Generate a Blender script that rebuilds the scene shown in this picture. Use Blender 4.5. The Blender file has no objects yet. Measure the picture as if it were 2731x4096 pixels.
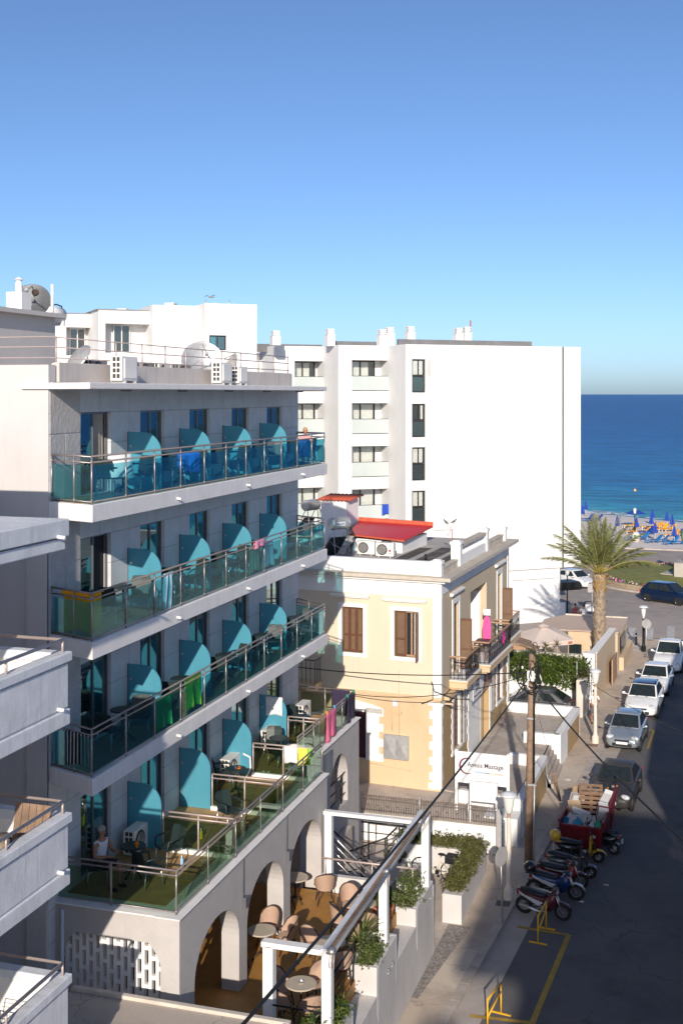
import bpy, math, random
from mathutils import Vector, Matrix
R = math.radians
rnd = random.Random(7)
scene = bpy.context.scene
COL = scene.collection
# ---------------------------------------------------------------- camera and survey
F = 4790.; CX = 1365.5; HY = 1575.; TH = math.atan(1491 / F); SN = math.sin(TH); CS = math.cos(TH); EYE = 16.5
VW = dict(R1=(0,1100,.7653),R2=(1000,1200,.8929),R3=(0,1900,.8929),R4=(0,2600,.8929),R5=(0,3300,.8929),R6=(1100,2000,.6378),R7=(1900,1950,.53),R8=(1900,2600,.53),
 Q1=(900,2600,.3827),Q2=(1300,2800,.5102),Q3=(900,3300,.574),Q4=(1700,3300,.6575),Q5=(2250,1950,.3068),Q6=(1950,2550,.3189),Q7=(2150,3050,.2764),Q8=(1150,1950,.4146),
 D=(0,0,1.7417),S1=(2320,2020,.26212),S2=(2200,2700,.33865),S3=(1950,2380,.28699),S4=(2050,3300,.28699),S5=(1750,2500,.2551),S6=(0,1100,.44643),S7=(200,1600,.73342),S8=(1000,3400,.47832))
def ray(k, x, y):
    o = VW[k]; u = (o[0] + x * o[2] - CX) / F; v = (o[1] + y * o[2] - HY) / F
    return Vector((-SN + u * CS, CS + u * SN, -v))
def at(k, x, y, z=0.):            # surveyed point on the level z
    r = ray(k, x, y); s = (z - EYE) / r.z
    return Vector((r.x * s, r.y * s, z))
def onX(k, x, y, X):
    r = ray(k, x, y); s = X / r.x
    return Vector((X, r.y * s, EYE + r.z * s))
def onY(k, x, y, Y):
    r = ray(k, x, y); s = Y / r.y
    return Vector((r.x * s, Y, EYE + r.z * s))
# ---------------------------------------------------------------- objects
WM = {}
def T(name, label, cat, loc=(0, 0, 0), rz=0., group=None):
    o = bpy.data.objects.new(name, None); COL.objects.link(o)
    o.empty_display_size = .2
    o.location = loc; o.rotation_euler = (0, 0, rz)
    o['label'] = label; o['category'] = cat
    if group: o['group'] = group
    WM[o.name] = Matrix.Translation(Vector(loc)) @ Matrix.Rotation(rz, 4, 'Z')
    return o
def tag(o, label=None, cat=None, group=None, kind=None):
    if label: o['label'] = label
    if cat: o['category'] = cat
    if group: o['group'] = group
    if kind: o['kind'] = kind
    return o
KIDS = {}
def dup(root, loc, rz=0., label=None, group=None, scale=None):
    r = root.copy(); COL.objects.link(r); r.location = loc; r.rotation_euler = (0, 0, rz)
    if scale: r.scale = (scale,) * 3
    if label: r['label'] = label
    if group: r['group'] = group
    WM[r.name] = Matrix.Translation(Vector(loc)) @ Matrix.Rotation(rz, 4, 'Z')
    def rec(a, b):
        for ch in KIDS.get(a.name, []):
            c = ch.copy(); COL.objects.link(c); c.parent = b
            WM[c.name] = WM[b.name]; KIDS.setdefault(b.name, []).append(c)
            rec(ch, c)
    rec(root, r)
    return r
class MB:
    def __init__(s): s.v = []; s.f = []; s.m = []; s.sm = []; s.mi = 0; s.smooth = False; s.X = None; s.cuts = []
    def cut(s): s.cuts.append(len(s.f)); return s      # the next faces start a part of their own
    def add(s, vs, fs):
        b = len(s.v)
        for p in vs:
            p = Vector(p)
            s.v.append(s.X @ p if s.X is not None else p)
        for f in fs:
            s.f.append([i + b for i in f]); s.m.append(s.mi); s.sm.append(s.smooth)
        return s
    def box(s, x0, y0, z0, x1, y1, z1):
        if x0 > x1: x0, x1 = x1, x0
        if y0 > y1: y0, y1 = y1, y0
        if z0 > z1: z0, z1 = z1, z0
        return s.add([(x0,y0,z0),(x1,y0,z0),(x1,y1,z0),(x0,y1,z0),(x0,y0,z1),(x1,y0,z1),(x1,y1,z1),(x0,y1,z1)],
                     [(0,3,2,1),(4,5,6,7),(0,1,5,4),(1,2,6,5),(2,3,7,6),(3,0,4,7)])
    def bar(s, p, q, w, h=None, up=(0, 0, 1)):      # rectangular bar from p to q
        h = h or w; p = Vector(p); q = Vector(q); d = (q - p).normalized()
        a = d.cross(Vector(up))
        if a.length < 1e-4: a = d.cross(Vector((1, 0, 0)))
        a.normalize(); b = a.cross(d); a = a * w / 2; b = b * h / 2
        vs = [p-a-b, p+a-b, p+a+b, p-a+b, q-a-b, q+a-b, q+a+b, q-a+b]
        return s.add(vs, [(0,3,2,1),(4,5,6,7),(0,1,5,4),(1,2,6,5),(2,3,7,6),(3,0,4,7)][::1])
    def tube(s, pts, r, n=8, closed=False):
        pts = [Vector(p) for p in pts]; N = len(pts); rs = r if isinstance(r, (list, tuple)) else [r] * N
        vs = []; ref = None
        for i, p in enumerate(pts):
            if closed: d = pts[(i+1) % N] - pts[i-1]
            else: d = pts[min(i+1, N-1)] - pts[max(i-1, 0)]
            d.normalize()
            if ref is None:
                ref = Vector((0, 0, 1)) if abs(d.z) < .9 else Vector((1, 0, 0))
            a = d.cross(ref).normalized(); b = a.cross(d); ref = b
            for k in range(n):
                t = 2 * math.pi * k / n
                vs.append(p + a * math.cos(t) * rs[i] + b * math.sin(t) * rs[i])
        fs = []
        for i in range(N if closed else N - 1):
            j = (i + 1) % N
            for k in range(n):
                fs.append((i*n+k, i*n+(k+1) % n, j*n+(k+1) % n, j*n+k))
        sm = s.smooth; s.smooth = True; s.add(vs, fs); s.smooth = sm
        if not closed:
            b = len(s.v) - len(vs)
            s.f.append([b + k for k in range(n)][::-1]); s.f.append([b + (N-1)*n + k for k in range(n)])
            s.m += [s.mi] * 2; s.sm += [False] * 2
        return s
    def lathe(s, prof, c=(0, 0, 0), n=20, ax='z'):
        c = Vector(c); vs = []; N = len(prof)
        for r, z in prof:
            for k in range(n):
                t = 2 * math.pi * k / n; q = (r * math.cos(t), r * math.sin(t), z)
                if ax == 'y': q = (q[0], q[2], q[1])
                if ax == 'x': q = (q[2], q[0], q[1])
                vs.append(c + Vector(q))
        fs = [(i*n+k, i*n+(k+1) % n, (i+1)*n+(k+1) % n, (i+1)*n+k) for i in range(N-1) for k in range(n)]
        if prof[0][0] > 1e-5: fs.append(tuple(range(n))[::-1])
        if prof[-1][0] > 1e-5: fs.append(tuple((N-1)*n + k for k in range(n)))
        return s.add(vs, fs)
    def ell(s, c, r, nu=14, nv=8):
        vs = []; c = Vector(c)
        r = (r, r, r) if not isinstance(r, (tuple, list)) else r
        for i in range(nv + 1):
            a = math.pi * (i / nv - .5)
            for k in range(nu):
                t = 2 * math.pi * k / nu
                vs.append(c + Vector((r[0]*math.cos(a)*math.cos(t), r[1]*math.cos(a)*math.sin(t), r[2]*math.sin(a))))
        fs = [(i*nu+k, i*nu+(k+1) % nu, (i+1)*nu+(k+1) % nu, (i+1)*nu+k) for i in range(nv) for k in range(nu)]
        sm = s.smooth; s.smooth = True; s.add(vs, fs); s.smooth = sm
        return s
    def prism(s, poly, z0, z1):            # vertical prism over a ground polygon
        n = len(poly)
        a = sum(poly[i][0]*poly[(i+1) % n][1]-poly[(i+1) % n][0]*poly[i][1] for i in range(n))
        if a < 0: poly = poly[::-1]
        vs = [(p[0], p[1], z0) for p in poly] + [(p[0], p[1], z1) for p in poly]
        fs = [tuple(range(n))[::-1], tuple(range(n, 2*n))] + [(i, (i+1) % n, n+(i+1) % n, n+i) for i in range(n)]
        return s.add(vs, fs)
    def extr(s, poly, vec):                # planar polygon swept along vec
        n = len(poly); vec = Vector(vec); poly = [Vector(p) for p in poly]
        vs = poly + [p + vec for p in poly]
        return s.add(vs, [tuple(range(n))[::-1], tuple(range(n, 2*n))] + [(i, (i+1) % n, n+(i+1) % n, n+i) for i in range(n)])
    def quad(s, *p): return s.add(p, [tuple(range(len(p)))])
    def loft(s, secs, cap=True, closed=True):
        n = len(secs[0]); vs = [p for sec in secs for p in sec]; fs = []
        for i in range(len(secs) - 1):
            for k in range(n if closed else n - 1):
                fs.append((i*n+k, i*n+(k+1) % n, (i+1)*n+(k+1) % n, (i+1)*n+k))
        if cap: fs += [tuple(range(n))[::-1], tuple((len(secs)-1)*n + k for k in range(n))]
        return s.add(vs, fs)
    def build(s, name, mats, parent=None, local=False, bevel=0, sub=0, smooth=None, solid=0, kind=None, fixn=True):
        if s.cuts:
            cs = [0] + [c for c in s.cuts if 0 < c < len(s.f)] + [len(s.f)]; ob = None
            for a, b in zip(cs, cs[1:]):
                if b <= a: continue
                q = MB(); ix = sorted({i for f in s.f[a:b] for i in f}); mp = {j: i for i, j in enumerate(ix)}
                q.v = [s.v[i] for i in ix]; q.f = [[mp[i] for i in f] for f in s.f[a:b]]; q.m = s.m[a:b]; q.sm = s.sm[a:b]
                ob = q.build(name, mats, parent, local, bevel, sub, smooth, solid, kind, fixn)
            return ob
        me = bpy.data.meshes.new(name)
        vs = s.v
        if parent is not None and not local:
            inv = WM[parent.name].inverted(); vs = [inv @ p for p in s.v]
        me.from_pydata([tuple(p) for p in vs], [], s.f)
        mats = mats if isinstance(mats, (list, tuple)) else [mats]
        for m in mats: me.materials.append(m)
        me.polygons.foreach_set('material_index', s.m)
        sm = s.sm if smooth is None else [smooth] * len(s.f)
        me.polygons.foreach_set('use_smooth', sm)
        me.update(); me.validate()
        if fixn and len(s.f) < 60000:
            import bmesh
            b = bmesh.new(); b.from_mesh(me); bmesh.ops.recalc_face_normals(b, faces=b.faces[:]); b.to_mesh(me); b.free()
        o = bpy.data.objects.new(name, me); COL.objects.link(o)
        if parent is not None:
            o.parent = parent; WM[o.name] = WM[parent.name]; KIDS.setdefault(parent.name, []).append(o)
        else: WM[o.name] = Matrix()
        if solid:
            m = o.modifiers.new('Solid', 'SOLIDIFY'); m.thickness = solid; m.offset = 0
        if sub:
            m = o.modifiers.new('Sub', 'SUBSURF'); m.levels = sub; m.render_levels = sub
        if bevel:
            m = o.modifiers.new('Bevel', 'BEVEL'); m.width = bevel; m.segments = 2; m.limit_method = 'ANGLE'; m.angle_limit = R(40)
        if kind: o['kind'] = kind
        return o
def frame(O, U, N):                        # matrix: local x along U, y inward (against N), z up
    U = Vector((U[0], U[1], 0)).normalized(); N = Vector((N[0], N[1], 0)).normalized()
    return Matrix(((U.x, -N.x, 0, O[0]), (U.y, -N.y, 0, O[1]), (0, 0, 1, 0), (0, 0, 0, 1)))
def wall_open(mb, L0, L1, z0, z1, ops, depth):
    """wall face in the local frame of mb.X (x along, y inward) with reveals round each opening"""
    us = sorted(set([L0, L1] + [o[0] for o in ops] + [o[1] for o in ops])); us = [u for u in us if L0 <= u <= L1]
    zs = sorted(set([z0, z1] + [o[2] for o in ops] + [o[3] for o in ops])); zs = [z for z in zs if z0 <= z <= z1]
    for a, b in zip(us, us[1:]):
        for c, d in zip(zs, zs[1:]):
            m = ((a+b)/2, (c+d)/2)
            if any(o[0] < m[0] < o[1] and o[2] < m[1] < o[3] for o in ops): continue
            mb.quad((a,0,c),(b,0,c),(b,0,d),(a,0,d))
    for a, b, c, d in ops:
        e = depth
        mb.quad((a,0,c),(a,e,c),(a,e,d),(a,0,d)); mb.quad((b,0,c),(b,0,d),(b,e,d),(b,e,c))
        mb.quad((a,0,c),(b,0,c),(b,e,c),(a,e,c)); mb.quad((a,0,d),(a,e,d),(b,e,d),(b,0,d))
def text_mesh(txt, size, mat, X, parent, name='lettering', width=None, extr=.004, shear=0, spacing=1.):
    cu = bpy.data.curves.new('txt', 'FONT'); cu.body = txt; cu.size = size; cu.extrude = extr; cu.shear = shear
    cu.space_character = spacing; cu.offset = size*.012; cu.resolution_u = 3
    cu.align_x = 'CENTER'; cu.align_y = 'CENTER'
    o = bpy.data.objects.new('txt', cu); COL.objects.link(o)
    dg = bpy.context.evaluated_depsgraph_get(); dg.update()
    me = bpy.data.meshes.new_from_object(o.evaluated_get(dg)); bpy.data.objects.remove(o)
    xs = [v.co.x for v in me.vertices]; k = 1.
    if width and xs: k = width / (max(xs) - min(xs))
    mb = MB(); mb.X = X
    mb.add([(v.co.x * k, v.co.y, v.co.z) for v in me.vertices], [tuple(p.vertices) for p in me.polygons])
    bpy.data.meshes.remove(me)
    return mb.build(name, mat, parent)
def upright(O, U, N):                      # matrix for lettering on a wall: x along U, y up, z along the outward normal N
    U = Vector(U).normalized(); N = Vector(N).normalized()
    return Matrix(((U.x, 0, N.x, O[0]), (U.y, 0, N.y, O[1]), (0, 1, 0, O[2]), (0, 0, 0, 1)))
# ---------------------------------------------------------------- materials
def newmat(n):
    m = bpy.data.materials.new(n); m.use_nodes = True; nt = m.node_tree; nt.nodes.clear()
    out = nt.nodes.new('ShaderNodeOutputMaterial')
    return m, nt, out
def nd(nt, t, **kw):
    n = nt.nodes.new(t)
    for k, v in kw.items():
        if k in n.inputs.keys(): n.inputs[k].default_value = v
        else: setattr(n, k, v)
    return n
def c4(c): return (c[0], c[1], c[2], 1.)
def pos(nt, swz='xyz', scale=(1, 1, 1), obj=False):
    if obj: src = nd(nt, 'ShaderNodeTexCoord').outputs['Object']
    else: src = nd(nt, 'ShaderNodeNewGeometry').outputs['Position']
    sp = nd(nt, 'ShaderNodeSeparateXYZ'); nt.links.new(src, sp.inputs[0])
    cb = nd(nt, 'ShaderNodeCombineXYZ')
    for i, a in enumerate(swz):
        m = nd(nt, 'ShaderNodeMath', operation='MULTIPLY'); m.inputs[1].default_value = scale[i]
        nt.links.new(sp.outputs[a.upper()], m.inputs[0]); nt.links.new(m.outputs[0], cb.inputs[i])
    return cb.outputs[0]
def noise(nt, vec, scale, detail=4, rough=.55, dist=0):
    n = nd(nt, 'ShaderNodeTexNoise'); n.inputs['Scale'].default_value = scale; n.inputs['Detail'].default_value = detail
    n.inputs['Roughness'].default_value = rough; n.inputs['Distortion'].default_value = dist
    nt.links.new(vec, n.inputs['Vector']); return n.outputs['Fac']
def ramp(nt, fac, stops):
    r = nd(nt, 'ShaderNodeValToRGB'); e = r.color_ramp.elements
    while len(e) < len(stops): e.new(.5)
    for i, (p, c) in enumerate(stops):
        e[i].position = p; e[i].color = c4(c) if not isinstance(c, (int, float)) else (c, c, c, 1)
    nt.links.new(fac, r.inputs[0]); return r.outputs[0]
def mix(nt, fac, a, b, mode='MIX'):
    m = nd(nt, 'ShaderNodeMix', data_type='RGBA', blend_type=mode)
    for s, v in ((0, fac), (6, a), (7, b)):
        if isinstance(v, bpy.types.NodeSocket): nt.links.new(v, m.inputs[s])
        elif isinstance(v, (int, float)): m.inputs[s].default_value = v
        else: m.inputs[s].default_value = c4(v)
    return m.outputs[2]
def bump(nt, h, strength=.2, dist=.02):
    b = nd(nt, 'ShaderNodeBump'); b.inputs['Strength'].default_value = strength; b.inputs['Distance'].default_value = dist
    nt.links.new(h, b.inputs['Height']); return b.outputs[0]
def princ(nt, out, col, rough=.6, metal=0., spec=.5, normal=None, coat=0., sheen=0.):
    p = nd(nt, 'ShaderNodeBsdfPrincipled')
    if isinstance(col, bpy.types.NodeSocket): nt.links.new(col, p.inputs['Base Color'])
    else: p.inputs['Base Color'].default_value = c4(col)
    if isinstance(rough, bpy.types.NodeSocket): nt.links.new(rough, p.inputs['Roughness'])
    else: p.inputs['Roughness'].default_value = rough
    p.inputs['Metallic'].default_value = metal; p.inputs['Specular IOR Level'].default_value = spec
    p.inputs['Coat Weight'].default_value = coat
    if normal is not None: nt.links.new(normal, p.inputs['Normal'])
    nt.links.new(p.outputs[0], out.inputs[0]); return p
def hsv(c, k): return tuple(min(1, x * k) for x in c)
def pm(name, col, rough=.6, metal=0., var=.12, sc=3., bmp=.0, bsc=40., spec=.4, coat=0., streak=0., tint=None, obj=False):
    """painted / plain surface: two-tone mottling, optional vertical streaks and fine relief"""
    m, nt, out = newmat(name); P = pos(nt, obj=obj)
    a = noise(nt, P, sc, 5); fac = ramp(nt, a, [(.3, 0.), (.72, 1.)])
    c = mix(nt, fac, hsv(col, 1 - var), hsv(col, 1 + var * .6))
    if tint is not None:
        b = noise(nt, P, sc * .35, 6, .65, .6)
        c = mix(nt, ramp(nt, b, [(.56, 0.), (.74, .75)]), c, tint)
    if streak:
        S = pos(nt, 'xyz', (2.6, 2.6, .22)); b = noise(nt, S, 2.2, 6, .6)
        c = mix(nt, ramp(nt, b, [(.5, 0.), (.78, streak)]), c, hsv(col, .55))
    n = None
    if bmp: n = bump(nt, noise(nt, P, bsc, 4, .6), bmp, .02)
    princ(nt, out, c, rough, metal, spec, n, coat)
    return m
def brickmat(name, c1, c2, mortar, w, h, ms, swz, rough=.6, offset=.5, bmp=.3, var=.15, spec=.4, stain=None):
    m, nt, out = newmat(name); V = pos(nt, swz)
    b = nd(nt, 'ShaderNodeTexBrick'); b.offset = offset; b.inputs['Scale'].default_value = 1
    b.inputs['Color1'].default_value = c4(c1); b.inputs['Color2'].default_value = c4(c2); b.inputs['Mortar'].default_value = c4(mortar)
    b.inputs['Mortar Size'].default_value = ms; b.inputs['Brick Width'].default_value = w; b.inputs['Row Height'].default_value = h
    b.inputs['Mortar Smooth'].default_value = .2
    nt.links.new(V, b.inputs['Vector'])
    P = pos(nt); n = noise(nt, P, 3, 6)
    c = mix(nt, var * 2, b.outputs[0], ramp(nt, n, [(.25, .35), (.75, 1.)]), 'MULTIPLY')
    if stain is not None:
        c = mix(nt, ramp(nt, noise(nt, P, .7, 6, .65, .8), [(.5, 0.), (.72, .8)]), c, stain)
    inv = nd(nt, 'ShaderNodeMath', operation='SUBTRACT'); inv.inputs[0].default_value = 1; nt.links.new(b.outputs['Fac'], inv.inputs[1])
    princ(nt, out, c, rough, 0, spec, bump(nt, inv.outputs[0], bmp, .01))
    return m
def glassmat(name, tint, refl=.06, rough=.0, dirt=0.):
    m, nt, out = newmat(name)
    t = nd(nt, 'ShaderNodeBsdfTransparent'); t.inputs[0].default_value = c4(tint)
    g = nd(nt, 'ShaderNodeBsdfGlossy'); g.inputs['Roughness'].default_value = rough; g.inputs[0].default_value = (.9, .95, .95, 1)
    lw = nd(nt, 'ShaderNodeLayerWeight'); lw.inputs[0].default_value = .35
    ma = nd(nt, 'ShaderNodeMath', operation='MULTIPLY_ADD'); ma.inputs[1].default_value = .40; ma.inputs[2].default_value = refl
    nt.links.new(lw.outputs['Fresnel'], ma.inputs[0])
    mx = nd(nt, 'ShaderNodeMixShader'); nt.links.new(ma.outputs[0], mx.inputs[0]); nt.links.new(t.outputs[0], mx.inputs[1]); nt.links.new(g.outputs[0], mx.inputs[2])
    last = mx.outputs[0]
    if dirt:
        d = nd(nt, 'ShaderNodeBsdfDiffuse'); d.inputs[0].default_value = (.45, .55, .55, 1)
        f = ramp(nt, noise(nt, pos(nt), 2.5, 5), [(.35, dirt * .3), (.75, dirt)])
        m2 = nd(nt, 'ShaderNodeMixShader'); nt.links.new(f, m2.inputs[0]); nt.links.new(last, m2.inputs[1]); nt.links.new(d.outputs[0], m2.inputs[2]); last = m2.outputs[0]
    nt.links.new(last, out.inputs[0]); return m
def leafmat(name, c1, c2, trans=.35):
    m, nt, out = newmat(name)
    info = nd(nt, 'ShaderNodeNewGeometry')
    c = mix(nt, ramp(nt, noise(nt, pos(nt), 5, 3), [(.3, 0.), (.7, 1.)]), c1, c2)
    p = nd(nt, 'ShaderNodeBsdfPrincipled'); nt.links.new(c, p.inputs['Base Color']); p.inputs['Roughness'].default_value = .5
    t = nd(nt, 'ShaderNodeBsdfTranslucent'); nt.links.new(c, t.inputs[0])
    mx = nd(nt, 'ShaderNodeMixShader'); mx.inputs[0].default_value = trans
    nt.links.new(p.outputs[0], mx.inputs[1]); nt.links.new(t.outputs[0], mx.inputs[2]); nt.links.new(mx.outputs[0], out.inputs[0])
    return m
M = {}
M['white'] = pm('white_render', (.80, .79, .77), .85, var=.05, sc=1.2, bmp=.15, bsc=25, streak=.18)
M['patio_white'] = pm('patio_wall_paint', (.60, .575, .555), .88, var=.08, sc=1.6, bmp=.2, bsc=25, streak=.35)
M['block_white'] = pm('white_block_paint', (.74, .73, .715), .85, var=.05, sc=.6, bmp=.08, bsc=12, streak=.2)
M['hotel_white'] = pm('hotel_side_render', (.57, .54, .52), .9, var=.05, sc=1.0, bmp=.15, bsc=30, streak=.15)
M['slab'] = pm('slab_paint', (.82, .79, .77), .8, var=.08, sc=1.5, bmp=.1, bsc=30, streak=.25)
M['parapet'] = pm('roof_parapet_render', (.56, .51, .47), .9, var=.08, sc=1.5, bmp=.2, bsc=30, streak=.4)
M['clad'] = brickmat('stone_cladding', (.635, .645, .66), (.67, .68, .69), (.44, .45, .47), 1.5, .73, .012, 'yzx', .7, 0., .4, .12)
M['cladtex'] = pm('textured_cladding', (.50, .48, .47), .8, var=.1, sc=3, bmp=.9, bsc=9)
M['stucco'] = pm('arcade_stucco', (.50, .47, .45), .9, var=.08, sc=2., bmp=.5, bsc=18, streak=.12)
M['concrete_paint'] = pm('painted_board_concrete', (.66, .685, .73), .8, var=.12, sc=2.2, bmp=.3, bsc=12, streak=.5)
M['roofconc'] = pm('weathered_roof_screed', (.52, .45, .39), .9, var=.15, sc=.9, bmp=.25, bsc=20, tint=(.30, .27, .24))
M['rust_edge'] = pm('stained_roof_edge', (.60, .54, .46), .9, var=.2, sc=2.5, bmp=.3, bsc=20, tint=(.30, .19, .06))
M['rail'] = pm('bronze_rail_metal', (.34, .30, .29), .35, .5, var=.06)
M['railpale'] = pm('pale_pink_rail', (.52, .43, .40), .45, .3, var=.08)
M['steel'] = pm('brushed_steel', (.62, .60, .57), .3, .8, var=.05)
M['galv'] = pm('galvanised_steel', (.50, .50, .50), .45, .5, var=.15, sc=8)
M['black_metal'] = pm('black_painted_metal', (.018, .018, .02), .4, .2, var=.2)
M['dark_frame'] = pm('dark_bronze_frame', (.035, .03, .03), .4, .3, var=.1)
M['grey_frame'] = pm('grey_aluminium_frame', (.17, .17, .19), .4, .4, var=.06)
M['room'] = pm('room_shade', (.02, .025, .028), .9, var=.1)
M['glass'] = glassmat('teal_railing_glass', (.58, .88, .91), .015, 0., .0)
M['glass2'] = glassmat('pale_olive_glass', (.66, .76, .66), .015)
M['pane'] = glassmat('teal_window_glass', (.40, .72, .78), .16)
M['panec'] = glassmat('clear_window_glass', (.92, .93, .93), .05)
M['frost'] = pm('frosted_parapet_glass', (.50, .55, .53), .25, 0, var=.04, sc=1)
def screenmat():
    m, nt, out = newmat('turquoise_acrylic'); c = mix(nt, ramp(nt, noise(nt, pos(nt, 'xyz', (2,2,.5)), 1.6, 5), [(.35, 0.), (.75, 1.)]), (.10, .37, .48), (.125, .41, .52))
    p = nd(nt, 'ShaderNodeBsdfPrincipled'); nt.links.new(c, p.inputs['Base Color']); p.inputs['Roughness'].default_value = .28
    t = nd(nt, 'ShaderNodeBsdfTranslucent'); t.inputs[0].default_value = (.13, .56, .72, 1)
    mx = nd(nt, 'ShaderNodeMixShader'); mx.inputs[0].default_value = .3; nt.links.new(p.outputs[0], mx.inputs[1]); nt.links.new(t.outputs[0], mx.inputs[2]); nt.links.new(mx.outputs[0], out.inputs[0]); return m
M['screen'] = screenmat()
M['curtain'] = pm('net_curtain', (.80, .79, .74), .9, var=.12, sc=6)
M['curtain2'] = pm('beige_curtain', (.42, .36, .30), .9, var=.1, sc=6)
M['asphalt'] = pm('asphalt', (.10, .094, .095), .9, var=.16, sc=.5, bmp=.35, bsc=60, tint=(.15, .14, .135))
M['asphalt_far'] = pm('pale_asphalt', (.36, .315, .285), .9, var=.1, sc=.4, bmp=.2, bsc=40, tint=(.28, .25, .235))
M['pave'] = pm('stained_pavement', (.50, .41, .325), .9, var=.2, sc=.8, bmp=.3, bsc=25, tint=(.33, .27, .21))
M['kerb'] = pm('kerb_concrete', (.46, .40, .35), .9, var=.18, sc=2, bmp=.3, bsc=30, tint=(.3, .26, .22))
M['gutter'] = pm('gutter_concrete', (.42, .37, .33), .9, var=.15, sc=1.2, bmp=.2, bsc=30, tint=(.24, .22, .2))
M['yellow_line'] = pm('worn_yellow_paint', (.42, .27, .05), .8, var=.25, sc=3, tint=(.2, .16, .09))
M['white_line'] = pm('worn_white_paint', (.5, .48, .45), .8, var=.25, sc=3, tint=(.28, .26, .24))
M['ochre'] = brickmat('ochre_tile', (.47, .235, .055), (.43, .21, .05), (.36, .18, .045), .33, .33, .006, 'xyz', .55, 0., .15, .2, stain=(.36, .17, .04))
M['terrace_tile'] = brickmat('terrace_tile', (.58, .35, .15), (.52, .31, .13), (.40, .25, .12), .33, .33, .008, 'xyz', .6, 0., .15, .25, stain=(.48, .31, .13))
M['balc_tile'] = pm('balcony_floor', (.34, .25, .17), .7, var=.15)
M['yel'] = pm('cream_yellow_render', (.67, .585, .44), .9, var=.04, sc=.9, bmp=.12, bsc=25, streak=.1)
M['peach'] = pm('peach_render', (.64, .475, .30), .9, var=.05, sc=.9, bmp=.12, bsc=25, streak=.12, tint=(.56, .39, .22))
M['tan'] = pm('tan_render', (.58, .48, .34), .9, var=.06, sc=1, bmp=.12, bsc=25, streak=.12)
M['tanlow'] = pm('ochre_wall_render', (.44, .30, .15), .9, var=.12, sc=1.2, bmp=.15, bsc=25, tint=(.36, .26, .15))
M['trim'] = pm('white_trim', (.80, .79, .77), .8, var=.05, sc=2, bmp=.08, bsc=30, streak=.1)
M['cornice'] = pm('lichen_cornice', (.56, .50, .42), .95, var=.15, sc=3, bmp=.4, bsc=25, tint=(.36, .25, .07))
M['shutter'] = pm('brown_shutter_wood', (.13, .055, .03), .5, var=.15, sc=5)
M['shutter_slat'] = brickmat('shutter_louvre', (.24, .15, .085), (.22, .135, .08), (.10, .05, .03), 3., .045, .008, 'xzy', .6, 0., .6, .1)
M['shutter_slat2'] = brickmat('shutter_louvre_side', (.24, .15, .085), (.22, .135, .08), (.10, .05, .03), 3., .045, .008, 'yzx', .6, 0., .6, .1)
M['maroon'] = pm('maroon_wood', (.075, .02, .03), .5, var=.15, sc=4)
M['wood'] = pm('worn_wood', (.27, .18, .125), .85, var=.3, sc=5, bmp=.5, bsc=14, streak=.8)
M['woodrail'] = pm('pale_wood_rail', (.42, .26, .16), .6, var=.15, sc=5)
M['redtin'] = pm('red_metal_roof', (.62, .025, .025), .35, .1, var=.05, spec=.5)
M['redtile'] = pm('red_clay_tile', (.50, .10, .05), .7, var=.2, sc=4)
M['membrane'] = pm('stained_roof_membrane', (.46, .43, .39), .9, var=.12, sc=1.2, bmp=.2, bsc=20, tint=(.10, .085, .075))
M['darkmem'] = pm('dark_roof_strip', (.10, .085, .075), .9, var=.35, sc=3, tint=(.3, .27, .23))
M['flag'] = pm('stone_flag', (.40, .345, .30), .85, var=.2, sc=1.1, bmp=.3, bsc=9, tint=(.29, .25, .22))
M['acwhite'] = pm('appliance_white', (.74, .72, .68), .5, var=.05)
M['acgrey'] = pm('appliance_grille', (.25, .25, .25), .6, var=.1)
M['darkgrille'] = pm('grille_dark', (.05, .05, .05), .6, var=.1)
M['plastic_green'] = pm('dark_green_plastic', (.022, .038, .036), .45, var=.1)
M['plastic_grey'] = pm('grey_plastic', (.16, .16, .17), .45, var=.1)
M['alu'] = pm('aluminium_leg', (.55, .55, .54), .3, .7, var=.05)
M['rattan'] = brickmat('pink_rattan_weave', (.62, .44, .33), (.57, .40, .30), (.36, .22, .15), .04, .02, .004, 'xzy', .7, .5, .3, .15)
M['rattan_dark'] = pm('dark_cane', (.06, .035, .025), .5, var=.2, sc=8)
M['tabletop'] = pm('cafe_table_top', (.50, .43, .33), .4, var=.08, sc=4)
M['bag_blue'] = pm('blue_bin_bag', (.03, .22, .36), .3, var=.2, sc=6)
M['bag_green'] = pm('green_bin_bag', (.03, .28, .16), .3, var=.2, sc=6)
M['bag_white'] = pm('white_bin_bag', (.55, .57, .62), .35, var=.2, sc=6)
M['card'] = pm('brown_cardboard', (.36, .26, .17), .85, var=.12, sc=3)
M['cardw'] = pm('pale_cardboard', (.55, .55, .55), .8, var=.1, sc=3)
M['pallet'] = pm('pallet_wood', (.24, .15, .095), .85, var=.25, sc=6)
M['skip'] = pm('red_skip_paint', (.17, .013, .022), .5, var=.25, sc=2.5, tint=(.2, .05, .04))
M['tyre'] = pm('tyre_rubber', (.018, .018, .019), .8, var=.15, bmp=.1, bsc=80)
M['rim'] = pm('alloy_rim', (.55, .55, .56), .3, .8, var=.05)
M['seat_black'] = pm('black_vinyl', (.02, .02, .022), .45, var=.2)
M['car_glass'] = pm('car_glass', (.02, .028, .03), .06, 0, var=.3, sc=4, spec=.7)
M['car_black'] = pm('car_trim', (.02, .02, .021), .5, var=.1)
M['lamp_lens'] = pm('headlamp_lens', (.75, .76, .78), .08, .3, var=.15, sc=30, spec=.8)
M['red_lens'] = pm('red_lens', (.4, .01, .01), .2, var=.1)
M['amber'] = pm('amber_lens', (.8, .28, .02), .25, var=.1)
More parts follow.
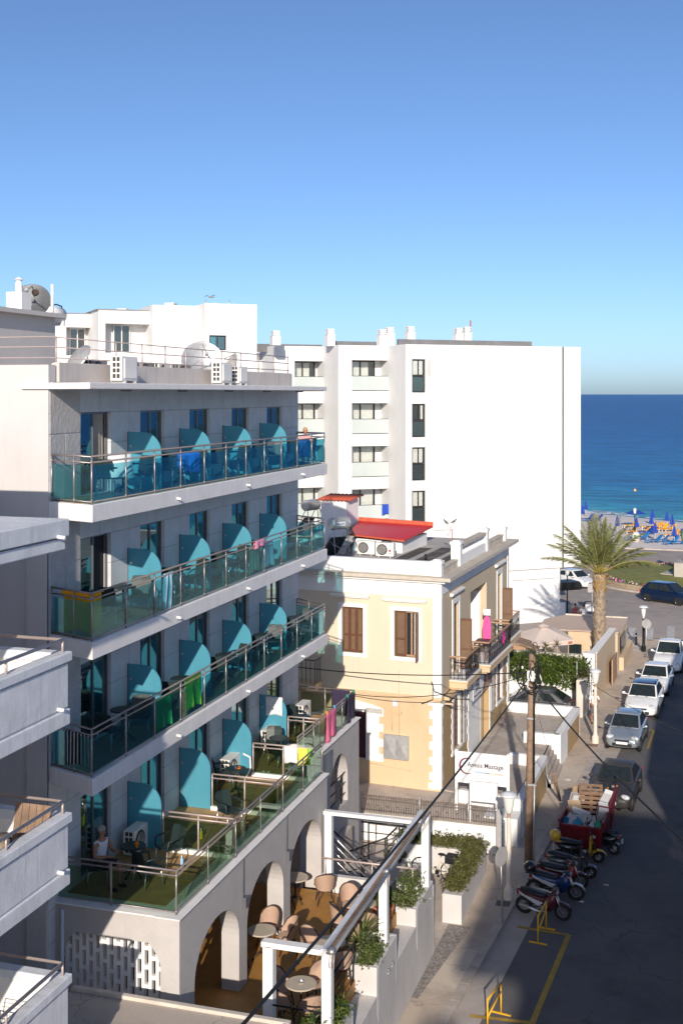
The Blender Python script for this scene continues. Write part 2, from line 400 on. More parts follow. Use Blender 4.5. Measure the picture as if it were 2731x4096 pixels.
M['plate'] = pm('number_plate', (.75, .76, .78), .5, var=.03)
M['lamp_post'] = pm('cream_post_paint', (.72, .63, .55), .5, var=.08, sc=3)
M['lamp_glass'] = pm('opal_lantern', (.72, .72, .68), .25, var=.08, sc=4)
M['sign_back'] = pm('sign_back_grey', (.42, .41, .41), .5, .3, var=.08)
M['yellow_metal'] = pm('yellow_barrier_paint', (.75, .42, .02), .45, var=.12, sc=4)
M['skin'] = pm('skin', (.40, .195, .12), .55, var=.06, sc=10)
M['skin_dark'] = pm('tanned_skin', (.30, .14, .09), .55, var=.06, sc=10)
M['hair_grey'] = pm('grey_hair', (.35, .33, .31), .7, var=.15, sc=40)
M['hair_dark'] = pm('dark_hair', (.02, .015, .012), .6, var=.2, sc=40)
M['hair_red'] = pm('sandy_hair', (.50, .25, .12), .6, var=.2, sc=40)
M['palm_leaf'] = leafmat('palm_leaf', (.125, .145, .04), (.22, .235, .085), .25)
M['palm_stem'] = pm('palm_stem', (.36, .30, .08), .6, var=.2, sc=5)
M['palm_trunk'] = pm('palm_bark', (.36, .28, .20), .95, var=.35, sc=6, bmp=.6, bsc=18, tint=(.19, .14, .10))
M['palm_boot'] = pm('palm_boot_orange', (.42, .25, .08), .9, var=.3, sc=8)
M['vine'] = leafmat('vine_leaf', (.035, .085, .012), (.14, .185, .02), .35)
M['vine2'] = leafmat('shaded_vine_leaf', (.028, .05, .012), (.10, .09, .03), .3)  # darker, browner leaf tones
M['shrub'] = leafmat('shrub_leaf', (.07, .085, .02), (.17, .155, .05), .3)
M['shrub2'] = leafmat('planter_leaf', (.06, .10, .02), (.16, .19, .06), .3)
M['agave'] = leafmat('agave_leaf', (.05, .09, .025), (.17, .19, .05), .2)
M['soil'] = pm('soil', (.10, .07, .045), .95, var=.3, sc=8)
M['terracotta'] = pm('terracotta', (.55, .20, .10), .8, var=.12, sc=5)
M['pot_white'] = pm('white_pot', (.72, .70, .67), .7, var=.08)
M['grass'] = pm('lawn', (.22, .225, .06), .95, var=.3, sc=1.6, bmp=.8, bsc=60, tint=(.28, .235, .09))
M['stone'] = brickmat('stone_wall', (.50, .38, .25), (.42, .32, .22), (.30, .23, .17), .6, .2, .02, 'xzy', .85, .5, .5, .25)
M['sand'] = pm('shingle_beach', (.74, .66, .60), .95, var=.12, sc=.5, bmp=.6, bsc=8, tint=(.64, .56, .50))
M['canvas'] = pm('cream_canvas', (.70, .58, .50), .9, var=.05, sc=2)
M['blue_canvas'] = pm('navy_canvas', (.02, .06, .33), .8, var=.15, sc=4)
M['blue_sling'] = pm('blue_sling', (.03, .18, .45), .7, var=.12, sc=4)
M['orange_cush'] = pm('orange_cushion', (.85, .40, .04), .8, var=.1, sc=4)
M['plastic_white'] = pm('white_plastic', (.72, .71, .69), .5, var=.06)
M['bronze'] = pm('green_bronze', (.10, .17, .13), .6, .4, var=.25, sc=4)
M['plinth'] = pm('plinth_concrete', (.45, .41, .35), .9, var=.15, sc=2, bmp=.2)
M['cable'] = pm('cable_rubber', (.012, .012, .013), .6, var=.1)
M['banner_ink'] = pm('dark_ink', (.06, .05, .06), .7, var=.1)
M['ink_red'] = pm('maroon_ink', (.16, .04, .05), .7, var=.1)
M['ink_blue'] = pm('blue_ink', (.10, .30, .50), .7, var=.1)
M['ink_orange'] = pm('orange_ink', (.55, .26, .10), .7, var=.1)
M['kiosk'] = pm('beige_kiosk_render', (.60, .46, .31), .9, var=.06, sc=1, bmp=.1, bsc=25, streak=.15)
M['stainwall'] = pm('stained_lime_wall', (.62, .56, .48), .95, var=.12, sc=1, bmp=.3, bsc=15, streak=.7)
M['kioskroof'] = pm('beige_roof_sheet', (.52, .40, .32), .9, var=.06, sc=.8)
def ground_mat(name, col, patch, crack, grain=.25, csc=.33, cw=.012, stain=None, bmp=.3):
    m, nt, out = newmat(name); P = pos(nt)
    wob = nd(nt, 'ShaderNodeTexNoise'); wob.inputs['Scale'].default_value = 1.3; wob.inputs['Detail'].default_value = 5; nt.links.new(P, wob.inputs['Vector'])
    ad = nd(nt, 'ShaderNodeMix', data_type='VECTOR'); ad.inputs[0].default_value = .55
    va = nd(nt, 'ShaderNodeVectorMath', operation='SCALE'); va.inputs['Scale'].default_value = 1.0
    mm = nd(nt, 'ShaderNodeVectorMath', operation='MULTIPLY_ADD'); mm.inputs[1].default_value = (1.6,1.6,0); nt.links.new(wob.outputs['Color'], mm.inputs[0]); nt.links.new(P, mm.inputs[2])
    v = nd(nt, 'ShaderNodeTexVoronoi'); v.feature = 'DISTANCE_TO_EDGE'; v.inputs['Scale'].default_value = csc; nt.links.new(mm.outputs[0], v.inputs['Vector'])
    v2 = nd(nt, 'ShaderNodeTexVoronoi'); v2.inputs['Scale'].default_value = csc * .8; nt.links.new(mm.outputs[0], v2.inputs['Vector'])
    sp = nd(nt, 'ShaderNodeSeparateColor'); nt.links.new(v2.outputs['Color'], sp.inputs[0])
    c = mix(nt, ramp(nt, sp.outputs[0], [(.45, 0.), (.75, .85)]), col, patch)
    c = mix(nt, ramp(nt, noise(nt, P, .55, 7, .65, .5), [(.46, 0.), (.72, .8)]), c, stain or hsv(col, .68))
    g = noise(nt, P, 55, 3, .7); c = mix(nt, grain, c, ramp(nt, g, [(.3, .25), (.7, .9)]), 'OVERLAY')
    c = mix(nt, ramp(nt, v.outputs['Distance'], [(cw*.4, .75), (cw, 0.)]), c, crack)
    h = noise(nt, P, 42, 5, .7)
    princ(nt, out, c, .92, 0, .25, bump(nt, h, bmp, .02)); return m
M['asphalt'] = ground_mat('asphalt', (.125,.119,.122), (.145,.137,.137), (.075,.072,.073), .35, .22, .005, (.085,.082,.086))  # near road colour darkened to carry the street's shade
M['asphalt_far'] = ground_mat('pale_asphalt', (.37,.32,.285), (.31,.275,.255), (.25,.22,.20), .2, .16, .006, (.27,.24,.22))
M['pave'] = ground_mat('stained_pavement', (.50,.41,.325), (.56,.48,.39), (.30,.245,.20), .25, .42, .007, (.31,.25,.20))
M['flag'] = ground_mat('stone_flag', (.40,.345,.30), (.46,.41,.36), (.52,.48,.42), .2, 1.1, .03, (.29,.25,.22))
M['roofconc'] = ground_mat('weathered_roof_screed', (.52,.45,.39), (.46,.40,.345), (.3,.25,.2), .2, .3, .008, (.36,.31,.26))
def cloth(name, col, **k): return pm('cloth_' + name, col, .9, var=k.get('var', .08), sc=k.get('sc', 5), tint=k.get('tint'))
# ---------------------------------------------------------------- camera, light, sky
SUN_AZ = R(12.5); SUN_EL = R(20.3)
cam = bpy.data.cameras.new('camera'); cam_o = bpy.data.objects.new('camera', cam); COL.objects.link(cam_o)
cam_o.location = (0, 0, EYE); cam_o.rotation_euler = (R(90), 0, TH)
cam.sensor_fit = 'VERTICAL'; cam.sensor_height = 36; cam.lens = F / 4096 * 36
cam.shift_y = (HY - 2048) / 4096; cam.clip_start = .1; cam.clip_end = 40000
scene.camera = cam_o
w = bpy.data.worlds.new('World'); scene.world = w; w.use_nodes = True
nt = w.node_tree; bg = nt.nodes['Background']
sky = nt.nodes.new('ShaderNodeTexSky'); sky.sky_type = 'NISHITA'; sky.sun_disc = False
sky.sun_elevation = SUN_EL; sky.sun_rotation = R(180) - SUN_AZ
sky.air_density = .6; sky.dust_density = .8; sky.ozone_density = 4.0; sky.altitude = 0
nt.links.new(sky.outputs[0], bg.inputs[0]); bg.inputs[1].default_value = .09
sl = bpy.data.lights.new('sun', 'SUN'); sl.energy = 3.1; sl.angle = R(.5); sl.color = (1, .90, .78)
so = bpy.data.objects.new('sun', sl); COL.objects.link(so)
d = Vector((-math.sin(SUN_AZ) * math.cos(SUN_EL), math.cos(SUN_AZ) * math.cos(SUN_EL), -math.sin(SUN_EL)))
so.rotation_euler = d.to_track_quat('-Z', 'Y').to_euler(); so.location = (30, -60, 60)
scene.view_settings.view_transform = 'Standard'; scene.view_settings.look = 'None'
scene.view_settings.exposure = .75; scene.view_settings.gamma = 1
# ---------------------------------------------------------------- setting
def KX(Y): return -6.62 + .066 * (Y - 31.8)
def sheet(name, pts, z, mat):
    mb = MB(); mb.quad(*[(p[0], p[1], z) for p in pts])
    return mb.build(name, mat, kind='structure')
def SHO(X): return 163.6 - .69 * (X + 3.94)       # shoreline
sheet('ground', [(-300,-200),(160,-200),(160,SHO(160)-30),(-6,SHO(-6)-30),(-14,131.8),(-120,131.8),(-300,131.8)], -.16, M['pave'])
# beach: flat shingle that dips under the water
mb = MB(); xs = [-300 + 4 * i for i in range(116)]; rr = random.Random(3)
rows = [(-40, -.06), (-8, -.06), (-2.5, -.22), (1.5, -.5), (14, -1.6)]
grid = []
for X in xs:
    j = .35 * math.sin(X * .21) + .25 * math.sin(X * .53 + 1)
    col = []
    for i, (dy, z) in enumerate(rows):
        Y = SHO(X) + dy + j
        if i == 0: Y = 131.75
        col.append((X, Y, z))
    if SHO(X) > 145: grid.append(col)
vs = [p for c in grid for p in c]; n = len(rows)
mb.add(vs, [(i*n+k, (i+1)*n+k, (i+1)*n+k+1, i*n+k+1) for i in range(len(grid)-1) for k in range(n-1)])
mb.build('beach', M['sand'], kind='structure', smooth=True)
m, nt, out = newmat('sea_water')
P = pos(nt); sp = nd(nt, 'ShaderNodeSeparateXYZ'); nt.links.new(P, sp.inputs[0])
a = nd(nt, 'ShaderNodeMath', operation='MULTIPLY_ADD'); a.inputs[1].default_value = .69; nt.links.new(sp.outputs[0], a.inputs[0]); nt.links.new(sp.outputs[1], a.inputs[2])
b = nd(nt, 'ShaderNodeMapRange'); b.inputs[1].default_value = 160; b.inputs[2].default_value = 700; nt.links.new(a.outputs[0], b.inputs[0])
dep = ramp(nt, b.outputs[0], [(0, (.05, .30, .38)), (.03, (.016, .22, .38)), (.12, (.006, .145, .36)), (.5, (.006, .11, .33)), (1, (.006, .095, .30))])
W1 = noise(nt, pos(nt, 'xyz', (.10, .32, 1)), 1., 5, .6, .3)
W2 = noise(nt, pos(nt, 'xyz', (.5, 1.3, 1)), 1., 4, .6, .3)
W3 = nd(nt, 'ShaderNodeMath', operation='MULTIPLY_ADD'); W3.inputs[1].default_value = .45; nt.links.new(W2, W3.inputs[0]); W4 = nd(nt, 'ShaderNodeMath', operation='MULTIPLY'); W4.inputs[1].default_value = .55; nt.links.new(W1, W4.inputs[0]); nt.links.new(W4.outputs[0], W3.inputs[2])
cc = mix(nt, ramp(nt, W3.outputs[0], [(.40, 0.), (.60, 1.)]), hsv((.45, .5, .56), 1), (1.5, 1.45, 1.35))
colr = mix(nt, 1., dep, cc, 'MULTIPLY')
ad = nd(nt, 'ShaderNodeMath', operation='MULTIPLY_ADD'); ad.inputs[1].default_value = .45; nt.links.new(W2, ad.inputs[0]); nt.links.new(W1, ad.inputs[2])
princ(nt, out, colr, .35, 0, .14, bump(nt, ad.outputs[0], 1., 1.6))
mb = MB(); mb.quad((-14000,100,-.42),(14000,100,-.42),(14000,30000,-.42),(-14000,30000,-.42)); mb.build('sea', m, kind='structure')
# surf: ragged foam along the shoreline
mb = MB(); rr = random.Random(5)
M['foam'] = pm('foam', (.8, .82, .84), .9, var=.05)
for X in [(-26 + .6 * i) for i in range(46)]:
    yb = SHO(X) - .35 * math.sin(X * .21)
    for q in range(3 if X < -11 else 1):
        if rr.random() < (.15 if X < -11 else .6): continue
        y0 = yb + 1.2 + rr.uniform(-.4, 1.6) * (2.2 if X < -11 else .5); l = rr.uniform(.5, 1.3); wd = rr.uniform(.15, .5)
        t = [(math.cos(k * math.pi / 4) * l, math.sin(k * math.pi / 4) * wd * rr.uniform(.5, 1.2)) for k in range(8)]
        mb.quad(*[(X + p[0] + p[1] * .2, y0 + p[1] - .69 * p[0], -.40 + .002 * q) for p in t])
mb.build('surf_foam', M['foam'], kind='stuff')
# near street: asphalt, gutter, pavement with kerb
RD = -.12
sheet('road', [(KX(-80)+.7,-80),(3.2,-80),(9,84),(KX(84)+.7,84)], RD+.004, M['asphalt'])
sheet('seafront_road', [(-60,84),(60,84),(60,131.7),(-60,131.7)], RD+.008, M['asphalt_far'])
sheet('gutter', [(KX(-80),-80),(KX(-80)+.75,-80),(KX(58)+.75,58),(KX(58),58)], RD+.008, M['gutter'])
sheet('gutter', [(KX(58),58),(KX(58)+1.3,58),(KX(83.9)+.2,83.9),(KX(83.9),83.9)], RD+.008, M['gutter'])
mb = MB(); mb.prism([(-20,-80),(KX(-80)-.28,-80),(KX(80)-.28,80),(KX(80)-1.2,83.5),(-20,83.5)], -.15, 0.)
mb.build('pavement', M['pave'], kind='structure')
mb = MB(); Y = -80.
while Y < 79.5:
    Y2 = min(Y + 1., 80.); e = .012
    mb.prism([(KX(Y)-.28,Y+e),(KX(Y),Y+e),(KX(Y2),Y2-e),(KX(Y2)-.28,Y2-e)], -.15, .006 + .006 * rnd.random())
    Y = Y2
mb.build('kerb', M['kerb'], kind='structure')
# yellow loading bay outline
def strip(a, b, w, z, mb):
    a = Vector((a[0], a[1], 0)); b = Vector((b[0], b[1], 0)); d = (b - a).normalized(); nrm = Vector((-d.y, d.x, 0)) * w / 2
    mb.quad(*[((a-nrm).x,(a-nrm).y,z),((b-nrm).x,(b-nrm).y,z),((b+nrm).x,(b+nrm).y,z),((a+nrm).x,(a+nrm).y,z)])
mb = MB(); z = RD + .013
A = at('Q4',560,618,z); B = at('Q4',872,668,z); C_ = at('Q4',650,1205,z); D_ = at('Q4',270,1160,z)
strip(A,B,.16,z,mb); strip(B,C_,.16,z+.002,mb); strip((C_.x,C_.y),(D_.x,D_.y),.16,z+.004,mb); strip(C_,(C_.x-.3,C_.y-4),.16,z+.001,mb)
a = at('R8',1270,600,z); b = at('R8',1345,605,z); c = at('R8',1300,745,z); strip(a,b,.1,z,mb); strip(b,c,.12,z+.002,mb)
mb.build('bay_marking', M['yellow_line'], kind='structure')
# zebra crossing
mb = MB(); z = RD + .013
for x in (1178, 1310, 1470): 
    t = at('R7',x+6,1060 if x < 1400 else 1047,z); b = at('R7',x-24 if x < 1200 else x,1125 if x < 1200 else (1150 if x < 1400 else 1150),z)
    strip(t,b,.5,z,mb)
for k in (1,2,3): strip((-2.9+1.45*k,88.4+.3*k),(-2.8+1.45*k,83.2),.5,z,mb)
mb.build('zebra_crossing', M['white_line'], kind='structure')
# roundabout: kerb, stone edging, lawn, flowers
RC = Vector((-2.6, 110.2, 0)); 
def ring(r0, r1, z0, z1, mb, n=72, ex=1.):
    P0 = [(RC.x + r0*math.cos(2*math.pi*k/n)*ex, RC.y + r0*math.sin(2*math.pi*k/n)) for k in range(n)]
    P1 = [(RC.x + r1*math.cos(2*math.pi*k/n)*ex, RC.y + r1*math.sin(2*math.pi*k/n)) for k in range(n)]
    for k in range(n):
        j = (k+1) % n
        a, b, c, d = P0[k], P0[j], P1[j], P1[k]
        mb.quad((*a,z1),(*b,z1),(*c,z1),(*d,z1)); mb.quad((*c,z1),(*c,z0),(*d,z0),(*d,z1)); mb.quad((*a,z0),(*b,z0),(*b,z1),(*a,z1))
mb = MB(); ring(8.0, 8.35, -.15, .06, mb); mb.build('roundabout_kerb', M['kerb'], kind='structure')
mb = MB(); ring(7.45, 7.75, -.15, .38, mb); mb.build('stone_edging', M['stone'], kind='structure')
mb = MB(); ring(7.75, 8.0, -.15, .0, mb); mb.build('roundabout_verge', M['kerb'], kind='structure')
mb = MB(); n = 48; vs = []; fs = []
for i in range(9):
    r = 7.44 * i / 8
    for k in range(n):
        t = 2*math.pi*k/n; vs.append((RC.x + r*math.cos(t), RC.y + r*math.sin(t), .34 + .22 * (1 - (i/8)**2)))
fs = [(i*n+k, i*n+(k+1) % n, (i+1)*n+(k+1) % n, (i+1)*n+k) for i in range(8) for k in range(n)]
mb.add(vs, fs); mb.build('lawn', M['grass'], kind='structure', smooth=True)
# yellow no-parking line around the island
mb = MB()
for k in range(60):
    t0, t1 = R(150 + k*2.2), R(150 + (k+1)*2.2)
    mb.quad(*[(RC.x + r*math.cos(t), RC.y + r*math.sin(t), RD+.014) for r, t in ((8.55,t0),(8.7,t0),(8.7,t1),(8.55,t1))])
mb.build('kerb_line_marking', M['yellow_line'], kind='structure')
fl = [pm('petal_%d' % i, c, .7, var=.2) for i, c in enumerate([(.7,.15,.25),(.75,.7,.65),(.6,.08,.1),(.55,.2,.5)])]
mb = MB(); rr = random.Random(11)
for k in range(1500):
    t = rr.uniform(0, 2*math.pi); r = rr.uniform(6.75, 7.4)
    if rr.random() < .35 and not (math.sin(t*9) > .1): continue
    x, y = RC.x + r*math.cos(t), RC.y + r*math.sin(t); s = rr.uniform(.04, .09); h = .42 + rr.uniform(0, .14)
    leaf = rr.random() < .5
    mb.mi = 4 if leaf else (int((t * 7)) + rr.randint(0, 1)) % 4
    ax = Vector((rr.uniform(-1,1), rr.uniform(-1,1), rr.uniform(.2,1))).normalized(); u = ax.orthogonal().normalized() * s; v = ax.cross(u)
    c = Vector((x, y, h)); mb.quad(c-u-v*.6, c+u-v*.6, c+u+v*.6, c-u+v*.6)
mb.build('flower_border', fl + [M['shrub2']], kind='stuff')
# seafront kerb beyond the road
mb = MB(); mb.box(-60,131.4,-.15,60,131.75,.03); mb.build('seafront_kerb', M['kerb'], kind='structure')
# ---------------------------------------------------------------- makers shared by several places
def part_tubes(name, mat, parent, tubes, r=.02, n=6, local=True):
    mb = MB()
    for t in tubes: mb.tube(t, r, n)
    return mb.build(name, mat, parent, local=local)
M['darkdish'] = pm('dark_dish', (.12,.125,.13), .5, .2, var=.15)
def ac_unit(loc, rz, label, group=None, brand=None, grey=False, k=1., fan=True):
    """outdoor condenser, front to local -y, standing on two feet"""
    t = T('condenser_unit', label, 'air conditioner', loc, rz, group)
    W_, D_, H_ = .82 * k, .31 * k, .58 * k
    mb = MB(); mb.box(-W_/2, -D_/2, .07, W_/2, D_/2, .07 + H_); mb.build('casing', M['acgrey'] if grey else M['acwhite'], t, local=True, bevel=.015)
    mb = MB(); c = (-.12*k, -D_/2 - .004, .07 + H_/2)
    if not fan: mb.box(-W_*.38, -D_/2-.03, .07+H_*.1, W_*.38, -D_/2, .07+H_*.92); mb.build('front_panel', M['acwhite'], t, local=True, bevel=.02); mb = MB()
    mb.lathe([(0, .02), (.235*k, .02), (.245*k, 0), (.235*k, -.015), (.215*k, -.015)], c, 20, 'y')
    mb.mi = 1
    for q in range(6): mb.tube([(c[0] + .03*(q+1.2)*k*math.cos(a*.4488), c[1] - .018, c[2] + .03*(q+1.2)*k*math.sin(a*.4488)) for a in range(14)], .004, 4, True)
    if fan: mb.build('fan_grille', [M['darkgrille'], M['acwhite']], t, local=True)
    mb = MB()
    for q in range(4):
        for s in range(2): mb.box(-W_/2 - .004, -D_*.32 + s*D_*.34, .13 + q*H_*.23, -W_/2 + .01, -D_*.32 + s*D_*.34 + D_*.26, .13 + q*H_*.23 + H_*.17)
    mb.build('side_louvre', M['darkgrille'], t, local=True)
    for s in (-1, 1):
        mb = MB(); mb.box(s*W_*.32 - .03, -D_/2 - .04, 0, s*W_*.32 + .03, D_/2 + .04, .07); mb.build('foot', M['galv'], t, local=True)
    if brand:
        Wm = WM[t.name]; Xm = Wm @ Matrix(((1,0,0,.24*k),(0,0,-1,-D_/2-.004),(0,1,0,.2*k),(0,0,0,1)))
        text_mesh(brand, .10*k, M['banner_ink'], Xm, t, 'emblem', extr=.002)
        mb = MB(); mb.lathe([(0,.003),(.05*k,.003),(.05*k,0)], (.24*k, -D_/2-.005, .32*k), 14, 'y'); mb.build('emblem', M['red_lens'], t, local=True)
    return t
def dish(loc, rz, tilt, r, label, mat, group=None, h=.6, emblem=False):
    """satellite dish, looks to local -y"""
    t = T('satellite_dish', label, 'satellite dish', loc, rz, group)
    Rm = Matrix.Translation((0, 0, h)) @ Matrix.Rotation(tilt, 4, 'X')
    mb = MB(); mb.X = Rm; mb.smooth = True
    prof = [(r*q/8, -.30*r*(1-(q/8)**2)) for q in range(9)]
    mb.lathe([(a, -z) for a, z in prof] + [(r+.01, .0)] + [(a, -z + .02) for a, z in prof[::-1]], (0,0,0), 26, 'y'); mb.build('reflector', mat, t, local=True)
    mb = MB(); mb.X = Rm; tip = Vector((0, -r*.95, 0))
    for a in (90, 210, 330): mb.tube([(r*.9*math.cos(R(a)), 0, r*.9*math.sin(R(a))), tip], .015, 5)
    mb.tube([tip + Vector((0,.1,0)), tip - Vector((0,.1,0))], .05, 8); mb.build('feed_arm', M['galv'], t, local=True)
    mb = MB(); mb.tube([(0, .32*r, h), (0, .32*r, 0)], .04, 8); mb.tube([(0,.32*r,.02),(0,.32*r+.3,.02)], .03, 6); mb.tube([(-.25,.32*r,.02),(.25,.32*r,.02)], .03, 6)
    mb.tube([(0,.32*r,h*.9),(0,.9*r,.02)], .02, 6); mb.build('mount', M['galv'], t, local=True)
    if emblem:
        mb = MB(); mb.X = Rm; mb.lathe([(0,.02),(.11,.02),(.11,0)], (.1,.1*r,.62*r), 16, 'y'); mb.build('emblem', M['rattan_dark'], t, local=True)
    return t
def chair_proto(key, name, mat, leg, label):
    """plastic stacking armchair, sitter faces local -y"""
    t = T(name, label, 'chair')
    mb = MB(); mb.box(-.24,-.24,.40,.24,.22,.435); mb.build('seat', mat, t, local=True, bevel=.015)
    mb = MB(); secs = []
    for z, y, wd in ((.43,.20,.22),(.6,.245,.24),(.76,.285,.245),(.86,.305,.20)):
        secs.append([(-wd,y-.02,z),(0,y+.012,z),(wd,y-.02,z),(wd,y+.005,z),(0,y+.037,z),(-wd,y+.005,z)])
    mb.loft(secs); mb.build('backrest', mat, t, local=True)
    for s in (-1, 1):
        mb = MB(); mb.tube([(s*.25,.23,.66),(s*.28,.02,.665),(s*.27,-.2,.64),(s*.255,-.22,.5),(s*.24,-.22,.42)], .022, 6); mb.build('armrest', mat, t, local=True)
        for y, dy in ((-.21,-.05),(.19,.06)):
            mb = MB(); mb.tube([(s*.22,y,.41),(s*.25,y+dy,0)], .02, 6); mb.build('leg', leg, t, local=True)
    return t
def table_proto(mat, leg, label, r=.32, h=.72, four=True):
    t = T('bistro_table', label, 'table')
    mb = MB(); mb.lathe([(0,h),(r-.01,h),(r,h-.01),(r,h-.03),(r-.02,h-.035),(0,h-.035)], n=24); mb.build('table_top', mat, t, local=True)
    mb = MB(); mb.tube([(0,0,h-.035),(0,0,.12)], .03, 8); mb.build('pedestal', leg, t, local=True)
    for k in range(4):
        a = R(45+90*k); mb = MB(); mb.tube([(0,0,.2),(.16*math.cos(a),.16*math.sin(a),.1),(.27*math.cos(a),.27*math.sin(a),.0)], .02, 6); mb.build('foot', leg, t, local=True)
    return t
def drape(name, label, cat, p0, p1, drop, mat, out=(1,0,0), back=.0, waves=4, amp=.03, group=None, seed=0, flare=0., hem=.05):
    """cloth hung over a line from p0 to p1: falls drop on the near side (out) and back behind"""
    rr = random.Random(seed); p0 = Vector(p0); p1 = Vector(p1); o = Vector(out).normalized()
    nu, nv = 18, 12; mb = MB(); mb.smooth = True; vs = []
    ph = rr.uniform(0, 6); rows = []
    tot = drop + back
    for j in range(nv + 1):
        t = j / nv * tot
        for i in range(nu + 1):
            u = i / nu; p = p0.lerp(p1, u); side = (p1 - p0)
            if t < back: z = -(back - t); f = -.022
            else: z = -(t - back); f = .022
            k = abs(z) / max(tot, .01)
            wv = amp * k * 1.6 * math.sin(u * waves * 6.28 + ph + .8*k) + amp * .6 * k * math.sin(u * waves * 2.3 * 6.28 + ph * 2)
            x = p + o * (f + wv + (.02 if f > 0 else 0)) + side * (u - .5) * flare * k
            hz = hem * math.sin(u * 5 + ph) * k
            vs.append(x + Vector((0, 0, z + .012 + hz)))
    fs = [(j*(nu+1)+i, j*(nu+1)+i+1, (j+1)*(nu+1)+i+1, (j+1)*(nu+1)+i) for j in range(nv) for i in range(nu)]
    mb.add(vs, fs); ob = mb.build(name, mat, solid=.008)
    return tag(ob, label, cat, group)
def railing(parent, pts, z, posts, n_rails=(1.03, .90), top=.83, bot=.08, glass='glass', metal='rail', name='railing', r=.024):
    """posts, two rails and glass panels along a polyline; posts: distances along it"""
    P = [Vector((p[0], p[1], z)) for p in pts]; L = [0]
    for a, b in zip(P, P[1:]): L.append(L[-1] + (b - a).length)
    def pt(s):
        for i in range(len(P)-1):
            if s <= L[i+1] + 1e-6: return P[i].lerp(P[i+1], (s - L[i]) / (L[i+1]-L[i]))
        return P[-1].copy()
    stops = sorted(set([round(x, 4) for x in list(posts) + L]))
    mb = MB()
    for k, h in enumerate(n_rails): mb.tube([p + Vector((0,0,h)) for p in P], r if k == 0 else r*.8, 8)
    mb.tube([p + Vector((0,0,bot-.02)) for p in P], .016, 6)
    for s in stops:
        p = pt(s); mb.tube([p, p + Vector((0,0,n_rails[0]))], .02, 6); mb.ell(p + Vector((0,0,n_rails[1]+.01)), .034, 8, 5); mb.ell(p + Vector((0,0,bot)), .03, 8, 5)
    ob = mb.build(name, M[metal], parent)
    for a, b in zip(stops, stops[1:]):
        p, q = pt(a), pt(b)
        d = (q - p).normalized(); g = MB(); g.bar(p + d*.035 + Vector((0,0,(top+bot)/2)), q - d*.035 + Vector((0,0,(top+bot)/2)), .012, top-bot); g.build('glass_panel', M[glass], ob)
    return ob
def sliding_door(parent, X, u0, u1, z0, z1, depth=.19, panels=2, frame_mat='grey_frame', pane='pane', curt=(), name='sliding_door', cmat='curtain', openf=None, fw=.05, room='room'):
    mb = MB(); mb.X = X; y0, y1 = depth*.45, depth*.75
    for a, b, c, d in ((u0,u0+fw,z0,z1),(u1-fw,u1,z0,z1),(u0+fw,u1-fw,z0,z0+fw),(u0+fw,u1-fw,z1-fw,z1)): mb.box(a,y0,c,b,y1,d)
    for k in range(1, panels):
        m_ = u0 + (u1-u0)*k/panels; mb.box(m_-fw*.5, y0-.012, z0+fw, m_+fw*.5, y1, z1-fw)
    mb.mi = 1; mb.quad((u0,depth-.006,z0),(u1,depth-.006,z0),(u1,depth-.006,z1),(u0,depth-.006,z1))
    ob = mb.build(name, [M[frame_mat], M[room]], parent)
    for k in range(panels):
        a = u0 + (u1-u0)*k/panels + fw*.6; b = u0 + (u1-u0)*(k+1)/panels - fw*.6
        if openf is not None and k == openf: continue
        g = MB(); g.X = X; g.box(a, y0+.016 + .012*(k % 2), z0+fw, b, y0+.024 + .012*(k % 2), z1-fw); g.build('pane', M[pane], ob)
    for ci, (a, b) in enumerate(curt):
        g = MB(); g.X = X; g.smooth = True; n = max(8, int((b-a)*40)); row = []
        ua, ub = u0+fw+(u1-u0-2*fw)*a, u0+fw+(u1-u0-2*fw)*b
        for j, z in enumerate((z0+fw, (z0+z1)/2, z1-fw)):
            row += [(ua+(ub-ua)*i/n, depth-.035 + .014*math.sin(i*1.5+j*.3), z) for i in range(n+1)]
        g.add(row, [(j*(n+1)+i, j*(n+1)+i+1, (j+1)*(n+1)+i+1, (j+1)*(n+1)+i) for j in range(2) for i in range(n)])
        g.build('curtain', M[cmat], ob)
    return ob
def arch_wall(mb, L0, L1, z0, zt, arches, th, n=22, clip=None):
    """wall in mb.X frame pierced by arches (u0,u1,spring,apex,sill)"""
    cur = L0
    def panel(a, b, c, d):
        if b - a > 1e-4 and d - c > 1e-4: mb.box(a, 0, c, b, th, d)
    for u0, u1, zs, za, sill in arches:
        panel(cur, u0, z0, zt)
        if sill > z0: panel(u0, u1, z0, sill)
        pts = []
        for i in range(n+1):
            t = math.pi * (1 - i/n); u = (u0+u1)/2 + (u1-u0)/2*math.cos(t); z = zs + (za-zs)*math.sin(t)
            if clip: z = min(z, clip)
            pts.append((u, z))
        for (ua, a), (ub, b) in zip(pts, pts[1:]):
            mb.quad((ua,0,a),(ub,0,b),(ub,0,zt),(ua,0,zt)); mb.quad((ua,th,a),(ub,th,b),(ub,th,zt),(ua,th,zt))
            sm = mb.smooth; mb.smooth = True; mb.quad((ua,0,a),(ub,0,b),(ub,th,b),(ua,th,a)); mb.smooth = sm
            mb.quad((ua,0,zt),(ub,0,zt),(ub,th,zt),(ua,th,zt))
        cur = u1
    panel(cur, L1, z0, zt)
